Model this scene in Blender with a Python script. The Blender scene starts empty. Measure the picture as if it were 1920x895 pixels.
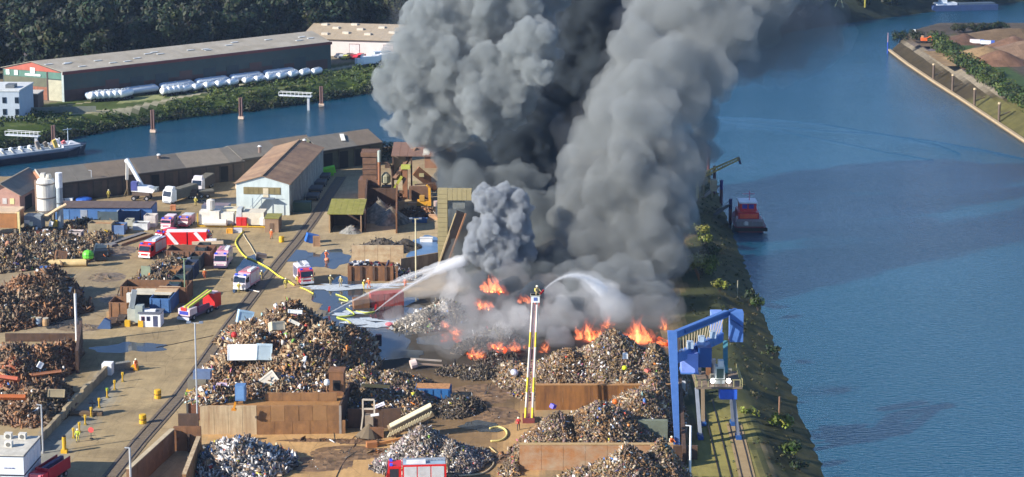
import bpy, math, random, numpy as np
from mathutils import Vector, Matrix, noise
R = random.Random(7); NR = np.random.RandomState(7)
S = bpy.context.scene; COL = S.collection
# ------------------------------------------------------------------ camera
F, PITCH, CH, PX0, PY0 = 3600.0, math.radians(9), 97.0, 960.0, 137.0
cd = bpy.data.cameras.new('camera'); cam = bpy.data.objects.new('camera', cd); COL.objects.link(cam)
cam.location = (0, 0, CH); cam.rotation_euler = (math.pi/2-PITCH, 0, 0)
cd.sensor_width = 36; cd.lens = 36*F/1920; cd.shift_x = 0; cd.shift_y = -(447.5-PY0)/1920
cd.clip_start = 1; cd.clip_end = 6000; S.camera = cam
# ------------------------------------------------------------------ sky + sun
AZ, EL = math.radians(25), math.radians(27)      # light travels to +x and a little +y
W = bpy.data.worlds.new('World'); S.world = W; W.use_nodes = True
wn = W.node_tree; sky = wn.nodes.new('ShaderNodeTexSky'); sky.sky_type = 'NISHITA'; sky.sun_disc = False
sdir = Vector((-math.cos(EL)*math.cos(AZ), -math.cos(EL)*math.sin(AZ), math.sin(EL)))
sky.sun_elevation = EL; sky.sun_rotation = math.atan2(sdir.x, sdir.y)
sky.altitude = 3500; sky.air_density = 1.0; sky.dust_density = 0.0; sky.ozone_density = 4.0
wn.links.new(sky.outputs[0], wn.nodes['Background'].inputs[0]); wn.nodes['Background'].inputs[1].default_value = 0.13
sl = bpy.data.lights.new('sun', 'SUN'); sl.energy = 5.0; sl.angle = math.radians(0.5); sl.color = (1, .935, .83)
so = bpy.data.objects.new('sun', sl); COL.objects.link(so); so.rotation_euler = sdir.to_track_quat('Z', 'Y').to_euler()
S.view_settings.view_transform = 'Standard'; S.view_settings.look = 'None'; S.view_settings.exposure = 0.82; S.view_settings.gamma = 1
S.cycles.use_denoising = True; S.cycles.max_bounces = 10; S.cycles.volume_bounces = 6; S.cycles.transparent_max_bounces = 24
S.cycles.diffuse_bounces = 3; S.cycles.glossy_bounces = 3; S.cycles.sample_clamp_indirect = 4
S.cycles.use_adaptive_sampling = True; S.cycles.adaptive_threshold = 0.02
# ------------------------------------------------------------------ pixel <-> place
_c, _s = math.cos(PITCH), math.sin(PITCH)
def ray(px, py): return Vector((px-PX0, F*_c-(py-PY0)*_s, -F*_s-(py-PY0)*_c))
def P(px, py, z=0.0):
    v = ray(px, py); t = (z-CH)/v.z; return Vector((v.x*t, v.y*t, z))
def A(px, py, Y):                                  # the point at distance Y on a sight line
    v = ray(px, py); t = Y/v.y; return Vector((v.x*t, Y, CH+v.z*t))
def sc(px, py, z=0.0):                             # pixels per metre there
    p = P(px, py, z); return F/(p.y*_c-(z-CH)*_s)
def Q(x, y, z):                                    # arrays -> photo pixel
    u = y*_s+(z-CH)*_c; d = y*_c-(z-CH)*_s
    return PX0+F*x/d, PY0-F*u/d
def lin(c):
    c = [v/255 for v in c]; return tuple((v/12.92 if v <= .04045 else ((v+.055)/1.055)**2.4) for v in c)
# ------------------------------------------------------------------ materials
_M = {}
def mat(c, rough=.75, metal=0., var=.22, sc_=.6, stain=None, sa=.5, st=(1, 1, 1), emit=0, bump=.0, key=''):
    k = (tuple(c), rough, metal, var, sc_, stain, sa, st, emit, bump)
    if k in _M: return _M[k]
    m = bpy.data.materials.new('paint_%d_%d_%d' % tuple(int(v) for v in c)); m.use_nodes = True; n = m.node_tree; N = n.nodes; L = n.links
    b = N['Principled BSDF']; b.inputs['Roughness'].default_value = rough; b.inputs['Metallic'].default_value = metal
    col = lin(c)
    tc = N.new('ShaderNodeTexCoord'); no = N.new('ShaderNodeTexNoise'); no.inputs['Scale'].default_value = sc_; no.inputs['Detail'].default_value = 8; no.inputs['Roughness'].default_value = .65
    L.new(tc.outputs['Object'], no.inputs['Vector'])
    mr = N.new('ShaderNodeMapRange'); mr.inputs[1].default_value = .3; mr.inputs[2].default_value = .7; mr.inputs[3].default_value = 1-var; mr.inputs[4].default_value = 1+var*.6
    L.new(no.outputs[0], mr.inputs[0])
    mx = N.new('ShaderNodeVectorMath'); mx.operation = 'SCALE'; mx.inputs[0].default_value = col; L.new(mr.outputs[0], mx.inputs[3])
    out = mx.outputs[0]
    if stain:
        mp = N.new('ShaderNodeMapping'); mp.inputs['Scale'].default_value = st; L.new(tc.outputs['Object'], mp.inputs[0])
        n2 = N.new('ShaderNodeTexNoise'); n2.inputs['Scale'].default_value = .9; n2.inputs['Detail'].default_value = 7; n2.inputs['Roughness'].default_value = .7; L.new(mp.outputs[0], n2.inputs['Vector'])
        r2 = N.new('ShaderNodeMapRange'); r2.inputs[1].default_value = .5-.12; r2.inputs[2].default_value = .5+.18; r2.inputs[3].default_value = 0; r2.inputs[4].default_value = sa; L.new(n2.outputs[0], r2.inputs[0])
        m2 = N.new('ShaderNodeMixRGB'); L.new(r2.outputs[0], m2.inputs[0]); L.new(out, m2.inputs[1]); m2.inputs[2].default_value = (*lin(stain), 1); out = m2.outputs[0]
    L.new(out, b.inputs['Base Color'])
    if bump:
        bp = N.new('ShaderNodeBump'); bp.inputs['Strength'].default_value = bump; bp.inputs['Distance'].default_value = .1; L.new(no.outputs[0], bp.inputs['Height']); L.new(bp.outputs[0], b.inputs['Normal'])
    if emit:
        b.inputs['Emission Color'].default_value = (*col, 1); b.inputs['Emission Strength'].default_value = emit
    _M[k] = m; return m
def vcol_mat(name, rough=.7, metal=0, var=.25, sc_=1.5, fine=8, spec=.5, streak=False):
    m = bpy.data.materials.new(name); m.use_nodes = True; n = m.node_tree; N = n.nodes; L = n.links
    b = N['Principled BSDF']; b.inputs['Roughness'].default_value = rough; b.inputs['Metallic'].default_value = metal
    b.inputs['Specular IOR Level'].default_value = spec
    at = N.new('ShaderNodeAttribute'); at.attribute_name = 'Col'
    tc = N.new('ShaderNodeTexCoord'); no = N.new('ShaderNodeTexNoise'); no.inputs['Scale'].default_value = sc_; no.inputs['Detail'].default_value = fine; no.inputs['Roughness'].default_value = .7
    L.new(tc.outputs['Object'], no.inputs['Vector'])
    mr = N.new('ShaderNodeMapRange'); mr.inputs[1].default_value = .3; mr.inputs[2].default_value = .7; mr.inputs[3].default_value = 1-var; mr.inputs[4].default_value = 1+var
    L.new(no.outputs[0], mr.inputs[0])
    if streak:
        mp = N.new('ShaderNodeMapping'); mp.inputs['Rotation'].default_value = (0, 0, -.07); mp.inputs['Scale'].default_value = (1.6, .05, 1); L.new(tc.outputs['Object'], mp.inputs[0])
        n2 = N.new('ShaderNodeTexNoise'); n2.inputs['Scale'].default_value = 1; n2.inputs['Detail'].default_value = 5; L.new(mp.outputs[0], n2.inputs['Vector'])
        n3 = N.new('ShaderNodeTexNoise'); n3.inputs['Scale'].default_value = 3.5; n3.inputs['Detail'].default_value = 4; n3.inputs['Roughness'].default_value = .8; L.new(tc.outputs['Object'], n3.inputs['Vector'])
        vo = N.new('ShaderNodeTexVoronoi'); vo.feature = 'DISTANCE_TO_EDGE'; vo.inputs['Scale'].default_value = .16; L.new(tc.outputs['Object'], vo.inputs['Vector'])
        s2 = N.new('ShaderNodeMapRange'); s2.inputs[1].default_value = .35; s2.inputs[2].default_value = .65; s2.inputs[3].default_value = .92; s2.inputs[4].default_value = 1.05; L.new(n2.outputs[0], s2.inputs[0])
        s3 = N.new('ShaderNodeMapRange'); s3.inputs[1].default_value = .3; s3.inputs[2].default_value = .7; s3.inputs[3].default_value = .88; s3.inputs[4].default_value = 1.12; L.new(n3.outputs[0], s3.inputs[0])
        s4 = N.new('ShaderNodeMapRange'); s4.inputs[1].default_value = 0; s4.inputs[2].default_value = .012; s4.inputs[3].default_value = .72; s4.inputs[4].default_value = 1; L.new(vo.outputs['Distance'], s4.inputs[0])
        cur = mr.outputs[0]
        for q in (s2, s3, s4): mm = N.new('ShaderNodeMath'); mm.operation = 'MULTIPLY'; L.new(cur, mm.inputs[0]); L.new(q.outputs[0], mm.inputs[1]); cur = mm.outputs[0]
        mr = cur.node
    mx = N.new('ShaderNodeVectorMath'); mx.operation = 'SCALE'; L.new(at.outputs['Color'], mx.inputs[0]); L.new(mr.outputs[0], mx.inputs[3]); L.new(mx.outputs[0], b.inputs['Base Color'])
    return m
DEBRIS = vcol_mat('scrap_metal', .55, .0, .35, 1.2)
GROUND = vcol_mat('yard_ground', .9, 0, .22, .35, 12, .2, True)
LEAF = vcol_mat('leaves', .6, 0, .35, .3, 4, .25)
# ------------------------------------------------------------------ objects
def props(o, label=None, cat=None, group=None, kind=None):
    if label: o['label'] = label
    if cat: o['category'] = cat
    if group: o['group'] = group
    if kind: o['kind'] = kind
    return o
def link(name, me, parent=None):
    o = bpy.data.objects.new(name, me); COL.objects.link(o)
    if parent: o.parent = parent
    return o
RZ = -0.055
def T(name, label, cat, px, py, rz=RZ, group=None, z=0., loc=None):
    o = bpy.data.objects.new(name, None); COL.objects.link(o); o.empty_display_size = .5
    o.location = loc if loc is not None else P(px, py, z); o.rotation_euler = (0, 0, rz)
    return props(o, label, cat, group)
def kids(o): return [c for c in COL.objects if c.parent == o]
def clone(root, loc, rz=None, label=None, ks=None, scale=None):
    ks = ks if ks is not None else kids(root)
    r = root.copy(); COL.objects.link(r); r.location = loc
    if rz is not None: r.rotation_euler = (0, 0, rz)
    if scale: r.scale = scale
    if label: r['label'] = label
    for c in ks:
        d = c.copy(); COL.objects.link(d); d.parent = r
        for g in [q for q in c.children]:
            e = g.copy(); COL.objects.link(e); e.parent = d
    return r
class MB:
    def __init__(s): s.v = []; s.f = []; s.mi = []; s.m = 0
    def use(s, i): s.m = i; return s
    def add(s, vs, fs):
        o = len(s.v); s.v += [tuple(v) for v in vs]; s.f += [tuple(i+o for i in f) for f in fs]; s.mi += [s.m]*len(fs); return s
    def box(s, x0, x1, y0, y1, z0, z1):
        return s.add([(x0,y0,z0),(x1,y0,z0),(x1,y1,z0),(x0,y1,z0),(x0,y0,z1),(x1,y0,z1),(x1,y1,z1),(x0,y1,z1)],
                     [(0,3,2,1),(4,5,6,7),(0,1,5,4),(1,2,6,5),(2,3,7,6),(3,0,4,7)])
    def bar(s, a, b, w, h=None):
        a = Vector(a); b = Vector(b); d = b-a; h = h or w
        if d.length < 1e-6: return s
        q = d.to_track_quat('Z', 'Y'); X = q @ Vector((w/2, 0, 0)); Y = q @ Vector((0, h/2, 0))
        vs = [a-X-Y, a+X-Y, a+X+Y, a-X+Y, b-X-Y, b+X-Y, b+X+Y, b-X+Y]
        return s.add(vs, [(0,3,2,1),(4,5,6,7),(0,1,5,4),(1,2,6,5),(2,3,7,6),(3,0,4,7)])
    def cyl(s, a, b, r0, r1=None, n=12):
        a = Vector(a); b = Vector(b); r1 = r0 if r1 is None else r1; q = (b-a).to_track_quat('Z', 'Y')
        vs = []
        for c, r in ((a, r0), (b, r1)):
            for i in range(n):
                t = 2*math.pi*i/n; vs.append(c+q @ Vector((r*math.cos(t), r*math.sin(t), 0)))
        fs = [(i, (i+1) % n, n+(i+1) % n, n+i) for i in range(n)]+[tuple(range(n-1, -1, -1)), tuple(range(n, 2*n))]
        return s.add(vs, fs)
    def lathe(s, prof, c=(0, 0, 0), n=16, axis='z'):
        vs = []; c = Vector(c)
        for r, z in prof:
            for i in range(n):
                t = 2*math.pi*i/n
                p = (r*math.cos(t), r*math.sin(t), z) if axis == 'z' else ((z, r*math.cos(t), r*math.sin(t)) if axis == 'x' else (r*math.sin(t), z, r*math.cos(t)))
                vs.append(c+Vector(p))
        fs = []
        for k in range(len(prof)-1):
            for i in range(n): fs.append((k*n+i, k*n+(i+1) % n, (k+1)*n+(i+1) % n, (k+1)*n+i))
        fs += [tuple(range(n-1, -1, -1)), tuple(range((len(prof)-1)*n, len(prof)*n))]
        return s.add(vs, fs)
    def prism(s, pts, a0, a1, axis='y'):            # polygon extruded along an axis
        n = len(pts); mk = {'y': lambda p, a: (p[0], a, p[1]), 'x': lambda p, a: (a, p[0], p[1]), 'z': lambda p, a: (p[0], p[1], a)}[axis]
        vs = [mk(p, a0) for p in pts]+[mk(p, a1) for p in pts]
        return s.add(vs, [(i, (i+1) % n, n+(i+1) % n, n+i) for i in range(n)]+[tuple(range(n-1, -1, -1)), tuple(range(n, 2*n))])
    def tube(s, pts, r, n=6):
        pts = [Vector(p) for p in pts]; vs = []; m = len(pts)
        for k, p in enumerate(pts):
            d = (pts[min(k+1, m-1)]-pts[max(k-1, 0)]).normalized(); q = d.to_track_quat('Z', 'Y'); rr = r[k] if isinstance(r, (list, tuple)) else r
            for i in range(n):
                t = 2*math.pi*i/n; vs.append(p+q @ Vector((rr*math.cos(t), rr*math.sin(t), 0)))
        fs = [(k*n+i, k*n+(i+1) % n, (k+1)*n+(i+1) % n, (k+1)*n+i) for k in range(m-1) for i in range(n)]+[tuple(range(n-1, -1, -1)), tuple(range((m-1)*n, m*n))]
        return s.add(vs, fs)
    def mesh(s, name, mats):
        me = bpy.data.meshes.new(name); me.from_pydata(s.v, [], s.f)
        for m in (mats if isinstance(mats, (list, tuple)) else [mats]): me.materials.append(m)
        if any(s.mi): me.polygons.foreach_set('material_index', s.mi)
        me.update(); return me
    def out(s, name, mats, parent=None, label=None, smooth=False):
        me = s.mesh(name, mats)
        import bmesh
        bm = bmesh.new(); bm.from_mesh(me); bmesh.ops.recalc_face_normals(bm, faces=bm.faces); bm.to_mesh(me); bm.free()
        if smooth: me.shade_smooth()
        o = link(name, me, parent)
        if label: o['label'] = label
        return o
def colmesh(name, V, Fq, C, mats, parent=None):     # numpy verts, faces (n,k), per-face colours
    me = bpy.data.meshes.new(name); V = np.asarray(V, np.float32); Fq = np.asarray(Fq, np.int32); n, k = Fq.shape
    me.vertices.add(len(V)); me.vertices.foreach_set('co', V.ravel()); me.loops.add(n*k); me.loops.foreach_set('vertex_index', Fq.ravel())
    me.polygons.add(n); me.polygons.foreach_set('loop_start', np.arange(0, n*k, k, dtype=np.int32)); me.update(calc_edges=True)
    at = me.color_attributes.new('Col', 'FLOAT_COLOR', 'CORNER'); c4 = np.ones((n*k, 4), np.float32); c4[:, :3] = np.repeat(np.asarray(C, np.float32), k, axis=0); at.data.foreach_set('color', c4.ravel())
    me.materials.append(mats); me.validate(); return link(name, me, parent)
def vnoise(x, y, sc_, seed=0, oct=3):               # cheap value noise on arrays
    out = 0; amp = 1; tot = 0
    for o in range(oct):
        g = np.random.RandomState(seed+o).rand(256, 256); u = x*sc_*2**o; v = y*sc_*2**o
        i = np.floor(u).astype(int); j = np.floor(v).astype(int); fu = u-i; fv = v-j; fu = fu*fu*(3-2*fu); fv = fv*fv*(3-2*fv)
        a = g[i % 256, j % 256]; b = g[(i+1) % 256, j % 256]; c = g[i % 256, (j+1) % 256]; d = g[(i+1) % 256, (j+1) % 256]
        out = out+amp*((a*(1-fu)+b*fu)*(1-fv)+(c*(1-fu)+d*fu)*fv); tot += amp; amp *= .5
    return out/tot
def inpoly(px, py, poly):
    r = np.zeros(px.shape, bool); n = len(poly)
    for i in range(n):
        x1, y1 = poly[i]; x2, y2 = poly[(i+1) % n]
        c = ((y1 > py) != (y2 > py)) & (px < (x2-x1)*(py-y1)/((y2-y1) or 1e-9)+x1); r ^= c
    return r
def pdist(px, py, pl):                               # distance to a polyline
    d = np.full(px.shape, 1e9)
    for (x1, y1), (x2, y2) in zip(pl[:-1], pl[1:]):
        vx, vy = x2-x1, y2-y1; t = np.clip(((px-x1)*vx+(py-y1)*vy)/(vx*vx+vy*vy), 0, 1)
        d = np.minimum(d, np.hypot(px-x1-t*vx, py-y1-t*vy))
    return d
def terrain(name, poly, x0, x1, y0, y1, st, zf, colf, kind='structure', mat_=None):
    xs = np.arange(x0, x1+st, st); ys = np.arange(y0, y1+st, st); X, Y = np.meshgrid(xs, ys); Z = zf(X, Y); nx = len(xs)
    idx = np.arange(X.size).reshape(X.shape); q = np.stack([idx[:-1, :-1], idx[:-1, 1:], idx[1:, 1:], idx[1:, :-1]], -1).reshape(-1, 4)
    cx = X.ravel()[q].mean(1); cy = Y.ravel()[q].mean(1); cz = Z.ravel()[q].mean(1)
    zm = Z.ravel()[q].max(1); k = zm > -5.5; q = q[k]; C = colf(cx[k], cy[k], cz[k])
    o = colmesh(name, np.stack([X.ravel(), Y.ravel(), Z.ravel()], 1), q, C, mat_ or GROUND); o.data.shade_smooth(); o['kind'] = kind; return o
def LC(*c): return np.array([lin(v) for v in c])
# ================================================================== THE SETTING
WZ = -4.0
wm = bpy.data.materials.new('harbour_water'); wm.use_nodes = True; n = wm.node_tree; b = n.nodes['Principled BSDF']
b.inputs['Base Color'].default_value = (.003, .050, .088, 1); b.inputs['Roughness'].default_value = .15; b.inputs['IOR'].default_value = 1.8; b.inputs['Specular Tint'].default_value = (.6, .95, 1, 1)
tc = n.nodes.new('ShaderNodeTexCoord'); mp = n.nodes.new('ShaderNodeMapping'); mp.inputs['Scale'].default_value = (.5, 1.3, 1); mp.inputs['Rotation'].default_value = (0, 0, .2)
n1 = n.nodes.new('ShaderNodeTexNoise'); n1.inputs['Scale'].default_value = 1.5; n1.inputs['Detail'].default_value = 5
n2 = n.nodes.new('ShaderNodeTexNoise'); n2.inputs['Scale'].default_value = .03; n2.inputs['Detail'].default_value = 3
n.links.new(tc.outputs['Object'], mp.inputs[0]); n.links.new(mp.outputs[0], n1.inputs['Vector']); n.links.new(mp.outputs[0], n2.inputs['Vector'])
bp = n.nodes.new('ShaderNodeBump'); bp.inputs['Distance'].default_value = .4; n.links.new(n1.outputs[0], bp.inputs['Height'])
mr = n.nodes.new('ShaderNodeMapRange'); mr.inputs[1].default_value = .38; mr.inputs[2].default_value = .62; mr.inputs[3].default_value = .62; mr.inputs[4].default_value = .85
n.links.new(n2.outputs[0], mr.inputs[0]); n.links.new(mr.outputs[0], bp.inputs['Strength']); n.links.new(bp.outputs[0], b.inputs['Normal'])
m = MB(); m.add([(-2500, -200, WZ), (2500, -200, WZ), (2500, 4500, WZ), (-2500, 4500, WZ)], [(0, 1, 2, 3)])
props(m.out('water', wm), kind='structure')
# ship wakes: low ridges on the water
def wake(pts, w, h):
    m = MB(); pts = [P(x, y, WZ) for x, y in pts]
    for k in range(len(pts)-1):
        a, c = pts[k], pts[k+1]; e = Vector((0, w, 0)); u = Vector((0, 0, h)); lo = Vector((0, 0, -.05))
        m.add([a-e+lo, c-e+lo, c+u, a+u, c+e+lo, a+e+lo], [(0, 1, 2, 3), (3, 2, 4, 5)])
    props(m.out('wake', wm, smooth=True), kind='structure')
wake([(1340, 219), (1400, 221), (1460, 225), (1530, 231), (1600, 242), (1680, 255), (1760, 272), (1800, 288)], 1.1, .10)
wake([(1350, 227), (1420, 232), (1480, 240), (1560, 246), (1640, 250), (1740, 263), (1850, 282), (1930, 300)], .9, .08)
wake([(1380, 236), (1450, 243), (1520, 257), (1580, 268), (1650, 283), (1750, 300)], .9, .07)
# --- the scrap yard ground
SEGS = {}
qx = lambda Y: 45.7+(Y-264.6)*.0245
nw = [(-200, 452), (P(48, 372).x, P(48, 350).y+12), (P(300, 330).x, P(300, 345).y+15), (P(560, 300).x, P(560, 312).y+16), (P(720, 290).x, P(720, 298).y+16), (-15, 497), (70, 505)]
def yard_z(X, Y):
    wob = (vnoise(X, Y, .2, 3)-.5)*.9
    d = qx(Y)+wob-X-.0; z = np.where(d < 10, -4.3+4.3*np.clip(d/9.5, -0.6, 1)**.8 if False else -4.3+4.3*np.clip(d/9.5, -.6, 1), 0)
    yb = np.interp(X, [p[0] for p in nw], [p[1] for p in nw]); z2 = -5*np.clip((Y-yb)/4, 0, 3)
    z = np.minimum(z, z2); return z+np.where(z > -.05, 0, (vnoise(X, Y, .5, 5)-.5)*.7)
zones = [  # photo-space polygons with the ground colour there, painted shade on the quay included
 ([(-200, 900), (-200, 380), (430, 380), (640, 330), (600, 430), (480, 560), (400, 640), (230, 900)], (146, 126, 96)),
 ([(-100, 470), (-100, 640), (150, 640), (240, 560), (200, 500)], (140, 122, 98)),
 ([(-60, 900), (80, 830), (200, 690), (250, 690), (140, 830), (100, 920)], (128, 124, 116)),
 ([(600, 330), (830, 330), (830, 500), (560, 500), (500, 640), (560, 440)], (158, 138, 110)),
 ([(230, 900), (330, 745), (400, 640), (520, 500), (560, 520), (640, 720), (700, 900)], (150, 128, 98)),
 ([(380, 800), (1010, 720), (1020, 1000), (360, 1000)], (168, 132, 90)),
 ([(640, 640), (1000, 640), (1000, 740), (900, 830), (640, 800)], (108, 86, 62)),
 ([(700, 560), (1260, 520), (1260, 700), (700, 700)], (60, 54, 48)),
 ([(820, 720), (960, 770), (880, 1000), (840, 1000), (830, 800)], (124, 98, 70)),
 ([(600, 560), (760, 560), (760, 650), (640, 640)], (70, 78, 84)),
 ([(1290, 420), (1380, 420), (1440, 700), (1450, 1000), (1290, 1000), (1270, 560)], (60, 62, 38)),  # green-brown quay grass with smoke and crane shade put into its colour
 ([(1300, 770), (1400, 770), (1430, 1000), (1300, 1000)], (126, 116, 66)),
]
def blurmix(px, py, Y, C, poly, col, soft):
    m = inpoly(px, py, poly); e = pdist(px, py, poly+[poly[0]]); w = np.where(m, .5+e/soft, .5-e/soft); w = np.clip(w, 0, 1)[:, None]
    return C*(1-w)+np.array(lin(col))*w
def yard_col(x, y, z):
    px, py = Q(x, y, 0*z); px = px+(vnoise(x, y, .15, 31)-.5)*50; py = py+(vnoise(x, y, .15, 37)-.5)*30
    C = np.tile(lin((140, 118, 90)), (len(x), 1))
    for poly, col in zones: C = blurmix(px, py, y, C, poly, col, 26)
    big = vnoise(x, y, .05, 11, 4)[:, None]; C = C*(.95+.5*big)*np.array([.98, 1.01, .96])
    dk = np.clip((vnoise(x, y, .11, 17, 5)-.56)*5, 0, 1)[:, None]*.3; C = C*(1-dk)+np.array(lin((78, 66, 52)))*dk
    g = vnoise(x, y, .25, 23, 4)[:, None]; green = LC((74, 74, 40))*(.45+g)*.75+LC((92, 78, 54))*.5*g
    w = np.clip((-z-.15)/.5, 0, 1)[:, None]; C = C*(1-w)+green*w
    return C
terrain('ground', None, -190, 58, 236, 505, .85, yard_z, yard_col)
# --- far bank of the left basin
bl = [P(x, y, WZ) for x, y in [(-330, 335), (0, 281), (100, 265), (200, 246), (290, 231), (350, 221), (420, 214), (480, 207), (600, 190), (702, 174), (820, 152), (960, 120), (1200, 60)]]
bxs = [p.x for p in bl]; bys = [p.y for p in bl]
FPATH = [(130, 214), (240, 204), (330, 184), (430, 163), (560, 141), (660, 124), (730, 113)]
def bank_z(X, Y):
    yb = np.interp(X, bxs, bys)+(vnoise(X, Y, .1, 41)-.5)*3; d = Y-yb
    return -4.4+4.4*np.clip(d/11, -.6, 1)+np.where((d > 0) & (d < 30), (vnoise(X, Y, .25, 43)-.5)*.5, 0)
def bank_col(x, y, z):
    yb = np.interp(x, bxs, bys); d = (y-yb)[:, None]; g = vnoise(x, y, .13, 51, 4)[:, None]
    grn = LC((70, 84, 36))*(.5+g); drt = LC((128, 116, 96))*(.75+.4*g); dk = LC((34, 44, 28))*(.6+.6*g)
    t = np.clip((d-46)/5, 0, 1); C = grn*(1-t)+drt*t; p = np.clip(1-abs(d-38)/1.6, 0, 1); C = C*(1-p)+LC((150, 140, 112))*p
    e = np.clip(1-abs(d-12)/.8, 0, 1); C = C*(1-e)+LC((120, 120, 76))*e
    px, py = Q(x, y, 0*z); pp = pdist(px, py, FPATH)[:, None]; C = C*np.clip((pp-1.2)/2, 0, 1)+LC((160, 152, 126))*(1-np.clip((pp-1.2)/2, 0, 1)); dd_ = pdist(px, py, [(225, 190), (300, 182)])[:, None]; C = C*np.clip((dd_-3)/3, 0, 1)+LC((140, 142, 96))*(1-np.clip((dd_-3)/3, 0, 1))
    t = np.clip((d-130)/20, 0, 1); C = C*(1-t)+dk*t; return C
terrain('ground', None, -330, 110, 440, 1060, 2.0, bank_z, bank_col)
# --- the spoil peninsula at top right
pe = [P(x, y, WZ) for x, y in [(1666, 98), (1700, 124), (1750, 158), (1800, 190), (1860, 230), (1920, 270), (2020, 335)]]
pn = [P(x, y, WZ) for x, y in [(1666, 98), (1690, 82), (1760, 62), (1880, 57), (2000, 56), (2150, 60)]]
def pen_z(X, Y):
    d1 = (X-np.interp(Y, [p.y for p in pe[::-1]], [p.x for p in pe[::-1]]))*.80
    d2 = np.interp(X, [p.x for p in pn], [p.y for p in pn])-Y
    d = np.minimum(d1, d2*.9); z = -4.4+6.4*np.clip(d/9.5, -.5, 1)
    return z+np.where(z > 1.9, 0, (vnoise(X, Y, .3, 61)-.5)*.4)
def pen_col(x, y, z):
    px, py = Q(x, y, z); g = vnoise(x, y, .16, 63, 4)[:, None]
    C = LC((84, 74, 62))*(.6+.5*g)
    for poly, col in [([(1660, 100), (1690, 75), (1760, 100), (1930, 190), (1930, 290)], (62, 54, 38)), ([(1800, 190), (1850, 180), (1930, 200), (1930, 300)], (88, 84, 48)),
                      ([(1704, 80), (1740, 85), (1850, 130), (1925, 166), (1925, 178), (1870, 160), (1800, 128)], (82, 76, 80)),
                      ([(1690, 80), (1704, 80), (1800, 130), (1870, 165), (1930, 180), (1930, 187), (1866, 179), (1792, 143), (1740, 112)], (128, 118, 102)),
                      ([(1750, 70), (1790, 66), (1930, 150), (1930, 200), (1860, 150)], (60, 78, 38))]:
        C = blurmix(px, py, y, C, poly, col, 7)
    return C*(.75+.5*vnoise(x, y, .6, 65, 2)[:, None])
terrain('ground', None, 110, 330, 430, 720, 1.5, pen_z, pen_col)
# --- far shore behind the smoke / top right
fs = [P(x, y, WZ) for x, y in [(1180, 95), (1400, 75), (1560, 48), (1740, 24), (1930, 2), (2200, -30)]]
def fs_z(X, Y):
    d = Y-np.interp(X, [p.x for p in fs], [p.y for p in fs]); return -4.4+9*np.clip(d/16, -.3, 1)
def fs_col(x, y, z):
    g = vnoise(x, y, .1, 71, 4)[:, None]; return LC((48, 54, 42))*(.5+g)
terrain('ground', None, 40, 460, 640, 1300, 4.0, fs_z, fs_col)
# quay coping along the peninsula
m = MB()
for a, c in zip(pe[:-1], pe[1:]):
    a = a+Vector((.2, 0, .9)); c = c+Vector((.2, 0, .9)); m.bar(a, c, .9, .5)
props(m.out('kerb', mat((172, 152, 120), .8)), kind='structure')
m = MB()
for a, c in zip(pe[:-1], pe[1:]): m.bar(a+Vector((.5, 0, -.1)), c+Vector((.5, 0, -.1)), .5, 2.4)
props(m.out('quay_wall', mat((120, 96, 70), .8)), 'long low concrete quay wall edging the spoil peninsula', 'quay wall')
# ------------------------------------------------------------------ puddles: thin wet sheets
wet = bpy.data.materials.new('wet_ground'); wet.use_nodes = True; b = wet.node_tree.nodes['Principled BSDF']
b.inputs['Base Color'].default_value = (.05, .056, .062, 1); b.inputs['Roughness'].default_value = .08
foam = mat((186, 194, 200), .7, var=.35, sc_=2)
def blob(px, py, rx, ry, seed, n=40, wob=.35):
    r = random.Random(seed); ph = [r.uniform(0, 6.28) for _ in range(4)]; c = P(px, py); out = []
    for i in range(n):
        t = 2*math.pi*i/n; k = 1+wob*(.5*math.sin(2*t+ph[0])+.35*math.sin(3*t+ph[1])+.3*math.sin(5*t+ph[2])+.22*math.sin(9*t+ph[3]))
        out.append((c.x+rx*k*math.cos(t), c.y+ry*k*math.sin(t)))
    return out
def sheet(pts, z, m, name='puddle', label=None):
    mb = MB(); c = (sum(p[0] for p in pts)/len(pts), sum(p[1] for p in pts)/len(pts)); k = len(pts)
    mb.add([(p[0], p[1], z) for p in pts]+[(c[0], c[1], z)], [(i, (i+1) % k, k) for i in range(k)])
    return props(mb.out(name, m), kind='structure')
for i, (x, y, rx, ry) in enumerate([(245, 652, 5.5, 3.2), (470, 512, 3.2, 13), (610, 487, 4.5, 8), (640, 545, 5, 9), (690, 575, 8, 6), (650, 600, 6, 9), (700, 628, 9, 8), (760, 600, 8, 8),
                                    (800, 470, 2.8, 10), (115, 600, 3, 7), (740, 665, 5, 3), (560, 480, 3, 4), (905, 800, 3, 2.5), (415, 378, 5, 4), (880, 640, 8, 5), (60, 520, 0.1, 0.1)]):
    sheet(blob(x, y, rx, ry, 100+i), .008+.004*i, wet)
for i, (x, y, rx, ry) in enumerate([(640, 537, 6.5, 1.6), (672, 541, 5, 1.3), (610, 540, 3, 1.2), (720, 536, 4, 1.2), (700, 608, 4.5, 2.2), (735, 612, 3.5, 2), (655, 588, 2.6, 1.4), (690, 600, 2.5, .9)]):
    sheet(blob(x, y, rx, ry, 200+i, wob=.8), .085+.004*i, foam, 'foam')
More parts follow.
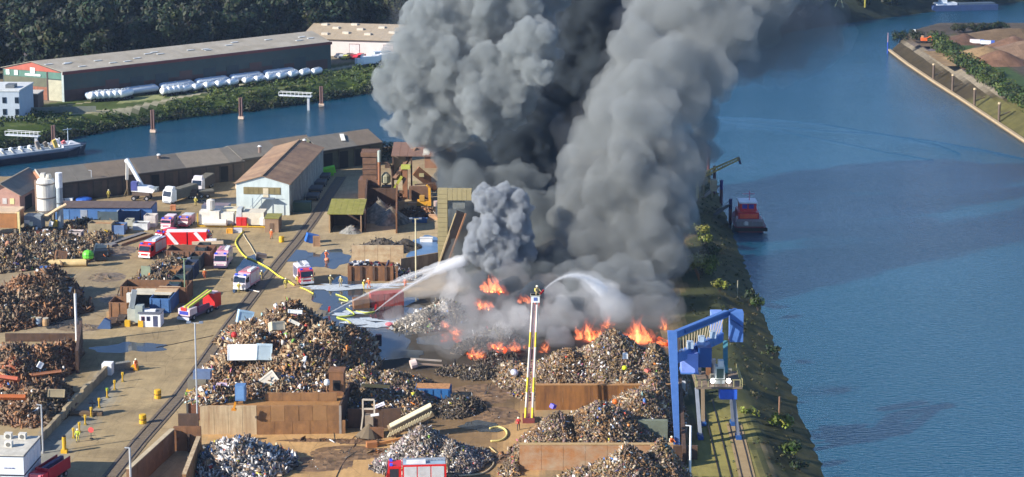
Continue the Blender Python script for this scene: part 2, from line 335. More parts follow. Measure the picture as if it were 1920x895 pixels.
# ------------------------------------------------------------------ rails
def track(name, label, pts, gauge, mr_, ml, sleepers=False, strip=None):
    root = T(name, label, 'railway track', 0, 0, 0, loc=P(*pts[0])); o = root.location.copy(); w = [P(x, y)-o for x, y in pts]
    for sgn in (-1, 1):
        m = MB()
        for a, c in zip(w[:-1], w[1:]):
            d = (c-a).normalized(); nrm = Vector((d.y, -d.x, 0))*sgn*gauge/2; m.bar(a+nrm+Vector((0, 0, .06)), c+nrm+Vector((0, 0, .06)), .16, .14)
        m.out('rail', mr_, root)
    if strip:
        m = MB()
        for a, c in zip(w[:-1], w[1:]):
            d = (c-a).normalized(); nr = Vector((d.y, -d.x, 0))*gauge*.82; m.add([a-nr+Vector((0, 0, .075)), a+nr+Vector((0, 0, .075)), c+nr+Vector((0, 0, .075)), c-nr+Vector((0, 0, .075))], [(0, 1, 2, 3)])
        m.out('track_bed', strip, root)
    return root
railm = mat((62, 52, 48), .5, .4); bed = mat((112, 98, 80), .95, var=.4, sc_=1.2)
track('railway_track', 'railway track sunk in the yard road, running past the rust heap', [(208, 895), (260, 830), (338, 742), (383, 680), (430, 612), (478, 549), (528, 487), (560, 449), (590, 408), (640, 332)], 1.6, railm, 0, strip=bed)
track('railway_track', 'pair of crane rails in the grass beside the quay bank', [(1362, 900), (1350, 850), (1338, 800), (1326, 750)], 1.6, railm, 0)
track('railway_track', 'outer crane rail pair nearest the water edge', [(1402, 900), (1390, 850), (1376, 795)], 1.4, railm, 0, strip=mat((150, 128, 92), .9))
# ================================================================== VEGETATION
def leafcloud(blobs, dens, size, cols, flat=.75, seed=1):
    r = np.random.RandomState(seed); V = []; C = []
    for (x, y, z, rx, ry, rz) in blobs:
        n = max(6, int(dens*(rx*ry+rx*rz+ry*rz))); d = r.normal(size=(n, 3)); d /= np.linalg.norm(d, axis=1)[:, None]; rad = r.uniform(.62, 1.08, n)[:, None]
        c = d*rad*np.array([rx, ry, rz])+np.array([x, y, z]); s = size*r.uniform(.5, 1.3, n)[:, None]
        nn_ = d+r.normal(size=(n, 3))*.38; u = np.cross(nn_, r.normal(size=(n, 3))); u /= np.linalg.norm(u, axis=1)[:, None]; w = np.cross(nn_, u); w /= np.linalg.norm(w, axis=1)[:, None]+1e-6
        q = np.stack([c-u*s-w*s*flat, c+u*s-w*s*flat*.4, c+u*s*.7+w*s*flat, c-u*s*.8+w*s*flat*.8], 1); V.append(q)
        base = cols[r.randint(len(cols))]; C.append(np.clip(base*r.uniform(.75, 1.2, n)[:, None]+r.normal(size=(n, 3))*.004, .002, 1))
    V = np.concatenate(V).reshape(-1, 3); C = np.concatenate(C); return V, np.arange(len(V)).reshape(-1, 4), C
GRN = LC((52, 70, 30), (66, 82, 34), (44, 60, 30), (78, 88, 40), (58, 66, 30))
DGR = LC((42, 56, 34), (50, 62, 36), (36, 50, 34), (60, 66, 38), (56, 60, 40))
bark = mat((70, 58, 46), .9)
def tree_meshes(k, h, w, cols, seed):
    r = random.Random(seed); bl = []
    for i in range(15):
        t = r.uniform(.25, 1); a = r.uniform(0, 6.28); rr = w*.33*r.uniform(.4, 1.1)*(1.15-abs(t-.55)); s = w*r.uniform(.16, .3)
        bl.append((math.cos(a)*rr, math.sin(a)*rr, h*t*.85+.6, s, s, s*.8))
    V, Fq, C = leafcloud(bl, 6.5, .6, cols, seed=seed)
    m = MB(); m.cyl((0, 0, -.5), (0, 0, h*.5), w*.045, w*.03, 7)
    for i in range(5):
        a = r.uniform(0, 6.28); m.cyl((0, 0, h*r.uniform(.25, .45)), (math.cos(a)*w*.25, math.sin(a)*w*.25, h*r.uniform(.6, .8)), w*.02, w*.008, 5)
    return (V, Fq, C), m
def tree(label, h, w, cols, seed, loc, group=None):
    root = bpy.data.objects.new('broadleaf_tree', None); COL.objects.link(root); root.location = loc
    props(root, label, 'tree', group); (V, Fq, C), m = tree_meshes(0, h, w, cols, seed)
    colmesh('crown', V, Fq, C, LEAF, root); m.out('trunk', bark, root); return root
FL = 'dark broadleaf tree in the dense wood behind the long harbour hall'
TINT = [(.55, .62, .66), (.4, .5, .6), (.75, .74, .6), (.5, .62, .6), (.4, .5, .55), (.85, .8, .68), (.55, .66, .72)]
protos = [tree(FL, 14+1.2*i, 12+i*.5, DGR*np.array(TINT[i]), 300+i, (-180+i*14, 664+5*i, 0), 'trees of the wood behind the hall') for i in range(7)]
pk = [kids(p) for p in protos]; cnt = 0
hallx = lambda x: np.interp(x, [-150, -133, -60, -30, 60], [575, 572, 662, 690, 690])
for j in range(22):
    for i in range(30):
        x = -245+i*11+R.uniform(-3.5, 3.5)+(j % 2)*5; y = 588+j*10.5+R.uniform(-3, 3)
        if y < hallx(x)+16 or y > 818 or abs(x) > y*.28+6 or x > -10: continue
        if x > -165 and y < 640 and x < -120 and False: continue
        u, v = Q(x, y, 8.); 
        if v > 150 and u > 110: continue
        if cnt >= 285: continue
        k = R.randrange(7); s = R.uniform(.75, 1.15); clone(protos[k], (x, y, 0), R.uniform(0, 6.28), None, pk[k], (s, s, s*R.uniform(.85, 1.1))); cnt += 1
# far shore trees (dark mass, top right)
bl = []
for i in range(150):
    x = R.uniform(60, 330); yb = np.interp(x, [p.x for p in fs], [p.y for p in fs]); y = yb+R.uniform(4, 40); bl.append((x, y, R.uniform(1, 8), R.uniform(3, 6), R.uniform(3, 6), R.uniform(3, 5)))
V, Fq, C = leafcloud(bl, 2.6, .8, DGR*.8, seed=5); o = colmesh('woodland', V, Fq, C, LEAF); props(o, 'dark wooded shore along the far side of the river', 'woodland', kind='stuff')
# far bank bushes
bl = []
for i in range(900):
    x = R.uniform(-160, 20); yb = float(np.interp(x, bxs, bys)); t = R.random(); d = 2+R.random()**1.1*46
    u_, v_ = Q(x, yb+d, 0.)
    if abs(d-13) < 1.0 or v_ < np.interp(u_, [p[0] for p in FPATH], [p[1] for p in FPATH])+3.5: continue
    s = R.uniform(.7, 2.0); bl.append((x, yb+d, -4+4*min(1, d/11)+s*.3, s*1.2, s*1.2, s*.8))
V, Fq, C = leafcloud(bl, 5, .32, GRN, seed=6); o = colmesh('undergrowth', V, Fq, C, LEAF); props(o, 'rough green bushes covering the far bank of the basin', 'undergrowth', kind='stuff')
bl = []
for i in range(420):
    x = R.uniform(-160, 20); yb = float(np.interp(x, bxs, bys)); s = R.uniform(.8, 1.8); bl.append((x, yb+R.uniform(-1, 5), -3.6+s*.4, s*1.2, s, s*.9))
V, Fq, C = leafcloud(bl, 5, .32, DGR*.8, seed=7); o = colmesh('undergrowth', V, Fq, C, LEAF); props(o, 'dark bushes overhanging the water at the foot of the far bank', 'undergrowth', kind='stuff')
# quay bank on the right: grass tufts + low scrub
bl = []
for i in range(900):
    Y = 236+R.random()**.8*250; e = float(qx(Y)); d = R.random()**1.0*15; s = R.uniform(.12, .42)*(1.0 if d < 10 else .7)*(1.9 if R.random() < .05 else 1)
    if d < 2.2 or (d > 9.5 and R.random() < .5): continue
    bl.append((e-d, Y, -4.2+4.2*min(1, d/9.5)+s*.2, s*1.3, s*1.5, s*.75))
V, Fq, C = leafcloud(bl, 12, .17, LC((58, 60, 34), (70, 66, 40), (48, 52, 30), (76, 70, 46), (60, 68, 34)), seed=8); o = colmesh('undergrowth', V, Fq, C, LEAF); props(o, 'rough grass and low scrub on the bank beside the crane rails', 'undergrowth', kind='stuff')
def bush(px, py, h, w, cols, label, seed, z=0.):
    r = random.Random(seed); bl = [(r.uniform(-w, w)*.5, r.uniform(-w, w)*.4, h*r.uniform(.3, .75), w*r.uniform(.25, .4), w*r.uniform(.25, .4), h*r.uniform(.25, .38)) for _ in range(9)]
    V, Fq, C = leafcloud(bl, 22, .22, cols, seed=seed); root = T('bush', label, 'bush', px, py, z=z)
    colmesh('foliage', V, Fq, C, LEAF, root)
    m = MB()
    for i in range(4): m.cyl((0, 0, -.3), (r.uniform(-w, w)*.3, r.uniform(-w, w)*.3, h*.6), .09, .03, 5)
    m.out('stem', bark, root)
YG = LC((110, 120, 44), (92, 104, 40), (124, 122, 56), (80, 92, 38))
for i, a in enumerate([(1316, 515, 4, 4.5, YG, 'tall yellow-green bush beside the sunlit grass strip on the quay'), (1330, 480, 2.6, 3, GRN, 'round green bush above the yellow-green one on the quay bank'),
    (1350, 545, 2.2, 2.4, YG, 'small bright bush alone in the shaded quay grass'), (1421, 580, 2.2, 2, GRN, 'bush leaning over the water edge below the fireboat', ), (1408, 560, 1.8, 2, DGR, 'dark bush at the water edge behind the leaning one'),
    (1449, 662, 1.4, 1.6, DGR, 'low dark bush touching the river beside the blue crane', ), (1405, 790, 2.2, 2.2, YG, 'bright bush beside the outer crane leg'), (1465, 800, 2.4, 2.6, YG, 'yellow-green bush halfway up the bank below the wooden post'),
    (1485, 850, 2, 2.4, GRN, 'green bush on the bank at the lower edge of the picture'), (1304, 440, 2.4, 4, YG, 'pale bush at the foot of the smoke near the fireboat'), (1322, 455, 2, 2.4, YG, 'second pale bush between the smoke and the fireboat'),
    (1268, 655+60, 1.4, 2, GRN, 'green shrub by the foot of the blue crane cab'), (1500, 880, 1.6, 2, DGR, 'low dark scrub nearest the river at the bottom right')]):
    bush(*a[:6], 400+i, z=-3.6 if a[0] in (1425, 1412, 1455) else (-1.6 if a[0] > 1404 else 0))
bush(728, 300, 5, 4.5, DGR*.8, 'dark bush behind the end of the long brown shed', 430)
# peninsula planting
bl = []
for i in range(420):
    t = R.random(); x = 1748+t*190+R.uniform(-10, 14)+(t**2)*0; y = 74+t*130+R.uniform(-9, 9); p = P(x, y, 2.); s = R.uniform(.7, 1.7); bl.append((p.x, p.y, 2+s*.5, s*1.5, s*1.5, s*.9))
V, Fq, C = leafcloud(bl, 5, .35, GRN, seed=9); o = colmesh('undergrowth', V, Fq, C, LEAF); props(o, 'green scrub belt between the haul road and spoil mounds', 'undergrowth', kind='stuff')
for i, (x, y, l) in enumerate([(1687, 80, 'dark round tree on the tip of the spoil peninsula'), (1718, 74, 'small dark bush right of the tip of the peninsula'), (1798, 62, 'dark bush on the far edge of the spoil ground'), (1830, 60, 'larger dark bush on the skyline of the spoil ground'), (1842, 60, 'small bush beside the larger one behind the spoil ground'), (1856, 59, 'rounded bush among those behind the spoil mounds'), (1874, 58, 'wide low bush furthest right behind the spoil mounds')]):
    bush(x, y, 3.5 if i else 4.5, 4 if i < 3 else 4.5, DGR*.7, l, 440+i, z=2.)
# ================================================================== BUILDINGS
def corners(pl): return [Vector(p) for p in pl]
brick = mat((142, 92, 70), .85, var=.3, sc_=1.2)
def gable(name, label, cat, A0, A1, L, eave, ridge, wall, roofm, over=.4, roofpanels=0, front=None, ridge_at=.5):
    """front base corners A0 (left) and A1 (right), body runs L metres away from the viewer"""
    d = (A1-A0); w = d.length; rz = math.atan2(d.y, d.x); root = T(name, label, cat, 0, 0, rz, loc=A0)
    m = MB(); rx = w*ridge_at
    m.prism([(0, -.3), (w, -.3), (w, eave), (rx, ridge), (0, eave)], 0, L, 'y'); m.out('wall', wall, root)
    def slope(x0, z0, x1, z1, y0, y1, nm='roof_panel', lift=.12):
        mm = MB(); mm.prism([(x0, z0+lift), (x1, z1+lift), (x1, z1+lift+.12), (x0, z0+lift+.12)], y0, y1, 'y'); return mm.out(nm, roofm if not isinstance(roofm, list) else R.choice(roofm), root)
    k = max(1, roofpanels); sl0 = (ridge-eave)/rx; sl1 = (ridge-eave)/(w-rx)
    for i in range(k):
        y0 = -over+(L+2*over)*i/k; y1 = -over+(L+2*over)*(i+1)/k-.04*(k > 1)
        slope(-over, eave-over*sl0, rx, ridge, y0, y1); slope(rx, ridge, w+over, eave-over*sl1, y0, y1, lift=.12+.0)
    m = MB(); m.bar((rx, -over, ridge+.3), (rx, L+over, ridge+.3), .4, .12); m.out('ridge_cap', roofm if not isinstance(roofm, list) else roofm[0], root)
    return root, w
rusty = mat((116, 92, 74), .8, var=.3, sc_=.5, stain=(150, 104, 70), sa=.8, st=(.4, .12, 1)); rooft = mat((158, 148, 130), .8, var=.14, sc_=.3, stain=(190, 182, 168), sa=.6, st=(.2, .05, 1))
# long hall (gable towards lower left, eaves side towards the water)
e0 = P(117, 136, 8.8); e1 = P(620, 79, 8.8); eL = P(5, 127.5, 8.8); d = e1-e0; LEN = d.length; wv = e0-eL; WID = wv.length
root = T('storage_hall', 'long grey-green hall with pale roof across the basin, before the wood', 'hall', 0, 0, math.atan2(d.y, d.x), loc=Vector((e0.x, e0.y, 0)))
# local x along the long side; y away to the gable's left end
q = Matrix.Rotation(-math.atan2(d.y, d.x), 3, 'Z'); lw = q @ (eL-e0); ang = lw.y
WID = max(16., lw.length)
sh = lw.x/lw.y if abs(lw.y) > 1e-3 else 0
def hp(x, y, z): return (x+y*sh*(1-x/LEN), y, z)
EH = 8.8; RH = 11.2; WY = lw.y
gw = mat((58, 76, 74), .7, var=.2, sc_=.3, stain=(80, 60, 50), sa=.35)
m = MB(); m.add([hp(0, 0, 0), hp(LEN, 0, 0), hp(LEN, WY, 0), hp(0, WY, 0), hp(0, 0, EH), hp(LEN, 0, EH), hp(LEN, WY, EH), hp(0, WY, EH), hp(0, WY/2, RH), hp(LEN, WY/2, RH)],
    [(0, 1, 5, 4), (1, 2, 6, 9, 5), (2, 3, 7, 6), (3, 0, 4, 8, 7), (4, 5, 9, 8), (8, 9, 6, 7)]); m.out('wall', gw, root)
K = 26
for side in (0, 1):
    for i in range(K):
        x0 = LEN*i/K-.3; x1 = LEN*(i+1)/K-.35; y0 = (-.4 if side == 0 else WY+.4); z0 = EH+.05
        a, b_, c, d_ = hp(x0, y0, z0), hp(x1, y0, z0), hp(x1, WY/2, RH+.15), hp(x0, WY/2, RH+.15)
        m = MB(); up = Vector((0, 0, .15)); vs = [Vector(v) for v in (a, b_, c, d_)]; m.add(vs+[v+up for v in vs], [(0, 1, 2, 3), (4, 5, 6, 7), (0, 1, 5, 4), (1, 2, 6, 5), (2, 3, 7, 6), (3, 0, 4, 7)])
        m.out('roof_panel', rooft, root)
fas = mat((120, 52, 48), .6)
m = MB(); m.box(-.3, LEN+.2, -.55, -.42, EH-.75, EH+.1); m.out('fascia', fas, root)
for i in range(9):
    m = MB(); x = 14+i*(LEN-20)/9; m.box(x, x+4.5, -.12, -.02, .2, 5.0); m.out('door', mat((50, 62, 66) if i % 3 else (92, 64, 58), .7), root)
for i in range(K*2):
    if R.random() < .35:
        t = R.uniform(.2, .8); x = LEN*R.random(); m = MB(); a = Vector(hp(x, WY/2*t, EH+(RH-EH)*t+.32)); b_ = Vector(hp(x+2.4, WY/2*t, EH+(RH-EH)*t+.32)); m.bar(a, b_, 1.2, .1); m.out('roof_light', mat((210, 214, 214), .4), root)
m = MB(); m.box(0.0, LEN*.985, -.06, -.01, .1, 3.4); m.out('plinth', mat((84, 60, 56), .85, var=.3), root)
# gable front facing lower left: front plane x=0 local: build panels proud of it
def gp(t0, t1, z0, z1, off=.06):     # t from right corner (0) to left (1)
    m = MB(); vs = []
    for t, z in ((t0, z0), (t1, z0), (t1, z1), (t0, z1)): vs.append(Vector(hp(0, WY*t, z)))
    nrm = (Vector(hp(0, WY, 0))-Vector(hp(0, 0, 0))).cross(Vector((0, 0, 1))).normalized()
    if nrm.x > 0: nrm = -nrm
    vs2 = [v+nrm*off for v in vs]; m.add(vs+vs2, [(0, 1, 2, 3), (4, 5, 6, 7), (0, 1, 5, 4), (1, 2, 6, 5), (2, 3, 7, 6), (3, 0, 4, 7)]); return m
gp(.25, .98, .1, 4.0).out('brick_panel', brick, root); gp(.25, .98, 4.05, 6.6).out('cladding_panel', mat((96, 98, 78), .7), root)
gp(.02, .24, .1, 6.3).out('roller_door', mat((176, 172, 148), .6), root); gp(.02, .98, 6.65, 8.6).out('cladding_band', mat((84, 122, 108), .7), root)
m = MB()
vs = [Vector(hp(-.1, WY*t, z)) for t, z in ((.02, 8.65), (.98, 8.65), (.5, 11.1))]; m.add(vs+[v+Vector((-.08, 0, 0)) for v in vs], [(0, 1, 2), (3, 4, 5), (0, 1, 4, 3), (1, 2, 5, 4), (2, 0, 3, 5)]); m.out('gable_panel', mat((176, 92, 74), .7), root)
for t0, t1, z0, z1 in ((.88, .94, 7.0, 8.5), (.74, .8, 7.0, 8.5), (.45, .53, 7.9, 9.6), (.36, .62, 7.1, 7.7)): gp(t0, t1, z0, z1, .25).out('sign_board', mat((225, 228, 224), .5), root)
gp(-.02, .015, 0, 8.8, .16).out('corner_trim', mat((170, 180, 176), .5), root); gp(.24, .262, 0, 8.6, .14).out('downpipe', mat((60, 44, 40), .6), root)
# second hall, pinkish-white
a0 = P(622, 104); a1 = P(760, 108); root, w = gable('warehouse', 'pinkish-white warehouse with tan roof partly hidden by the smoke', 'warehouse', a0, a1, 48, 6.0, 8.6, mat((214, 194, 190), .7, var=.08), mat((168, 150, 126), .8, var=.12), roofpanels=0, ridge_at=.45)
# orient its eaves side to us: replace by long side facing viewer
for c in list(root.children): bpy.data.objects.remove(c)
w = 68; D = 34; root.location = P(566, 103.5)
m = MB(); m.prism([(0, 0), (D, 0), (D, 5.8), (D*.5, 8.8), (0, 5.8)], 0, w, 'x'); m.out('wall', mat((216, 204, 198), .7, var=.08), root)
for i in range(12):
    x0 = -.5+i*w/12; x1 = x0+w/12-.04
    for s0, z0, s1, z1 in ((-.6, 5.75, D*.5, 8.95), (D*.5, 8.95, D+.6, 5.75)):
        m = MB(); m.prism([(s0, z0), (s1, z1), (s1, z1+.2), (s0, z0+.2)], x0, x1, 'x'); m.out('roof_panel', mat((172, 156, 132), .8, var=.12, stain=(140, 118, 92), sa=.4), root)
for x, t in ((3, .8), (8, .6), (13, .3), (13.5, .85), (17, .55), (6, .2), (21, .25), (24, .7), (29, .4), (33, .8)):
    m = MB(); y = D*.5*t; z = 5.9+3*t; m.box(x, x+2.2, y, y+1.6, z, z+.9); m.out('skylight', mat((206, 196, 178), .5), root)
for x in (17, 29, 41): m = MB(); m.box(x, x+3.4, -.1, 0, .1, 4.2); m.out('door', mat((224, 208, 206), .6), root); m = MB(); m.box(x-.15, x+3.55, -.06, -.01, 0.1, 4.4); m.out('door_frame', mat((120, 104, 104), .6), root)
m = MB(); m.box(-.2, w, -.3, -.05, 5.3, 5.7); m.out('gutter', mat((104, 92, 86), .6), root)
# white office bottom of left edge of far bank
root = T('office_building', 'grey-white two-storey office cut by the left edge, beyond the barge', 'office', 0, 226, -.03); w = 38/sc(0, 226)
m = MB(); m.box(-14, w, 0, 14, -.2, 8.2); m.out('wall', mat((176, 186, 196), .7, var=.1), root)
m = MB(); m.box(-14.2, w+.2, -.2, 14.2, 8.2, 8.6); m.out('roof', mat((206, 208, 206), .6), root)
for z in (1.6, 4.9):
    for x in (.9, 4.4):
        f = MB().box(x, x+1.1, -.12, -.02, z, z+1.7).out('window', mat((80, 96, 112), .5), root); MB().box(x+.1, x+.52, -.16, -.12, z+.1, z+1.6).out('pane', mat((30, 40, 52), .15), f); MB().box(x+.58, x+1.0, -.16, -.12, z+.1, z+1.6).out('pane', mat((30, 40, 52), .15), f)
MB().box(1, 3.5, 3, 6, 8.6, 9.6).out('roof_vent', mat((100, 104, 108), .6), root)
root = T('annex', 'low brown flat-roofed annex beside the grey-white office', 'annex', 42, 205, -.03)
MB().box(0, 4.6, 0, 6, 0, 4.4).out('wall', mat((96, 76, 70), .8), root); MB().box(-.2, 4.8, -.2, 6.2, 4.4, 4.7).out('roof', mat((196, 190, 180), .7), root); MB().box(1.2, 2.2, -.06, -.01, 0, 2.1).out('door', mat((60, 54, 52), .6), root)
root = T('perimeter_wall', 'weathered grey concrete wall running from the annex to the hall', 'wall', 52, 213, .12)
for i in range(8): MB().box(i*2.4, i*2.4+2.36, 0, .25, 0, 1.7).out('panel', mat((120, 124, 112), .85), root)
# ---- long brown shed: three lengths
sm = [mat(c, .8, var=.2, sc_=.5) for c in ((118, 112, 102), (134, 124, 110), (104, 98, 90), (122, 108, 92))]
def shed(label, L0, L1, eave, ridge, depth, ndoor, wallc, end=None, dark=()):
    a = P(*L0, eave); b_ = P(*L1, eave); d = b_-a; L = d.length; rz = math.atan2(d.y, d.x); root = T('storage_shed', label, 'shed', 0, 0, rz, loc=Vector((a.x, a.y, 0)))
    m = MB(); m.prism([(0, -.2), (depth, -.2), (depth, eave), (depth*.5, ridge), (0, eave)], 0, L, 'x'); m.out('wall', mat(wallc, .85, var=.3, sc_=.6), root)
    n = int(L/3.6)
    for i in range(n):
        x0 = L*i/n-.05; x1 = L*(i+1)/n-.09; mm = sm[(i//3*7) % 4]
        for s0, z0, s1, z1 in ((-.5, eave-.1, depth*.5, ridge+.1), (depth*.5, ridge+.1, depth+.5, eave-.1)):
            MB().prism([(s0, z0), (s1, z1), (s1, z1+.14), (s0, z0+.14)], x0, x1, 'x').out('roof_panel', mm, root)
    for i in range(ndoor):
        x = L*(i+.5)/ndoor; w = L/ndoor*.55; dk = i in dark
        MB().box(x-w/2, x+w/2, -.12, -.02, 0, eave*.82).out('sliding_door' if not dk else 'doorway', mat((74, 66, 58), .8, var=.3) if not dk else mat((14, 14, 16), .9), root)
        MB().box(x-w/2-.3, x-w/2-.05, -.18, -.02, 0, eave*.9).out('post', mat((60, 54, 48), .8), root)
    MB().box(-.4, L, -.62, -.5, eave-.45, eave-.15).out('gutter', mat((62, 54, 48), .7), root)
    return root, L
r1, L1 = shed('long brown shed with pale ribbed roof, nearest the silo', (86, 346), (458, 301), 4.6, 6.8, 12, 14, (88, 74, 64), dark=(7, 12))
MB().prism([(0.2, 3.6), (11.8, 3.6), (11.8, 4.6), (6, 6.7), (.2, 4.6)], -.12, -.02, 'x').out('gable_panel', mat((176, 128, 100), .8), r1)
MB().bar((-.3, -.3, 4.9), (-.3, 6, 7.0), .2, .3).out('bargeboard', mat((206, 196, 180), .6), r1)
r2, L2 = shed('middle length of brown shed behind the gabled workshop', (452, 298), (600, 276), 5.0, 7.0, 12, 5, (70, 60, 52), dark=(1, 3))
r3, L3 = shed('end length of brown shed with wide dark openings near the smoke', (600, 283), (716, 266), 5.2, 7.4, 12, 4, (82, 84, 66), dark=(0, 1, 2))
MB().bar((L3*.45, 2, 6.4), (L3*.52, 4.8, 7.5), 1.0, .12).out('roof_light', mat((240, 236, 224), .5), r3)
for px, py, l in ((487, 282, 'small pale roof vent on the middle brown shed'), (571, 270, 'white-capped chimney on the end brown shed'), (298, 298, 'thin vent pipe on the ridge of the long brown shed')):
    t = T('roof_vent', l, 'vent', 0, 0, loc=P(px, py, 6.4)); MB().cyl((0, 0, -.6), (0, 0, .9), .4, .4, 8).out('pipe', mat((120, 100, 90), .7), t); MB().cyl((0, 0, .9), (0, 0, 1.2), .55, .3, 8).out('cap', mat((220, 220, 220), .5), t)
# brick workshop bottom-left
a0 = P(-30, 398); a1 = P(38, 400); root, w = gable('workshop', 'pink brick workshop with grey-brown roof at the left edge', 'workshop', a0, a1, 16, 4.2, 6.4, mat((176, 136, 122), .85, var=.2, sc_=1), sm[1], roofpanels=6, over=.7)
for i in range(4): f = MB().box(1+i*1.7, 2+i*1.7, -.08, -.01, 2, 3.3).out('window', mat((220, 206, 150) if i == 3 else (196, 190, 186), .5), root)
MB().box(w-.02, w+.08, 3, 7, 0, 3).out('doorway', mat((30, 26, 26), .9), root)
# ---- gabled workshop (pale blue front)
a0 = P(450, 388); a1 = P(543, 404); a0 = Vector((a0.x+.3, a1.y+1.0, 0)); rr = [mat((172, 138, 104), .8, var=.25, sc_=.4, stain=(118, 96, 80), sa=.7, st=(.3, .1, 1)), mat((158, 124, 94), .8, var=.25, sc_=.4, stain=(104, 84, 70), sa=.7, st=(.3, .1, 1))]
root, w = gable('workshop', 'pale blue workshop with rust-brown gable roof in mid yard', 'workshop', a0, a1, 41, 6.9, 8.6, mat((204, 214, 212), .6, var=.08, stain=(140, 156, 156), sa=.4, st=(1, 1, .2)), rr, roofpanels=14, over=.35)
MB().box(w*.14, w*.84, -.08, -.01, 4.6, 6.2).out('window_band', mat((128, 114, 78), .4), root)
for i in range(7): MB().box(w*.14+i*w*.1, w*.14+i*w*.1+w*.085, -.12, -.08, 4.7, 6.1).out('pane', mat((136, 122, 84), .3, var=.3), root)
MB().box(w*.51, w*.61, -.16, -.01, 4.0, 6.0).out('door', mat((206, 190, 160), .6), root)
st = MB(); st.bar((w*.28, -.9, .9), (w*.5, -.9, 4), .9, .15); st.bar((w*.5, -.9, 4), (w*.74, -.9, 3.9), 1.2, .15)
for x in (.33, .5, .72): st.bar((w*x, -1.3, .1), (w*x, -1.3, 4), .12)
st.bar((w*.28, -1.3, 1.9), (w*.5, -1.3, 5), .07); st.bar((w*.5, -1.3, 5), (w*.72, -1.3, 4.9), .07)
st.out('outside_stair', mat((110, 124, 140), .5), root)
for i in range(14): MB().box(w+.01, w+.1, 1.2+i*2.8, 3.7+i*2.8, .2, 6.5).out('wall_panel', mat((150, 160, 158), .7, var=.25, stain=(70, 70, 60), sa=.6, st=(1, 1, .3)), root)
MB().cyl((-.4, 4, 5.0), (-.4, 4, 6.0), .7, .6, 10).out('vent_hood', mat((220, 190, 160), .6), root)
# ---- small hut with moss roof, red box, white tank unit on yellow frame
moss = mat((126, 124, 50), .95, var=.3, sc_=.8, stain=(150, 140, 84), sa=.6)
t = T('hut', 'small brown hut with a mossy flat roof before the workshop', 'hut', 497, 436); w = 24/8.8
MB().box(0, 2.9, 0, 4.0, 0, 3.0).out('wall', mat((150, 122, 96), .85), t); MB().box(-.15, 3.05, -.15, 4.15, 3.0, 3.2).out('roof', moss, t); MB().box(1.0, 1.9, -.06, -.01, 0, 2.0).out('door', mat((110, 88, 70), .8), t)
t = T('steel_cabinet', 'bright red steel cabinet in front of the white tanks', 'cabinet', 443, 427)
MB().box(0, 2.3, 0, 1.6, 0, 2.2).out('body', mat((190, 34, 34), .5), t); MB().box(.1, 1.1, -.05, -.01, .1, 2.1).out('door', mat((204, 40, 38), .5), t); MB().box(1.2, 2.2, -.05, -.01, .1, 2.1).out('door', mat((196, 36, 36), .5), t)
t = T('treatment_plant', 'white water-tank unit mounted on a yellow steel frame', 'tank unit', 371, 426); wh = mat((226, 222, 212), .5, var=.1, stain=(180, 160, 120), sa=.35)
yl = mat((206, 164, 40), .6)
fr = MB()
for y in (0, 2.4): fr.bar((0, y, .25), (14.5, y, .25), .25)
for x in (0, 3.6, 7.2, 10.8, 14.4): fr.bar((x, 0, .25), (x, 2.4, .25), .2); fr.bar((x, 0, 0), (x, 0, 3.0 if x in (0,) else .9), .18)
fr.out('frame', yl, t)
MB().box(.3, 4.6, .3, 2.6, .5, 3.4).out('housing', wh, t); MB().box(4.8, 7.6, .5, 2.6, .5, 3.0).out('housing', wh, t); MB().box(9.6, 14.2, .4, 4.4, .5, 3.2).out('housing', mat((214, 204, 184), .6), t)
MB().lathe([(.2, 1.3), (.75, 1.5), (.75, 6.3), (.2, 6.5)], (0, -.2, 1.1), 12, 'x').out('tank', wh, t); MB().lathe([(.2, 0), (.9, .3), (.9, 2.2), (.2, 2.5)], (2.6, 1.5, 3.4), 12).out('filter_drum', wh, t)
MB().lathe([(.2, 0), (.8, .2), (.8, 1.6), (.2, 1.8)], (14.2, .2, .5), 12).out('drum', wh, t)
MB().prism([(7.8, .6), (9.4, .6), (9.4, 4), (8.4, 4)], .6, 3, 'y').out('hopper', mat((190, 196, 196), .5), t); MB().box(4.9, 9.2, 2.2, 5, 3.1, 3.5).out('roof', mat((216, 202, 172), .7), t)
t = T('storage_container', 'dark blue-grey open skip behind the white tank unit', 'skip', 378, 398); MB().box(0, 6, 0, 3, 0, 1.5).out('body', mat((86, 96, 118), .7), t); MB().box(.15, 5.85, .15, 2.85, 1.5, 1.52).out('load', mat((120, 108, 116), .9), t)
# ---- silo + chimney + plant at left edge
t = T('silo', 'tall cream-white silo with ring platforms beside the workshop', 'silo', 89, 432); cs = mat((222, 218, 208), .5, var=.1, stain=(170, 158, 140), sa=.5, st=(1, 1, .2))
MB().lathe([(.3, 2.0), (1.95, 4.3), (1.95, 10.6), (1.6, 11.2), (.5, 11.5)], n=24).out('body', cs, t, smooth=False)
for z in (4.4, 7.2, 10.2): MB().lathe([(2.0, z), (2.15, z), (2.15, z+.2), (2.0, z+.2)], n=24).out('ring', mat((120, 110, 100), .6), t)
for a in range(4): MB().bar((1.8*math.cos(a*1.57+.8), 1.8*math.sin(a*1.57+.8), 0), (1.8*math.cos(a*1.57+.8), 1.8*math.sin(a*1.57+.8), 4.5), .25).out('leg', mat((120, 116, 110), .6), t)
MB().box(-1, -.1, -.5, .5, 11.2, 12.4).out('filter_box', cs, t); MB().lathe([(.6, 0), (.7, .4), (.5, 1.0)], (.7, 0, 11.2), 10).out('cap', mat((196, 190, 176), .6), t)
MB().bar((-2.1, -.4, 4), (-2.1, -.4, 11), .35, .12).out('ladder', mat((150, 120, 100), .6), t); 
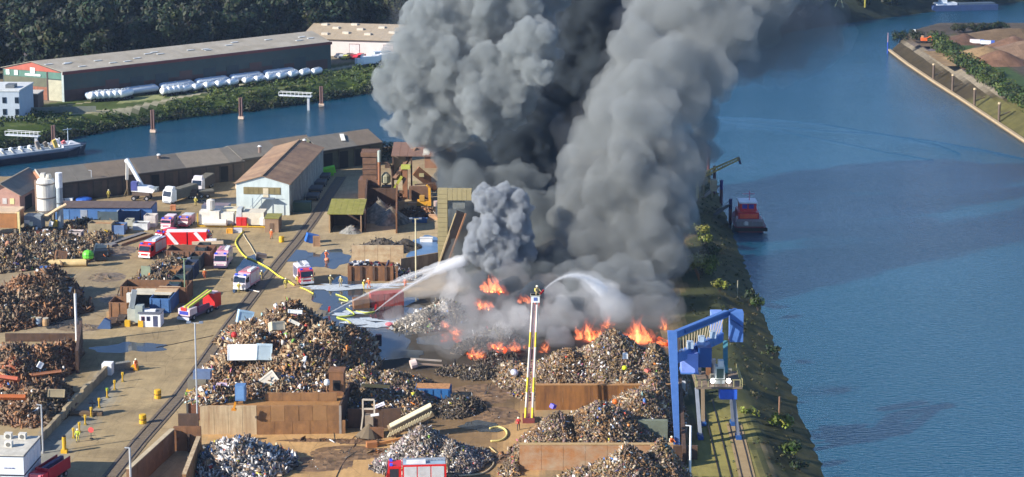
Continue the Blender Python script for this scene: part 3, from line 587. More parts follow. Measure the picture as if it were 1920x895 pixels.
ch = MB(); ch.tube([(4.6, -1, 5.9), (2.8, -1.6, 5.0), (1, -2, 3.8), (-1, -2, 3.3), (-4, -2, 3.4)], .35, 8); ch.out('duct', mat((214, 186, 146), .6), t)
t = T('chimney', 'slim pale grey chimney with a bright white top', 'chimney', 114, 434); MB().cyl((0, 0, 0), (0, 0, 9.5), .68, .68, 16).out('shaft', mat((150, 160, 166), .6), t); MB().cyl((0, 0, 9.5), (0, 0, 12.7), .72, .72, 16).out('top_section', mat((236, 238, 240), .5), t)
MB().cyl((0, 0, 6.1), (0, 0, 6.3), .85, .85, 12).out('collar', mat((90, 90, 92), .6), t)
t = T('process_tank', 'rust-orange box tank cut by the left edge of the yard', 'tank', -20, 445); ro = mat((168, 112, 62), .7, stain=(120, 84, 56), sa=.4)
MB().box(-3, 6, 0, 5, 2.0, 5.2).out('body', ro, t); MB().box(-3.1, 6.1, -.1, 5.1, 5.2, 5.5).out('rim', mat((216, 186, 150), .6), t)
for x in (-2, 1.5, 5.2): MB().box(x, x+.5, .2, .7, 0, 2).out('leg', mat((120, 110, 96), .7), t)
MB().box(6.3, 6.8, -.6, -.1, 0, 5.6).out('post', mat((220, 200, 140), .6), t)
t = T('control_cabinet', 'grey box cabin with white notice boards under the silo duct', 'cabin', 46, 440)
MB().box(0, 3.6, 0, 3, 0, 4.0).out('body', mat((126, 134, 140), .7), t); MB().box(.1, 1.2, -.1, -.01, 2.4, 3.1).out('notice', mat((230, 226, 216), .5), t); MB().box(1.0, 1.9, -.1, -.01, 1.6, 2.8).out('notice', mat((232, 230, 200), .5), t)
# ---- blue-walled long low shed
t = T('low_shed', 'long low shed with blue walls and brown flat roof', 'shed', 104, 412, -.02); L = 182/8.6
MB().box(0, L, 0, 5.5, 0, 2.7).out('wall', mat((70, 112, 168), .6, var=.15), t)
for i in range(12): MB().box(i*L/12-.1, (i+1)*L/12-.14, -.3, 5.8, 2.7, 2.9).out('roof_panel', mat((98, 82, 76), .85, var=.2), t)
for i in range(5): MB().box(1.5+i*4, 3+i*4, -.06, -.01, 0.1, 2.2).out('door', mat((150, 160, 176) if i % 2 else (84, 126, 180), .6), t)
# ================================================================== YARD STRUCTURES
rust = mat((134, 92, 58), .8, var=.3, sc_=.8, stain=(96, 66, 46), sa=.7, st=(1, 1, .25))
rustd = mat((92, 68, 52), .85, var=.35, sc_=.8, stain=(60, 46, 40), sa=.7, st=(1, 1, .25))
conc = mat((196, 174, 138), .85, var=.18, sc_=.7, stain=(136, 100, 66), sa=.75, st=(1.4, 1.4, .12))
concb = mat((150, 108, 66), .85, var=.22, sc_=.5, stain=(104, 74, 48), sa=.8, st=(.8, .8, .5))
steel = mat((84, 82, 80), .6, .2); dark = mat((24, 22, 22), .9); white = mat((226, 226, 224), .5, var=.06)
yellow = mat((214, 168, 36), .6, var=.15); red = mat((188, 28, 30), .45, var=.08); blue = mat((44, 92, 158), .55, var=.15)
def wallrow(name, label, cat, a, b, h, th, m, panel=2.4, z=0, capm=None, jag=.0):
    a = Vector(a) if len(a) == 3 else P(*a); b = Vector(b) if len(b) == 3 else P(*b); d = b-a; L = d.length; t = T(name, label, cat, 0, 0, math.atan2(d.y, d.x), loc=Vector((a.x, a.y, z)))
    n = max(1, round(L/panel))
    for i in range(n):
        hh = h*(1+R.uniform(-jag, jag)); MB().box(i*L/n, (i+1)*L/n-.04, R.uniform(-.02, .02), th, 0, hh).out('panel', m if not isinstance(m, list) else R.choice(m), t)
    if capm: MB().box(0, L, -.05, th+.05, h, h+.12).out('coping', capm, t)
    return t, L
# covered gravel bin with moss roof
t = T('open_shelter', 'open-fronted bin with a mossy sloping roof and gravel inside', 'shelter', 617, 436, -.03); w = 62/8.8; 
MB().box(0, .3, 0, 6.5, 0, 4.0).out('side_wall', rustd, t); MB().box(w-.3, w, 0, 6.5, 0, 4.0).out('side_wall', rustd, t); MB().box(.3, w-.3, 6.2, 6.5, 0, 4.6).out('rear_wall', rustd, t)
for i in range(6): MB().prism([(-.5, 4.0), (7.6, 5.4), (7.6, 5.6), (-.5, 4.2)], -.3+i*(w+.6)/6, -.3+(i+1)*(w+.6)/6-.03, 'x').out('roof_panel', moss, t)
MB().box(w-.35, w-.1, -.25, 0, 0, 4.1).out('post', mat((150, 120, 90), .7), t); MB().box(.0, .3, -.25, 0, 0, 4.1).out('post', mat((170, 140, 100), .7), t)
wallrow('bin_wall', 'dark steel bin wall right of the mossy shelter', 'wall', (686, 436), (690, 372), 4.6, .35, rustd); wallrow('bin_wall', 'tall rusty wall between gravel bin and the yellow excavator', 'wall', (745, 438), (746, 380), 4.4, .35, rust)
wallrow('bin_wall', 'rear wall closing the grey gravel bin', 'wall', (684, 386), (745, 386), 4.0, .35, rustd)
# shredder plant
t = T('shredder', 'rust-brown scrap shredder tower with pipes and canopy in front of the smoke', 'shredder', 672, 372, -.03)
rb = mat((122, 90, 68), .8, var=.3, sc_=.8, stain=(84, 62, 50), sa=.7)
MB().box(0, 4.6, 0, 5, 0, 4.2).out('lower_housing', rb, t); MB().box(1.0, 4.2, .4, 4.6, 4.2, 9.4).out('tower', rb, t); MB().box(.6, 4.6, .2, 4.8, 9.6, 10.6).out('top_platform', rb, t)
for i in range(7): MB().box(1.0+i*.5, 1.06+i*.5, .2, .26, 10.6, 11.4).out('railing_post', rb, t)
MB().bar((.8, .22, 11.4), (4.5, .22, 11.4), .1).out('handrail', rb, t)
for z in (5.4, 6.6, 7.8): MB().box(.9, 4.3, .3, .4, z, z+.16).out('rib', rustd, t)
MB().cyl((4.9, -.4, .5), (4.9, -.4, 8.6), .36, .36, 12).out('stack', mat((150, 98, 66), .6), t); MB().cyl((4.9, -.4, 8.6), (4.9, -.4, 11.2), .38, .38, 12).out('stack_top', mat((170, 180, 170), .5), t)
m = MB(); m.tube([(5.4, 0, 8.4), (6.8, 0, 8.3), (7.6, 0, 7.6), (7.8, 0, 6), (7.8, 0, 2)], .25, 8); m.out('pipe', rustd, t)
MB().lathe([(.3, 0), (1.1, .5), (1.1, 2), (.4, 2.8)], (6.3, .5, 3.2), 10).out('cyclone', mat((150, 146, 120), .6), t)
MB().lathe([(.2, -.4), (1.1, -.3), (1.1, .3), (.2, .4)], (7.2, -.3, 1.2), 14, 'y').out('flywheel', rb, t); MB().box(5.2, 8.6, 0.5, 3, .0, 2.6).out('motor_housing', rustd, t)
MB().box(10.2, 11.3, -.6, .4, 0, 7.0).out('mast', mat((138, 94, 64), .7), t); MB().box(9.9, 12.0, -.9, .5, 7.0, 7.9).out('cab', mat((186, 190, 90), .5), t); MB().bar((10.1, -.7, 5.4), (8.4, -.7, 2.6), .6).out('arm', mat((170, 170, 60), .6), t)
MB().bar((8.4, -.5, 4.8), (12.8, 3.5, 11.2), 1.6, .5).out('conveyor', rb, t)
MB().bar((13.2, -.3, 6.6), (18.0, 1.5, 2.2), .5, 2.4).out('chute', mat((146, 102, 70), .8), t)
for i in range(6): MB().prism([(0, 9.8), (7.0, 11.6), (7.0, 11.8), (0, 10.0)], 7.6+i*1.85, 7.6+(i+1)*1.85-.04, 'x').out('roof_panel', mat((122, 94, 80), .8, var=.2), t)
for x in (7.8, 12, 18.3): MB().box(x, x+.35, .4, .75, 0, 9.7).out('column', rustd, t)
MB().box(15.2, 18.6, .6, 1, 7.0, 9.7).out('gable_panel', mat((146, 106, 80), .8), t); MB().box(7.8, 10.8, 1.4, 1.8, 4, 9.5).out('side_panel', mat((140, 116, 92), .8), t)
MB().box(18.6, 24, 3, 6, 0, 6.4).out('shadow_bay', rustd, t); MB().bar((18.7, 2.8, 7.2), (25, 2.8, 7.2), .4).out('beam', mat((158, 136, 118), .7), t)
MB().box(11.8, 16.6, -2.5, -.9, .3, 3.2).out('hopper', rb, t); m = MB(); m.bar((13, -.7, 3.4), (25, -.7, 4.4), .3); m.bar((18, -.7, 1.2), (25, -.7, 2.6), .25)
for i in range(8): m.bar((17+i, -.7, 1.2+i*.2), (17+i, -.7, 3.6+i*.1), .12)
m.out('walkway', rustd, t)
for i, (x, z) in enumerate([(3, 2.2), (8.8, 5.6), (12.5, 3.4), (9.4, 1.2), (6.2, 7.2), (14, 5.2)]): MB().box(x, x+1.1, -.6, -.2, z, z+.8).out('bracket', [rb, rustd, mat((160, 150, 110), .7)][i % 3], t)
# yellow concrete tower with dark conveyor
t = T('transfer_tower', 'yellowish ribbed concrete tower half swallowed by the smoke', 'tower', 821, 496, -.03); yc = mat((158, 144, 104), .85, var=.12)
for i in range(16): MB().box(0, 1.95, 0, 1.8, i*.95, (i+1)*.95-.06).out('panel', yc, t)
for i in range(5): MB().box(2.0+i*.95, 2.9+i*.95, 0, 1.8, 13.0, 15.1).out('panel', yc, t)
MB().box(2.0, 5.4, .5, 1.8, 11.2, 12.95).out('window', mat((120, 122, 118), .3), t)
t2 = T('conveyor', 'long dark conveyor trough climbing beside the yellow tower', 'conveyor', 823, 500, -.03)
MB().bar((.6, -1.2, 0.6), (4.4, -.6, 11.2), .9, 1.6).out('trough', mat((44, 34, 30), .8), t2); MB().bar((-.1, -1.7, .5), (3.5, -1.0, 11.0), .3, .3).out('side_rail', mat((196, 172, 128), .7), t2); MB().bar((1.6, -1.7, .5), (5.4, -1.0, 11.0), .45, .3).out('side_rail', mat((160, 116, 84), .7), t2)
# mid bays
wallrow('bay_wall', 'cream-topped concrete bay wall behind the rusty skip', 'wall', (660, 497), (757, 497), 3.9, .5, mat((196, 176, 142), .85, var=.2, stain=(150, 108, 70), sa=.7, st=(.5, .5, 1)))
t, L = wallrow('scrap_skip', 'large rusty ribbed skip with three dark posts mid yard', 'skip', (652, 527), (738, 527), 2.9, .3, rust, panel=9)
for x in (.3, 2.4, 4.8, 7.1, 9.2): MB().box(x, x+.45, -.28, -.03, 0, 2.9).out('rib', rustd if x < 9 and x > 1 else rust, t)
MB().box(L-.3, L, .3, 3, 0, 2.9).out('end_wall', rustd, t); MB().box(0, .3, .3, 3, 0, 2.9).out('end_wall', rust, t); MB().box(0, L, 2.9, 3.2, 0, 2.9).out('back_wall', rust, t)
for i in range(26):
    x = R.uniform(.6, L-.6); MB().bar((x, R.uniform(.6, 2.6), 2.4), (x+R.uniform(-.6, .6), R.uniform(.6, 2.6), 3.0+R.random()*.8), R.uniform(.3, .9), .3).out('scrap_piece', mat(R.choice([(216, 214, 212), (60, 66, 90), (150, 40, 50), (120, 124, 130), (70, 60, 54)]), .6), t)
wallrow('bay_wall', 'pale grooved concrete wall left of the conveyor', 'wall', (752, 510), (822, 498), 2.6, .4, mat((154, 136, 112), .85, stain=(110, 90, 70), sa=.6, st=(2, 2, .2)))
t, L = wallrow('container', 'faded red container seen through the water spray', 'container', (696, 577), (758, 573), 2.4, 2.4, mat((158, 66, 56), .7, var=.2), panel=.62)
t, L = wallrow('container', 'brown low container left of the faded red one', 'container', (664, 580), (694, 578), 1.7, 2.2, rust, panel=1.2)
sheet(blob(798, 466, 3.6, 9, 77), .07, mat((96, 130, 168), .3), 'puddle')
for (x, y, s, c, l) in ((802, 455, 1.6, (230, 226, 220), 'white tarp edge at the head of the blue puddle'), (816, 412, 1.4, (216, 170, 130), 'small orange-pink crate beside the yellow tower'), (790, 418, 2, (66, 110, 160), 'crumpled blue sheet behind the lamp post')):
    t = T('crate', l, 'crate', x, y); MB().box(-s, s*.6, 0, .8, 0, .9).out('body', mat(c, .6), t); MB().box(-s-.1, s*.6+.1, -.1, .9, .9, 1.0).out('lid', mat(c, .6), t)
# ---- big bunker, centre bottom
zt = 4.3
b0 = P(376, 815); b1 = P(482, 815); b2 = P(640, 813)
t, L = wallrow('bunker_wall', 'pale streaked concrete front of the central scrap bunker', 'wall', b0, b1, zt, .5, conc, panel=2.2)
t, L = wallrow('bunker_wall', 'brown steel-plated front of the central scrap bunker', 'wall', b1+Vector((.02, -.05, 0)), b2, zt, .5, None or [concb, mat((140, 98, 60), .8, var=.2, stain=(100, 72, 48), sa=.6), mat((152, 112, 70), .8, var=.2)], panel=2.1)
MB().box(L-.3, L+.05, -.12, -.02, 0, zt).out('corner_post', mat((150, 140, 130), .6), t)
for i in range(5): MB().box(.05+i*2.6, .05+(i+1)*2.6-.06, -.07, -.03, 0, 2.0+.02*i).out('plate', concb, t)
# fill ledge on top
tb = terrain('ground', None, b0.x-.2, b2.x-.05, b0.y+.48, b0.y+10.2, .6, lambda X, Y: zt-.05+(vnoise(X, Y, .4, 81)-.5)*.25, lambda x, y, z: (LC((158, 116, 72))*(.7+.5*vnoise(x, y, .3, 83, 4)[:, None])))
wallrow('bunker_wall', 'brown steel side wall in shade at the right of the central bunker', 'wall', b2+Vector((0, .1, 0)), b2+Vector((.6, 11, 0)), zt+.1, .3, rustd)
wallrow('bunker_wall', 'low upper ledge wall at the foot of the rust heap', 'wall', P(497, 752, zt), P(632, 752, zt), 1.2, .4, concb, z=zt)
t = T('hopper', 'brown open-sided steel box on the right end of the bunker', 'hopper', 0, 0, loc=P(617, 742, zt)); MB().box(0, 2.2, 0, 2.2, 0, 3.6).out('body', rust, t); MB().box(.6, 1.7, -.06, -.01, .8, 2.4).out('opening', dark, t); MB().box(-.1, 2.3, -.1, 2.3, 3.6, 3.8).out('rim', rust, t)
t = T('blue_locker', 'upright light blue locker on top of the bunker', 'locker', 0, 0, loc=P(441, 758, zt)); MB().box(0, 1.5, 0, 1.1, .5, 2.9).out('body', mat((92, 130, 176), .5), t); MB().box(.15, 1.35, -.05, -.01, .7, 2.8).out('door', mat((104, 142, 186), .5), t); MB().box(.1, .3, .1, .3, 0, .5).box(1.2, 1.4, .1, .3, 0, .5).out('leg', dark, t)
t = T('yellow_valve', 'orange-yellow lever at the foot of the blue locker', 'lever', 0, 0, loc=P(438, 770, zt)); MB().bar((0, 0, 0), (.3, 0, 1.3), .3).out('lever', mat((214, 140, 30), .5), t); MB().box(-.3, .4, -.2, .3, 0, .3).out('base', mat((200, 130, 40), .5), t)
t = T('machinery_platform', 'yellow-railed machinery platform left of the bunker by the lamp post', 'platform', 350, 790); MB().box(0, 2.6, 0, 2.5, 4.6, 4.8).out('deck', yellow, t)
for x in (0, 2.3): MB().box(x, x+.3, 0, .3, 0, 4.6).out('leg', steel, t)
MB().box(.3, 2.2, .2, 2.0, .2, 4.2).out('machine_body', mat((110, 70, 50), .8), t); MB().box(.2, 3, .3, 2, 4.8, 6.4).out('hopper', mat((120, 112, 96), .7), t); MB().box(1, 3.6, .6, 2, 6.4, 7.6).out('cover', mat((100, 116, 146), .6), t)
# recess right of bunker: its shade is put into the dark wall colour
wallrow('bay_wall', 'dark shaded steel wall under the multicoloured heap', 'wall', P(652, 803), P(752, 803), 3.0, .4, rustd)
wallrow('bay_wall', 'low brown steel kerb at the corner of the shaded bay', 'wall', P(693, 822), P(720, 822), 1.6, .4, rust)
t = T('grab_frame', 'pale square loader frame standing on a cone of grit', 'loader', 681, 818); m = MB()
for a, c in (((0, 0, 3.2), (0, 0, 5.6)), ((1.7, 0, 3.2), (1.7, 0, 5.6)), ((0, 0, 5.6), (1.7, 0, 5.6)), ((0, 0, 4.2), (1.7, 0, 4.2)), ((0, 0, 3.2), (-.3, 0, 1))): m.bar(a, c, .22)
m.out('frame', mat((190, 176, 156), .6), t); MB().box(.3, 1.5, -.1, .9, 0.4, 3.2).out('column', mat((140, 124, 104), .7), t); MB().cyl((.7, -.6, -.1), (.9, 0, 1.9), 2.0, .2, 12).out('grit_cone', mat((110, 96, 76), .95), t); MB().bar((1.2, -.3, 3.3), (2.4, -.3, 3.5), .3).out('arm', white, t)
# bottom-left bunker trough
ba = P(262, 905); 
wl = [P(214, 925), P(262, 860), P(316, 800)]
t, L = wallrow('bunker_wall', 'long concrete side wall of the lower left bunker with a chipped top', 'wall', P(246, 925), P(328, 848), 3.4, .6, mat((130, 96, 68), .85, var=.3, stain=(90, 64, 46), sa=.6), capm=mat((190, 172, 140), .9, var=.25))
t, L = wallrow('bunker_wall', 'rear wall of the lower left bunker with a dark opening', 'wall', P(326, 846), P(378, 846), 3.6, .5, rust)
MB().box(L-1.9, L-1.6, -.5, -.04, 0, 2.6).out('post', rustd, t)
t, L = wallrow('bunker_wall', 'right side wall of the lower left bunker', 'wall', P(350, 935), P(377, 862), 3.4, .5, concb, capm=conc)
wallrow('bunker_wall', 'lit brown inner end of the lower left bunker', 'wall', P(335, 846)+Vector((-.1, .8, 0)), P(372, 846)+Vector((0, .8, 0)), 5.2, .5, rustd)
# barrier wall left (between heap and weighbridge lane)
t, L = wallrow('retaining_wall', 'long pale concrete block wall beside the row of yellow posts', 'wall', P(60, 850), P(212, 694), 1.5, .55, [mat((168, 150, 118), .9, var=.25), mat((142, 128, 104), .9, var=.25)], panel=2.2, jag=.2)
t, L = wallrow('retaining_wall', 'tall dark rusty wall holding back the lower left scrap', 'wall', P(148, 700), P(156, 640), 3.8, .5, rustd)
wallrow('retaining_wall', 'low dark wall at the back of the lower left scrap bay', 'wall', P(10, 641), P(150, 641), 1.4, .4, rustd)
# right bays
wallrow('retaining_wall', 'brown streaked concrete wall under the upper right scrap heap', 'wall', P(1004, 769), P(1262, 769), 3.9, .6, mat((150, 100, 50), .85, var=.2, sc_=.6, stain=(84, 54, 34), sa=.85, st=(1.2, 1.2, .15)), panel=4.3, capm=mat((168, 124, 78), .85))
wallrow('retaining_wall', 'orange-brown concrete wall below the middle right scrap heap', 'wall', P(974, 882), P(1262, 882), 3.7, .6, mat((170, 116, 70), .85, var=.2, stain=(176, 170, 148), sa=.6, st=(.4, .4, .6)), panel=2.9, capm=mat((180, 150, 104), .85))
wallrow('bay_block', 'grey-green concrete block wall in shade right of the scrap heap', 'wall', P(1196, 838), P(1252, 838), 3.9, .8, mat((112, 118, 100), .9, var=.3), panel=4)
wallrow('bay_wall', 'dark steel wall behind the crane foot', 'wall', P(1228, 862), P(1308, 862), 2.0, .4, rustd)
wallrow('edge_wall', 'weathered dark wall between the heaps and the crane rails', 'wall', P(1286, 870), P(1272, 640), 2.2, .5, rustd)
# ---- yellow frame base by crane
t = T('barrier_frame', 'yellow tubular barrier at the foot of the blue crane leg', 'barrier', 1236, 848); m = MB()
for z in (.5, 1.1): m.bar((0, 0, z), (5.4, -.4, z), .14)
for x in (0, 1.8, 3.6, 5.4): m.bar((x, -.07*x, 0), (x, -.07*x, 1.1), .14)
m.out('frame', yellow, t)
# ---- blue portal crane
cb = mat((84, 124, 190), .45, var=.1, stain=(60, 98, 160), sa=.5); cbd = mat((34, 78, 140), .45, var=.1)
g = P(1270, 840); t = T('portal_crane', 'blue portal crane over the right scrap heap', 'crane', 0, 0, 0, loc=Vector((g.x, g.y, 0)))
def L_(px, py, z): return P(px, py, z)-Vector((g.x, g.y, 0))
top = A(1259, 622, g.y)-Vector((g.x, g.y, 0)); H1 = top.z
MB().add([(-.35, -.35, 0), (.35, -.35, 0), (.35, .35, 0), (-.35, .35, 0), (top.x-.55, -.45, H1), (top.x+.75, -.45, H1), (top.x+.75, .65, H1), (top.x-.55, .65, H1)], [(0, 3, 2, 1), (4, 5, 6, 7), (0, 1, 5, 4), (1, 2, 6, 5), (2, 3, 7, 6), (3, 0, 4, 7)]).out('leg', cb, t)
MB().box(-.7, .7, -.9, .9, 0, .5).out('foot', cbd, t)
E1 = A(1362, 588, g.y+13)-g; B0 = Vector((top.x+.4, .1, H1-.5)); B1 = Vector((E1.x, 13, E1.z)); LB = A(1262, 672, g.y)-g; LB1 = A(1352, 632, g.y+13)-g
MB().bar(B0, B1, .7, 1.0).out('upper_girder', cb, t); MB().bar(Vector((LB.x+.4, .1, LB.z)), Vector((LB1.x, 13, LB1.z)), .8, 1.4).out('lower_girder', cb, t)
MB().bar(B0+Vector((1.6, 1.8, 0)), B1+Vector((1.6, 1.8, 0)), .5, .6).out('rear_girder', cbd, t)
m = MB()
for i in range(17):
    f = (i+1)/18; a = B0.lerp(B1, f); c = Vector((LB.x+.4, .1, LB.z)).lerp(Vector((LB1.x, 13, LB1.z)), f); MB().bar(a-Vector((0, 0, .5)), c+Vector((0, 0, .7)), .13).out('lattice_bar', mat((190, 172, 140), .6), t)
for f in (.2, .45, .7): a = Vector((LB.x+.4, .1, LB.z)).lerp(Vector((LB1.x, 13, LB1.z)), f); MB().box(a.x+.3, a.x+1.2, a.y, a.y+1, a.z+.7, a.z+1.7).out('winch_box', mat((170, 190, 210), .5), t)
c0 = A(1380, 612, g.y+13.5)-g; MB().box(c0.x-1.0, c0.x+1.0, 12.6, 14.4, c0.z-2.2, c0.z+2.4).out('counterweight', cb, t); c1 = A(1344, 612, g.y+15)-g; MB().box(c1.x-.9, c1.x+.8, 14.6, 16.4, c1.z-2.0, c1.z+2.2).out('machine_house', mat((120, 150, 214), .5), t)
MB().bar(c0+Vector((-.9, -.98, 1.4)), c0+Vector((.9, -.98, .2)), .7, .12).out('stripe', cbd, t)
k = A(1293, 678, g.y+3)-g; MB().box(k.x-1.2, k.x+1.2, 2.4, 5.0, k.z-1.5, k.z+1.3).out('operator_cab', mat((132, 156, 226), .4), t); MB().box(k.x-1.3, k.x+1.3, 2.3, 5.1, k.z-1.7, k.z-1.5).out('cab_base', cb, t)
MB().box(k.x+1.22, k.x+3.2, 3, 6.4, k.z-.9, k.z+2.0).out('engine_house', cbd, t)
def AA(px, py, dy): return A(px, py, g.y+dy)-g
pf = AA(1345, 716, 6); zz = pf.z; MB().box(AA(1302, 720, 6).x, AA(1388, 720, 6).x, 3.5, 11, zz-.3, zz).out('platform', mat((120, 104, 88), .7), t)
for px_, n_ in ((1304, 'railing'), (1388, 'railing')): x = AA(px_, 712, 6).x; m = MB(); m.bar((x, 3.5, zz+1.1), (x, 11, zz+1.1), .1); [m.bar((x, 3.5+i*1.5, zz), (x, 3.5+i*1.5, zz+1.1), .1) for i in range(6)]; m.out(n_, mat((170, 160, 110), .6), t)
m = MB(); x0 = AA(1304, 712, 3.5).x; x1 = AA(1388, 712, 3.5).x; m.bar((x0, 3.5, zz+1.1), (x1, 3.5, zz+1.1), .1); [m.bar((x0+(x1-x0)*i/7, 3.5, zz), (x0+(x1-x0)*i/7, 3.5, zz+1.1), .1) for i in range(8)]; m.out('railing', mat((170, 160, 110), .6), t)
for (pxt, pxb, y_, m_) in ((1306, 1313, 4, mat((150, 156, 166), .5)), (1317, 1318, 10, mat((150, 130, 104), .6)), (1374, 1384, 4, mat((120, 126, 140), .5)), (1368, 1374, 10, mat((110, 116, 130), .5))):
    a = AA(pxt, 730, y_); MB().bar((a.x, y_, zz-.3), (AA(pxb, 820, y_).x, y_, .3), .5, .5).out('leg', m_, t); MB().box(AA(pxb, 820, y_).x-.4, AA(pxb, 820, y_).x+.4, y_-.9, y_+.9, .05, .55).out('wheel_truck', cbd, t)
bb = AA(1366, 740, 4); MB().box(bb.x-1.3, bb.x+1.2, 3.6, 5.6, zz-1.9, zz-.4).out('drive_box', mat((48, 96, 200), .4), t)
MB().bar(AA(1360, 700, 7), AA(1360, 640, 10), .7).out('mast', mat((60, 116, 130), .5), t)
s_ = AA(1349, 690, 6); MB().box(s_.x-.7, s_.x+.7, 5, 6.4, zz, zz+2.6).out('slewing_cab', mat((200, 206, 200), .5), t); MB().box(s_.x-.5, s_.x+.5, 4.9, 4.99, zz+.9, zz+2.3).out('window', mat((70, 90, 84), .2), t); MB().box(s_.x-.3, s_.x+.5, 5, 5.9, zz+2.6, zz+3.5).out('vent', white, t)
for dx in (-1.1, 1.2): MB().lathe([(.05, -.25), (.34, -.2), (.36, .1), (.05, .15)], (s_.x+dx, 4.6, zz+.6), 12, 'y').out('floodlight', mat((255, 246, 236), .3, var=0, emit=5), t)
for i in range(12): MB().box(R.uniform(x0+.5, x1-.8), 0, 0, 0, 0, 0) if False else None
for i in range(10): x = R.uniform(x0+.4, x1-1); y = R.uniform(6.6, 10); h = R.uniform(.5, 2.4); MB().box(x, x+R.uniform(.3, .9), y, y+.7, zz, zz+h).out('machinery', mat(R.choice([(90, 90, 84), (150, 146, 130), (70, 76, 90), (130, 90, 60)]), .6), t)
# sign writing on the lower girder: pale unreadable lettering
m = MB()
for i in range(7): p0 = Vector((LB.x+.4, .1, LB.z)).lerp(Vector((LB1.x, 13, LB1.z)), .56+i*.045)+Vector((.05, -.55, 0)); m.bar(p0+Vector((0, 0, -.25)), p0+Vector((0, 0, .28)), .26, .05)
m.out('lettering', mat((120, 140, 170), .5), t)
# ---- lamp posts & poles
def lamp(px, py, h, label, r=.11, heads=2, m_=None, cat='lamp post', z=0):
    m_ = m_ or mat((176, 178, 180), .5); t = T('lamp_post', label, cat, px, py, z=z); MB().cyl((0, 0, 0), (0, 0, h), r*1.3, r, 8).out('pole', m_, t); MB().cyl((0, 0, 0), (0, 0, .4), r*2.4, r*2, 8).out('base', mat((150, 150, 148), .7), t)
    if heads >= 2:
        MB().bar((-.9, 0, h), (.9, 0, h), .1).out('crossarm', m_, t)
        for x in (-.9, .9): MB().box(x-.3, x+.3, -.25, .25, h, h+.22).out('lamp_head', mat((120, 130, 146), .4), t)
    elif heads == 1: MB().bar((0, 0, h), (-.7, 0, h+.05), .12).out('lamp_head', m_, t)
    return t
lamp(371, 815, 17.0, 'tall floodlight mast beside the railway track and bunker'); lamp(81, 850, 7.2, 'slim grey lamp post behind the white containers', heads=1); lamp(246, 925, 6.4, 'grey lamp post at the bottom edge beside the bunker wall', r=.14, heads=1)
lamp(347, 556, 7.2, 'green-grey lamp post among the open containers', m_=mat((140, 160, 130), .5)); lamp(780, 525, 12, 'pale lamp post in front of the blue puddle', m_=mat((206, 196, 160), .5), r=.13); lamp(1293, 935, 10.2, 'slender white pole at the bottom right before the crane', m_=white, r=.14, heads=1)
lamp(173, 372, 6.5, 'thin lamp post before the long brown shed', heads=1); lamp(288, 345, 6.0, 'faint lamp post left of the white handler', heads=1)
t = T('post', 'tall bright white pole standing alone by the scrap bay', 'pole', 144, 642); MB().cyl((0, 0, 0), (0, 0, 8.6), .22, .22, 10).out('pole', white, t); MB().cyl((0, 0, 8.6), (0, 0, 9.3), .1, .08, 8).out('tip', mat((180, 150, 110), .6), t); MB().box(-.4, .4, -.3, .3, 0, .3).out('base', conc, t)
# yellow posts
grpY = 'row of slim yellow posts beside the weighbridge lane'
ys = [(230, 716, 'farthest back, by the white block'), (215, 731, 'second from the white block'), (201, 746, 'third from the white block, green-topped'), (186, 765, 'beside the dark sign pole'), (171, 782, 'orange-tinted, just past the dark sign pole'), (160, 797, 'above the yellow-vested person'), (149, 811, 'directly behind the yellow-vested person'), (138, 822, 'left of the yellow-vested person')]
for x, y, l in ys:
    t = T('bollard', 'slim yellow post '+l, 'bollard', x, y, group=grpY); MB().cyl((0, 0, 0), (0, 0, 1.5), .12, .12, 8).out('post', yellow, t); MB().box(-.22, .22, -.2, .2, 0, .2).out('base', mat((150, 130, 60), .7), t); MB().box(-.2, .2, -.06, .06, 1.1, 1.6).out('plate', mat((200, 170, 60) if 'green' not in l else (120, 170, 60), .5), t)
t = T('bollard', 'thick yellow post with a square base nearest the red tipper', 'bollard', 121, 849); MB().cyl((0, 0, .5), (0, 0, 2.4), .3, .3, 12).out('post', yellow, t); MB().box(-.45, .45, -.4, .4, 0, .5).out('base', yellow, t); MB().cyl((0, 0, 2.4), (0, 0, 2.55), .28, .2, 12).out('cap', dark, t)
for x, y, l in ((296, 747, 'yellow banded drum on the road, nearer the railway'), (268, 794, 'yellow banded drum in the middle of the road, lower one')):
    t = T('drum', l, 'drum', x, y); MB().lathe([(.5, 0), (.55, .05), (.55, .5), (.52, .55), (.52, .8), (.55, .85), (.55, 1.35), (.45, 1.4)], n=14).out('body', yellow, t); MB().lathe([(.565, .62), (.565, .74)], n=14).out('band', mat((120, 80, 30), .6), t)
t = T('drum', 'plain yellow barrel standing near the small brown hut', 'drum', 528, 454); MB().lathe([(.5, 0), (.55, .1), (.55, 1.1), (.5, 1.2)], n=14).out('body', mat((226, 178, 30), .5), t); MB().lathe([(.2, 1.2), (.2, 1.3)], n=8).out('lid', mat((180, 150, 40), .6), t)
t = T('concrete_block', 'white concrete block at the end of the block wall', 'block', 191, 704); MB().box(0, 1.6, 0, 1.6, 0, 1.9).out('body', mat((232, 232, 230), .7, var=.05), t)
t, L = wallrow('gabion', 'grey stone gabion between the white block and yellow machine', 'gabion', P(212, 697), P(246, 692), 1.2, 1.0, mat((130, 128, 120), .95, var=.5, sc_=5), panel=1)
t = T('compactor', 'small yellow machine at the end of the gabion', 'machine', 245, 695); MB().prism([(0, 0), (1.2, 0), (1.1, .7), (.6, 1.2), (0, .6)], 0, .8, 'y').out('body', mat((222, 170, 30), .5), t); MB().cyl((.2, -.1, .3), (.2, .9, .3), .3, .3, 10).out('roller', steel, t)
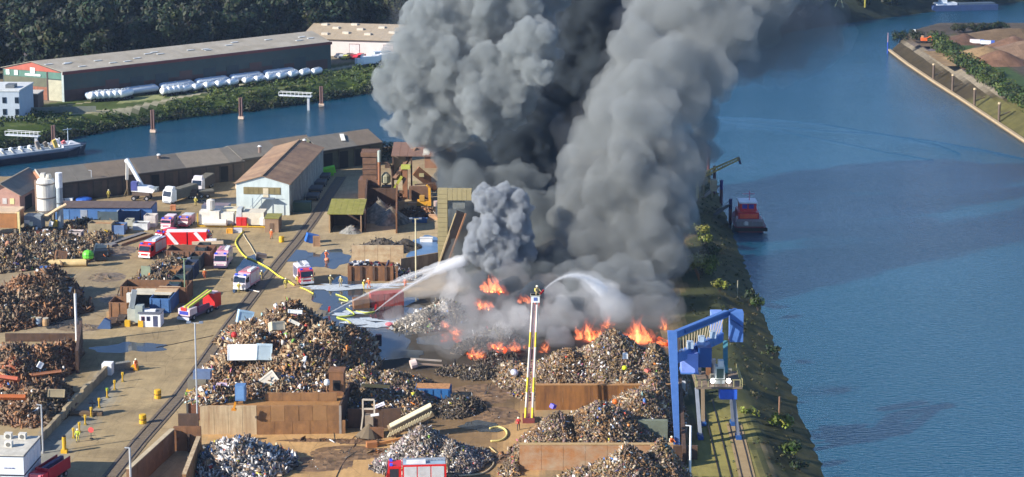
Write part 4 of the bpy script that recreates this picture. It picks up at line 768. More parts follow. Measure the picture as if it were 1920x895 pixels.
t = T('stop_sign', 'round red paddle sign on the road near the yellow vest', 'sign', 171, 823); MB().cyl((0, 0, 0), (0, 0, 1.0), .05, .05, 6).out('pole', steel, t); MB().lathe([(.1, -.03), (.42, -.03), (.42, .03), (.1, .03)], (0, 0, 1.35), 16, 'y').out('disc', mat((236, 96, 92), .5), t); MB().box(-.2, .2, -.2, .2, 0, .08).out('base', dark, t)
t = T('sign_post', 'dark post with crossed boards in the wall shade', 'sign', 174, 780); MB().cyl((0, 0, 0), (0, 0, 2.8), .08, .08, 6).out('pole', mat((50, 44, 60), .6), t); MB().box(-.6, .5, -.05, .05, 1.9, 2.1).out('board', mat((60, 54, 60), .6), t); MB().bar((-3.4, 0, .35), (1.4, .3, .35), .9, .5).out('branches', mat((110, 88, 64), .9), t)
# white containers bottom-left
t = T('office_container', 'stacked white office containers with roof vents at bottom left', 'container stack', -20, 925, -.06); wc = mat((222, 226, 230), .5, var=.06, stain=(150, 160, 170), sa=.25, st=(1, 1, .3)); w = 4.9
for k_, z in enumerate((0, 2.7)):
    MB().box(-1, w, 0, 7.5, z, z+2.62).out('unit', wc, t)
    MB().box(-1.02, w+.04, -.04, 7.54, z+2.5, z+2.62).out('edge_beam', mat((60, 64, 80), .6), t)
    for i in range(5): MB().box(w+.01, w+.05, .2+i*1.45, 1.5+i*1.45, z+.15, z+2.4).out('side_panel', wc, t)
MB().box(-1.05, w+.05, -.05, 7.55, 5.34, 5.5).out('roof', mat((206, 200, 186), .7, stain=(150, 140, 120), sa=.4), t)
for x, y in ((.3, 6), (2.3, 6), (1.4, 2.8)): v = MB().box(x, x+1.0, y, y+.8, 5.5, 6.3).out('roof_unit', mat((214, 208, 196), .6), t); MB().lathe([(.1, -.02), (.3, -.02), (.3, .02), (.1, .02)], (x+.5, y-.03, 5.9), 12, 'y').out('fan', mat((110, 106, 98), .6), v)
MB().box(2.2, 2.7, -.08, -.05, 3.6, 3.68).box(2.8, 3.2, -.08, -.05, 3.6, 3.68).box(3.3, 3.6, -.08, -.05, 3.58, 3.7).out('lettering', mat((60, 60, 130), .5), t)
# gatehouse
t = T('gatehouse', 'small white weighbridge cabin with dark roof between tanks and platform truck', 'cabin', 262, 613); w = 3.7
MB().box(0, w, 0, 2.6, 0, 2.4).out('wall', mat((232, 234, 236), .6, var=.04), t); MB().box(-.25, w+.2, -.2, 2.8, 2.4, 2.6).out('roof', mat((96, 100, 112), .7), t); MB().box(.6, 2.7, .6, 1.4, 2.6, 2.9).out('roof_sign', mat((240, 240, 240), .5), t)
MB().box(2.4, 3.2, -.05, -.01, .1, 2.0).out('door', mat((70, 76, 104), .5), t)
for x, c in ((.3, (120, 56, 70)), (1.25, (66, 72, 110))): f = MB().box(x, x+.6, -.06, -.01, 1.1, 1.9).out('window', mat(c, .4), t); MB().box(x+.1, x+.5, -.09, -.06, 1.2, 1.8).out('pane', mat((40, 44, 70), .15), f)
t = T('water_tank', 'upright grey plastic water tanks stacked beside the cabin', 'tank', 240, 612)
MB().box(-.2, 1.4, .5, 2, .6, 2.9).out('body', mat((176, 178, 166), .5), t); MB().box(1.3, 2.6, .2, 1.8, .6, 3.6).out('body', mat((160, 168, 160), .5), t)
for x in (-.5, 1.9): MB().box(x, x+.9, -.4, .3, 0, 1.1).out('pallet_frame', yellow, t)
MB().bar((.4, 1.2, 3), (1.0, 1.4, 6.2), .7, .9).out('tilted_panel', mat((170, 176, 176), .5), t); MB().box(-.4, .3, 1.1, 2, 4.0, 5.6).out('sack', mat((210, 206, 196), .7), t)
m = T('tarpaulin', 'triangular blue tarp on the ground left of the cabin', 'tarp', 181, 617); MB().prism([(0, 0), (2.5, 0), (2.4, 1.4), (1.4, 1.9)], 0, .8, 'y').out('sheet', mat((64, 92, 134), .6), m); MB().box(2.4, 2.7, 0, 1, 0, .1).out('weight', dark, m)
for i, (x, y, c, l) in enumerate([(206, 600, (170, 140, 100), 'tan crate behind the blue tarp'), (212, 612, (84, 66, 54), 'dark scrap bundle right of the blue tarp'), (228, 606, (70, 60, 56), 'black-brown scrap bundle beside the water tanks')]):
    t = T('crate', l, 'crate', x, y); m = MB(); m.box(-.6, .6, 0, 1, .3, 1.4); m.bar((-1, -.2, .2), (1.3, .4, .5), .5); m.bar((-.2, .5, 0), (.9, 0, 1.5), .3); m.out('body', mat(c, .8), t)
# open containers row
def ocont(label, px0, px1, py, h, D, c, fill=None, open_front=False, lid=None, rz=RZ, ribs=True, group=None):
    a = P(px0, py); w = (px1-px0)/sc(px0, py); t = T('open_container', label, 'container', 0, 0, rz, group, loc=a); m_ = mat(c, .75, var=.25, sc_=1, stain=tuple(v*.7 for v in c), sa=.5, st=(1, 1, .3)); th = .12
    if not open_front: MB().box(0, w, 0, th, 0, h).out('front_wall', m_, t)
    MB().box(0, w, D-th, D, 0, h).out('rear_wall', m_, t); MB().box(0, th, th, D-th, 0, h).out('side_wall', m_, t); MB().box(w-th, w, th, D-th, 0, h).out('side_wall', m_, t); MB().box(th, w-th, th, D-th, 0, fill[1] if fill else .15).out('load' if fill else 'floor', mat(fill[0], .9, var=.5, sc_=3) if fill else m_, t)
    if ribs:
        for i in range(max(2, int(w/1.0))): x = .3+i*(w-.6)/max(1, int(w/1.0)-1); MB().box(x-.06, x+.06, -.1 if not open_front else D, -.01 if not open_front else D+.08, .1, h-.1).out('rib', m_, t)
        for i in range(max(2, int(D/1.0))): y = .3+i*(D-.6)/max(1, int(D/1.0)-1); MB().box(w, w+.09, y-.06, y+.06, .1, h-.1).out('rib', m_, t)
    if lid: MB().box(-.1, w+.1, D*lid[1], D+.1, h, h+.12).out('lid', mat(lid[0], .7), t)
    return t
ocont('long rusty brown open container right behind the water tanks', 205, 243, 603, 3.5, 4, (142, 100, 66)); ocont('wide brown open container at the back of the mid-left row', 226, 352, 567, 3.0, 5, (132, 94, 64))
ocont('pale-lidded container with blue front and dark open bay', 246, 318, 582, 2.6, 5, (90, 84, 86), open_front=True, lid=((206, 196, 172), .25)); ocont('mid-blue corrugated container facing the cabin', 281, 320, 587, 2.7, 8, (72, 116, 172), lid=((190, 160, 124), .55))
for i, (x, y) in enumerate([(327, 572), (340, 556), (352, 541), (364, 524), (377, 507), (388, 490)]):
    ocont(['dark blue open container nearest the platform truck', 'dark teal open container second along the road', 'dark container with mixed scrap third along the road', 'dark blue container in the middle of the road-side row', 'dark container behind the lamp post top', 'last dark container of the road-side row near the red truck'][i], x-22, x, y, 2.8, 4.5, [(48, 66, 88), (44, 70, 74), (52, 58, 66), (46, 62, 90), (40, 52, 60), (56, 66, 70)][i], fill=((96, 78, 60), 2.2))
ocont('brown roofed container bay directly below the long red container', 312, 398, 498, 3.0, 5, (128, 90, 66), fill=((60, 48, 42), 1.5)); ocont('orange-tan container end with scrap wheels around', 315, 358, 523, 1.8, 3, (176, 126, 76), fill=((170, 120, 76), 1.7))
t = T('panel', 'upright pale green slab leaning left of the container row', 'slab', 265, 527); MB().prism([(0, 0), (1.8, 0), (1.8, 2.8), (.0, 2.9)], 0, .35, 'y').out('slab', mat((150, 160, 134), .8), t); MB().box(-.1, 1.9, .3, .9, 0, .3).out('foot', dark, t)
ocont('small blue container with a dark doorway on the open yard', 70, 96, 525, 2.1, 2.6, (66, 112, 178), fill=((60, 100, 160), 2.05)); t = COL.objects[-1]
tt = T('doorway_panel', 'dark doorway opening in the small blue yard container', 'door', 81, 525.8); MB().box(0, .8, -.25, -.15, 0, 1.6).out('opening', dark, tt); MB().box(-.1, 0, -.25, -.15, 0, 1.7).out('door_frame', mat((50, 90, 150), .5), tt)
ocont('blue skip of earth at the end of the multicoloured heap', 778, 844, 752, 2.0, 2.6, (40, 104, 164), fill=((180, 128, 80), 2.1)); ocont('pale blue low skip tilted below the blue skip', 765, 802, 762, 1.0, 2.2, (96, 150, 170), fill=((70, 90, 96), .8), rz=.1)
# small white container + misc left-mid
for a in (('white steel container right of the dark blue skip', 270, 292, 426, 2.5, 2.5, (214, 206, 196)), ('low white open skip in front of the white container', 249, 277, 432, 1.5, 2.4, (222, 224, 222)), ('pointed pale hopper skip left of the low white skip', 234, 249, 429, 1.9, 2, (186, 184, 166)), ('dark blue-grey skip before the blue-walled shed', 222, 262, 416, 2.4, 3, (40, 62, 96)), ('grey-green lidded skip before the blue-walled shed', 183, 222, 414, 2.0, 3, (76, 94, 104)),
          ('beige striped open skip in the left scrap yard', 165, 210, 440, 2.4, 3, (166, 150, 118)), ('light blue round-bottomed skip with orange load', 205, 233, 440, 2.0, 3, (106, 134, 176)), ('white steel skip filled by a rusty shell', 127, 152, 450, 1.6, 2.6, (222, 206, 200)), ('red-brown flat box on the left scrap heap', 66, 86, 447, 1.4, 2, (128, 62, 48))):
    ocont(a[0], *a[1:6], a[6], fill=((170, 116, 70) if 'orange' in a[0] or 'beige' in a[0] else (70, 62, 60), a[4]*.8), ribs=False)
# ramps and slabs
for (x0, x1, y, D, c, l) in ((203, 222, 462, 12, (120, 118, 118), 'grey concrete slab sloping past the light blue skip'), (222, 240, 460, 10, (142, 118, 88), 'tan slab beside the grey one')):
    a = P(x0-8, y); t = T('slab', l, 'slab', 0, 0, -.5, loc=a); MB().box(0, (x1-x0)/9, 0, D, 0, .5).out('slab', mat(c, .85), t); MB().box(0, (x1-x0)/9, -.1, 0, 0, .4).out('edge', mat((90, 86, 80), .9), t)
t = T('pipe', 'long cream pipe lying at the front of the left scrap yard', 'pipe', 84, 501, 0); MB().cyl((0, .6, .6), (8.2, .6, .75), .75, .75, 14).out('pipe', mat((206, 180, 128), .7, stain=(170, 140, 90), sa=.5), t); MB().cyl((8.2, .6, .75), (8.26, .6, .75), .66, .66, 14).out('pipe_end', mat((120, 100, 80), .8), t)
t = T('pipe', 'grey pipe with a black end left of the cream pipe', 'pipe', 8, 503, 0); MB().cyl((0, .6, .5), (4.6, .6, .5), .55, .55, 12).out('pipe', mat((118, 108, 96), .7), t); MB().cyl((4.6, .6, .5), (7.2, .6, .5), .6, .6, 12).out('black_section', mat((34, 34, 40), .6), t)
for x, y, c, l in ((62, 600, (150, 140, 120), 'pale ribbed barrel left of the barrel group'), (73, 602, (130, 150, 170), 'blue-white barrel in the middle of the barrel group'), (86, 603, (176, 140, 96), 'tan barrel at the right of the barrel group'), (68, 588, (150, 140, 130), 'grey barrel standing behind the others')):
    t = T('barrel', l, 'barrel', x, y+8, group='barrels beside the left rust heap'); MB().lathe([(.5, 0), (.58, .1), (.6, .8), (.5, 1.3)], n=12).out('body', mat(c, .6), t); MB().lathe([(.5, 1.3), (.52, 1.4)], n=12).out('lid', mat((190, 180, 160), .6), t)
# ---- trommel
t = T('trommel', 'tilted cream trommel screen propped in the yard', 'screen', 731, 822, .12); m = MB()
MB().bar((0, 0, 1.0), (6.2, .5, 3.9), 1.6, 1.5).out('trough', mat((150, 130, 100), .8, stain=(100, 80, 60), sa=.7), t)
for i in range(16): f = i/15; MB().bar((.1+6*f, -.85, 1.25+2.9*f), (.1+6*f-.5, -.9, .45+2.9*f), .18).out('slat', mat((206, 190, 150), .7), t)
MB().bar((0, -.2, 1.95), (6.1, .2, 4.8), 1.5, .14).out('lid', mat((222, 208, 170), .6), t); MB().bar((3.2, 0, 0), (3.6, 0, 2.2), .5).out('leg', mat((200, 170, 120), .7), t); MB().bar((5.0, .5, 0), (5.6, .5, 3), .4).out('leg', steel, t)
t = T('timber_beam', 'orange-brown beam lying in front of the trommel', 'beam', 700, 838, .25); MB().bar((0, 0, .3), (5.0, .4, .8), .4).out('beam', mat((182, 124, 70), .8), t); MB().box(-1, .5, -.5, .5, 0, .8).out('stump', mat((170, 110, 64), .8), t)
t = T('bucket_loader', 'white drum and long steel arms lying on the burnt ground', 'wreck', 770, 692, .0); MB().cyl((0, 0, .7), (.9, .3, .9), .75, .75, 12).out('drum', mat((222, 200, 190), .5), t); MB().bar((0, .4, 1.6), (5.0, 1.2, 1.0), .25).out('arm', mat((190, 176, 160), .5), t); MB().bar((1, 0, .9), (5.2, .8, .3), .25).out('arm', mat((176, 150, 130), .5), t)
# ---- far river structures
for x, y0, y1, l in ((287, 206, 249, 'rust-brown mooring dolphin left of the two in mid basin'), (452, 183, 224, 'rust-brown mooring dolphin between gangway and left dolphin'), (603, 162, 200, 'rust-brown mooring dolphin right of the white gangway'), (101, 235, 272, 'brown mooring dolphin behind the moored barge')):
    s = sc(x, y1, WZ); t = T('mooring_dolphin', l, 'mooring pile', x, y1, z=WZ, group='steel mooring dolphins in the basin'); h = (y1-y0)/s
    for dx, dy in ((-.35, 0), (.35, 0), (0, .6)): MB().cyl((dx, dy, -1), (dx, dy, h), .27, .27, 8).out('pile', mat((112, 84, 78), .8), t)
    MB().box(-.8, .8, -.5, 1.0, .1, .9).out('collar', mat((214, 186, 162), .7), t)
for pts, l in (((525, 176, 586, 180, 579, 206), 'white lattice gangway with post on the far bank'), ((14, 250, 78, 254, 72, 274), 'white lattice gangway above the moored barge')):
    a = P(pts[0], pts[1]+4, 0); s = sc(pts[0], pts[1]); L = (pts[2]-pts[0])/s; t = T('gangway', l, 'gangway', 0, 0, -.25 if 0 else -.14, loc=a+Vector((0, -1, 0)))
    MB().bar((0, 0, .4), (L, 0, .2), 1.8, .25).out('deck', mat((206, 210, 212), .6), t)
    for s_ in (-.9, .9): MB().bar((0, s_, 1.5), (L, s_, 1.2), .12).out('handrail', white, t)
    for i in range(9): MB().bar((L*i/8, -.9, .4), (L*i/8, -.9, 1.5), .1).out('baluster', white, t)
    MB().bar((L*.9, 0, .3), (L*.9, 0, -6), .7).out('pier_post', mat((170, 172, 176), .6), t)
# mooring piles right quay
for x, y0, y1, c, l in ((1328, 275, 322, (50, 50, 100), 'dark blue-topped mooring pile farthest up the quay'), (1339, 310, 366, (84, 62, 66), 'brown mooring pile just left of the yellow crane tip'), (1352, 337, 382, (48, 36, 110), 'violet-topped mooring pile below the yellow crane'), (1369, 372, 420, (36, 40, 96), 'dark blue mooring pile touching the fireboat bow')):
    s = sc(x, y1, WZ); h = (y1-y0)/s; t = T('mooring_pile', l, 'mooring pile', x, y1, z=WZ); MB().cyl((0, 0, -1), (0, 0, h*.6), .38, .38, 10).out('pile', mat((90, 50, 60), .7), t); MB().cyl((0, 0, h*.6), (0, 0, h), .4, .4, 10).out('top_section', mat(c, .6), t)
for a, b_ in (((1318, 372), (1346, 352)), ((1340, 405), (1366, 388))):
    t = T('mooring_walkway', 'pale plank walkway out to the violet-topped pile' if a[0] < 1330 else 'dark walkway out to the pile at the fireboat', 'walkway', 0, 0, 0, loc=P(*a)); d = P(*b_)-P(*a); MB().bar((0, 0, .2), (d.x, d.y, .4), .9, .2).out('deck', mat((126, 110, 96) if a[0] < 1330 else (50, 50, 48), .8), t); MB().bar((0, -.4, 1.1), (d.x, d.y-.4, 1.3), .08).out('handrail', steel, t)
# yellow grab crane with boom over water
t = T('quay_crane', 'faded yellow lattice-boom crane half in smoke on the far quay', 'crane', 1308, 372, 0); yb = mat((184, 160, 92), .6, var=.2)
s = sc(1308, 372); a = Vector((1.5, 0, 5.6)); b_ = Vector((75/s, 0, 9.2))
for off in ((-.5, .5), (.5, .5), (-.5, -.5), (.5, -.5)): MB().bar(a+Vector((0, off[0], off[1])), b_+Vector((0, off[0]*.5, off[1]*.6)), .16).out('boom_chord', yb, t)
m = MB()
for i in range(14): f0, f1 = i/14, (i+1)/14; p0 = a.lerp(b_, f0); p1 = a.lerp(b_, f1); m.bar(p0+Vector((0, -.4, .4)), p1+Vector((0, -.4, -.4)), .12); m.bar(p0+Vector((0, -.4, -.4)), p1+Vector((0, .4, .4)), .1)
m.out('boom_lattice', yb, t); MB().cyl(b_+Vector((0, -.3, 0)), b_+Vector((0, .3, 0)), .45, .45, 10).out('sheave', mat((100, 90, 80), .6), t); MB().bar(b_+Vector((.2, 0, -.3)), b_+Vector((.5, 0, -1.2)), .5).out('hook_block', mat((50, 50, 90), .6), t)
MB().box(-.4, .2, -.3, .3, 0, 9.4).out('mast', mat((170, 156, 100), .6), t); MB().box(-2.6, 1.6, .3, 3, 4.0, 6.6).out('engine_house', mat((150, 134, 110), .7), t); MB().bar((-3.6, 0, 6.4), (-1.6, 0, 10.4), .5, .4).out('back_stay', mat((150, 150, 80), .6), t); MB().box(-3.2, -1.4, -.4, .6, 5.2, 6.1).out('cab', mat((216, 180, 190), .5), t)
for x in (-2.6, 1.2, 3.2): MB().box(x, x+.4, .4, .8, 0, 4.2).out('leg', mat((130, 120, 96), .7), t)
MB().box(3, 4.4, 0, 1.8, 1.6, 4.2).out('ballast_box', mat((160, 152, 130), .7), t)
t = T('wooden_post', 'slim brown post on the bank below the crane', 'post', 1461, 775, z=-2); MB().cyl((0, 0, -1), (0, 0, 2.6), .14, .14, 8).out('post', mat((140, 104, 80), .8), t); MB().cyl((0, 0, 2.6), (0, 0, 2.7), .18, .1, 8).out('cap', mat((120, 90, 70), .8), t)
t = T('wooden_post', 'slim pale post on the shaded bank above the crane', 'post', 1383, 548, z=-.6); MB().cyl((0, 0, -1), (0, 0, 2.2), .1, .1, 8).out('post', mat((150, 144, 120), .8), t); MB().cyl((0, 0, 2.2), (0, 0, 2.3), .15, .1, 8).out('cap', mat((120, 110, 90), .8), t)
t = T('fence', 'rusty fence posts along the sunlit grass strip', 'fence', 1300, 512)
for i in range(8): MB().cyl((i*.12, -i*1.7+6, 0), (i*.12, -i*1.7+6, 1.5), .06, .06, 6).out('post', mat((130, 84, 60), .8), t)
MB().bar((0, 6, 1.3), (.9, -6, 1.3), .05).out('wire', steel, t)
# peninsula things
for x, y0, y1, z, l in ((1750, 122, 146, -2.4, 'first brown quay pile from the tip of the peninsula'), (1786, 142, 168, -2.4, 'second quay pile from the peninsula tip, pale head'), (1827, 168, 194, -2.4, 'third quay pile from the peninsula tip'), (1873, 195, 222, -2.4, 'fourth quay pile, nearest the right edge')):
    s = sc(x, y1, z); t = T('quay_pile', l, 'mooring pile', x, y1, z=z, group='piles on the sloping bank of the spoil peninsula'); h = (y1-y0)/s; MB().cyl((0, 0, -2), (0, 0, h), .38, .38, 8).out('pile', mat((100, 84, 72), .8), t); MB().cyl((0, 0, h), (0, 0, h+.5), .5, .42, 8).out('head', mat((190, 168, 132), .7), t); MB().bar((0, 0, .6), (3.4, 1.2, 1.8), .3).out('brace', mat((120, 104, 80), .8), t)
t = T('navigation_mark', 'tall blue and white marker pole at the peninsula tip', 'marker', 1664, 100, z=WZ); MB().cyl((0, 0, -1), (0, 0, 4), .22, .2, 8).out('lower_pole', mat((40, 70, 170), .5), t); MB().cyl((0, 0, 4), (0, 0, 7.4), .14, .1, 8).out('upper_pole', mat((190, 150, 160), .5), t)
t = T('navigation_mark', 'small white beacon behind the dark bush at the tip', 'beacon', 1714, 72, z=2); MB().cyl((0, 0, 0), (0, 0, 2.6), .1, .1, 6).out('pole', white, t); MB().box(-.4, .4, -.2, .2, 2.4, 3.2).out('lantern', white, t)
t = T('excavator', 'small orange excavator working near the peninsula tip', 'excavator', 1727, 80, z=2); MB().box(0, 3, 0, 2, .8, 2.4).out('body', mat((224, 104, 44), .5), t); MB().box(.2, 1.2, .2, 1.4, 2.4, 3.4).out('cab', mat((200, 150, 110), .4), t); MB().box(-.2, 3.2, -.2, .4, 0, .8).box(-.2, 3.2, 1.6, 2.2, 0, .8).out('track', dark, t); t.scale = (.7, .7, .7); MB().bar((2.6, 1, 1.8), (4.8, 1, 3.2), .4).bar((4.8, 1, 3.2), (5.6, 1, .8), .35).out('boom', mat((224, 110, 50), .5), t)
def earthmound(label, px, py, rx, ry, h, c, seed, z=2.):
    r = np.random.RandomState(seed); a = P(px, py, z); n = 26; xs = np.linspace(-1.3, 1.3, n); X, Y = np.meshgrid(xs*rx, xs*ry); d = np.sqrt((X/rx)**2+(Y/ry)**2); nn = vnoise(X+a.x, Y+a.y, .25, seed, 4)
    Z = np.maximum(h*np.clip(1-d*(.85+.4*nn), -.1, 1)**1.0*(.8+.4*nn), -.3); idx = np.arange(n*n).reshape(n, n); q = np.stack([idx[:-1, :-1], idx[:-1, 1:], idx[1:, 1:], idx[1:, :-1]], -1).reshape(-1, 4)
    C = np.array(lin(c))*(.7+.6*vnoise(X.ravel()[q].mean(1), Y.ravel()[q].mean(1), .7, seed+1, 3)[:, None]); o = colmesh('spoil_mound', np.stack([X.ravel()+a.x, Y.ravel()+a.y, Z.ravel()+z], 1), q, C, GROUND); o.data.shade_smooth(); return props(o, label, 'mound')
for i, a in enumerate([('tan cone of spoil at the centre of the peninsula', 1846, 108, 13, 13, 4.2, (138, 114, 82)), ('darker brown spoil mound in front of the tan cone', 1872, 118, 11, 9, 4.5, (112, 84, 66)), ('large brown spoil mound cut by the right edge', 1925, 100, 15, 16, 4.6, (118, 96, 78)), ('long low brown spoil ridge at the back of the peninsula', 1890, 74, 26, 12, 4.5, (104, 86, 66)), ('small dark spoil heap left of the white trucks', 1806, 80, 8, 8, 3.6, (92, 70, 58)), ('reddish spoil heap behind the tan cone', 1900, 88, 10, 9, 4, (110, 84, 68))]): earthmound(a[0], *a[1:6], a[6], 500+i)
for x, y, c, l in ((1818, 84, (226, 214, 210), 'white truck parked among the spoil mounds, left one'), (1838, 86, (216, 222, 232), 'blue-white truck right of the other on the spoil ground')):
    t = T('tipper_truck', l, 'truck', x, y, -.3, z=2); t.scale = (.7, .7, .6); MB().box(0, 5, 0, 2.4, 1, 3).out('body', mat(c, .5), t); MB().box(5.1, 6.8, 0, 2.4, .7, 3.1).out('cab', mat((60, 90, 170), .5), t)
    for wx in (1, 3.6, 6): MB().cyl((wx, -.05, .5), (wx, .3, .5), .5, .5, 10).out('wheel', dark, t)
# gantry and ship at far top right
t = T('loading_gantry', 'pale yellow loading gantry on the far shore beside the smoke', 'gantry', 1565, 14, z=2); gy = mat((150, 150, 110), .6); MB().bar((0, 0, 5), (14, 0, 5), .8).out('beam', gy, t); MB().bar((0, 0, 0), (2, 0, 5), .4).bar((3.4, 0, 0), (2, 0, 5), .4).out('leg', gy, t); MB().bar((12, 0, 0), (12, 0, 5), .5).out('leg', mat((170, 160, 70), .6), t); MB().box(0, 5, 0, 1, 5.4, 7).out('machine_house', mat((130, 160, 160), .6), t)
# ================================================================== SCRAP HEAPS
PAL = {
 'great': [(112, 84, 58), (92, 66, 48), (140, 106, 74), (84, 64, 50), (160, 120, 80), (110, 92, 74), (66, 52, 44), (150, 132, 106), (134, 116, 94), (120, 90, 60), (176, 160, 134), (98, 80, 60), (130, 110, 90)],
 'rust': [(98, 88, 66), (82, 76, 66), (124, 106, 80), (112, 74, 48), (92, 62, 42), (132, 92, 62), (76, 54, 40), (150, 104, 66), (100, 80, 64), (60, 46, 38), (140, 120, 100)],
 'mix': [(112, 84, 56), (90, 72, 56), (132, 96, 56), (70, 58, 50), (104, 92, 76), (60, 54, 54), (146, 118, 72), (88, 82, 80), (120, 100, 112), (96, 88, 58), (176, 166, 150), (150, 108, 60), (76, 66, 80)],
 'alu': [(150, 150, 156), (120, 122, 130), (176, 176, 180), (90, 92, 100), (210, 210, 214), (104, 92, 84), (60, 62, 70), (150, 130, 110)],
 'grey': [(110, 108, 112), (140, 136, 134), (80, 78, 84), (168, 164, 166), (96, 84, 72), (124, 104, 84), (60, 58, 64), (130, 118, 132), (190, 188, 190)],
 'dark': [(58, 54, 50), (76, 68, 58), (44, 42, 42), (92, 82, 68), (70, 62, 60), (110, 96, 76)],
 'yard': [(104, 84, 62), (80, 68, 54), (128, 104, 74), (60, 54, 48), (92, 88, 80), (120, 92, 66), (150, 134, 104), (50, 48, 50)],
 'ash': [(116, 110, 100), (140, 132, 120), (88, 82, 74), (160, 154, 146), (70, 64, 58)],
}
ACC = [(220, 218, 214), (236, 234, 230), (190, 60, 40), (220, 130, 50), (200, 190, 60), (70, 110, 170), (150, 190, 190), (190, 110, 130), (210, 196, 160), (60, 60, 130), (110, 150, 60)]
def heap(label, mounds, pal, n, smin, smax, base, acc=.06, z0=0., clip=None, lift=.0, elong=1.6, seed=None, cat='scrap heap', name='scrap_heap'):
    seed = seed or len(label)*7+n; r = np.random.RandomState(seed)
    if pal in ('rust', 'yard', 'dark', 'great'): smin *= .6; smax = smin+(smax-smin)*.4; n = int(n*3.6); elong = 2.6
    else: n = int(n*2.2); smin *= .8; smax *= .75
    ms = [(P(px, py, z0), rx, ry, h) for px, py, rx, ry, h in mounds]
    x0 = min(p.x-rx*1.35 for p, rx, ry, h in ms); x1 = max(p.x+rx*1.35 for p, rx, ry, h in ms); y0 = min(p.y-ry*1.35 for p, rx, ry, h in ms); y1 = max(p.y+ry*1.35 for p, rx, ry, h in ms)
    def hz(X, Y):
        Z = np.zeros_like(X); nn = vnoise(X, Y, .16, seed, 4); n2 = vnoise(X, Y, .8, seed+5, 3)
        for p, rx, ry, h in ms:
            d = np.sqrt(((X-p.x)/rx)**2+((Y-p.y)/ry)**2); Z = np.maximum(Z, h*np.clip(1.06-d*(.85+.45*nn), -.2, 1)-0*X)
        return Z*(.76+.36*nn)+(n2-.5)*.5*(Z > .15)-.06*(Z <= .15)
    st = max(.5, (x1-x0)/70); xs = np.arange(x0, x1, st); ys = np.arange(y0, y1, st); X, Y = np.meshgrid(xs, ys); Z = hz(X, Y); idx = np.arange(X.size).reshape(X.shape)
    q = np.stack([idx[:-1, :-1], idx[:-1, 1:], idx[1:, 1:], idx[1:, :-1]], -1).reshape(-1, 4); k = Z.ravel()[q].max(1) > .02
    if clip: k &= clip(X.ravel()[q].mean(1), Y.ravel()[q].mean(1))
    q = q[k]; MIX = {'rust': ((112, 90, 68), .3), 'mix': ((120, 102, 78), .38), 'grey': ((124, 116, 106), .3), 'yard': ((100, 86, 68), .25)}; mc, mk = MIX.get(pal, ((0, 0, 0), 0)); P_ = np.array([lin(c) for c in PAL[pal]])*(1-mk)+np.array(lin(mc))*mk
    C0 = np.array(lin(base))*(.6+.8*r.rand(len(q), 1)); V = [np.stack([X.ravel(), Y.ravel(), Z.ravel()+z0], 1)]; Fs = [q]; Cs = [C0]; off = X.size
    # pieces: bent plates / boxes with 8 corners
    px = r.uniform(x0, x1, n*4); py = r.uniform(y0, y1, n*4); pz = hz(px, py); ok = pz > .12
    edge = (~ok) & (hz(px+.8, py+.8) > .1) & (r.rand(len(px)) < .3); ok |= edge
    if clip: ok &= clip(px, py)
    px, py, pz = px[ok][:n], py[ok][:n], np.maximum(pz[ok][:n], 0); m = len(px)
    s = smin*(smax/smin)**(r.rand(m)**2.0); e = s[:, None]*np.stack([r.uniform(.5, elong, m), r.uniform(.2, .9, m)**1.3, r.uniform(.05, .4, m)], 1)*.5
    bm_ = r.rand(m) < .03; e[bm_] = np.stack([r.uniform(.6, 1.5, m), r.uniform(.03, .12, m), r.uniform(.03, .1, m)], 1)[bm_]*(.55 if smax < 1.2 and pal in ('mix', 'grey') else .8); sh_ = r.rand(m) < .012; e[sh_] = np.stack([r.uniform(.5, 1.1, m), r.uniform(.4, .8, m), r.uniform(.03, .08, m)], 1)[sh_]*(.45 if pal in ('mix', 'grey', 'dark', 'ash', 'alu') else .7)
    box = np.array([(-1, -1, -1), (1, -1, -1), (1, 1, -1), (-1, 1, -1), (-1, -1, 1), (1, -1, 1), (1, 1, 1), (-1, 1, 1)], float)
    v = box[None]*(1+r.uniform(-.45, .3, (m, 8, 3)))*e[:, None, :]
    v[:, :, 2] += (v[:, :, 0]**2)*r.uniform(-.4, .4, (m, 1))/np.maximum(e[:, :1]*2, .3)
    a, b_, c_ = r.uniform(0, 6.28, m), r.normal(0, .8, m), r.normal(0, .8, m)
    ca, sa, cb_, sb, cc, sc2 = np.cos(a), np.sin(a), np.cos(b_), np.sin(b_), np.cos(c_), np.sin(c_)
    R_ = np.stack([np.stack([ca*cb_, ca*sb*sc2-sa*cc, ca*sb*cc+sa*sc2], -1), np.stack([sa*cb_, sa*sb*sc2+ca*cc, sa*sb*cc-ca*sc2], -1), np.stack([-sb, cb_*sc2, cb_*cc], -1)], 1)
    v = np.einsum('nij,nkj->nki', R_, v)+np.stack([px, py, pz+z0+s*.12+lift], 1)[:, None, :]
    bf = np.array([(0, 3, 2, 1), (4, 5, 6, 7), (0, 1, 5, 4), (1, 2, 6, 5), (2, 3, 7, 6), (3, 0, 4, 7)]); f = (bf[None]+np.arange(m)[:, None, None]*8+off).reshape(-1, 4)
    cl = (vnoise(px, py, .35, seed+9, 2)*len(P_)*1.4+r.uniform(-2.2, 2.2, m)).astype(int) % len(P_)
    col = P_[cl]*r.uniform(.75, 1.3, (m, 1))*np.array([1.06, 1.0, .9]); ac = r.rand(m) < acc*(.55 if pal != 'alu' else 1); AC = np.array([lin(c) for c in ACC]); wt = r.randint(0, len(AC), m); wt = np.where(r.rand(m) < .5, r.randint(0, 2, m), wt); col[ac] = AC[wt[ac]]
    V.append(v.reshape(-1, 3)); Fs.append(f); Cs.append(np.repeat(col, 6, axis=0))
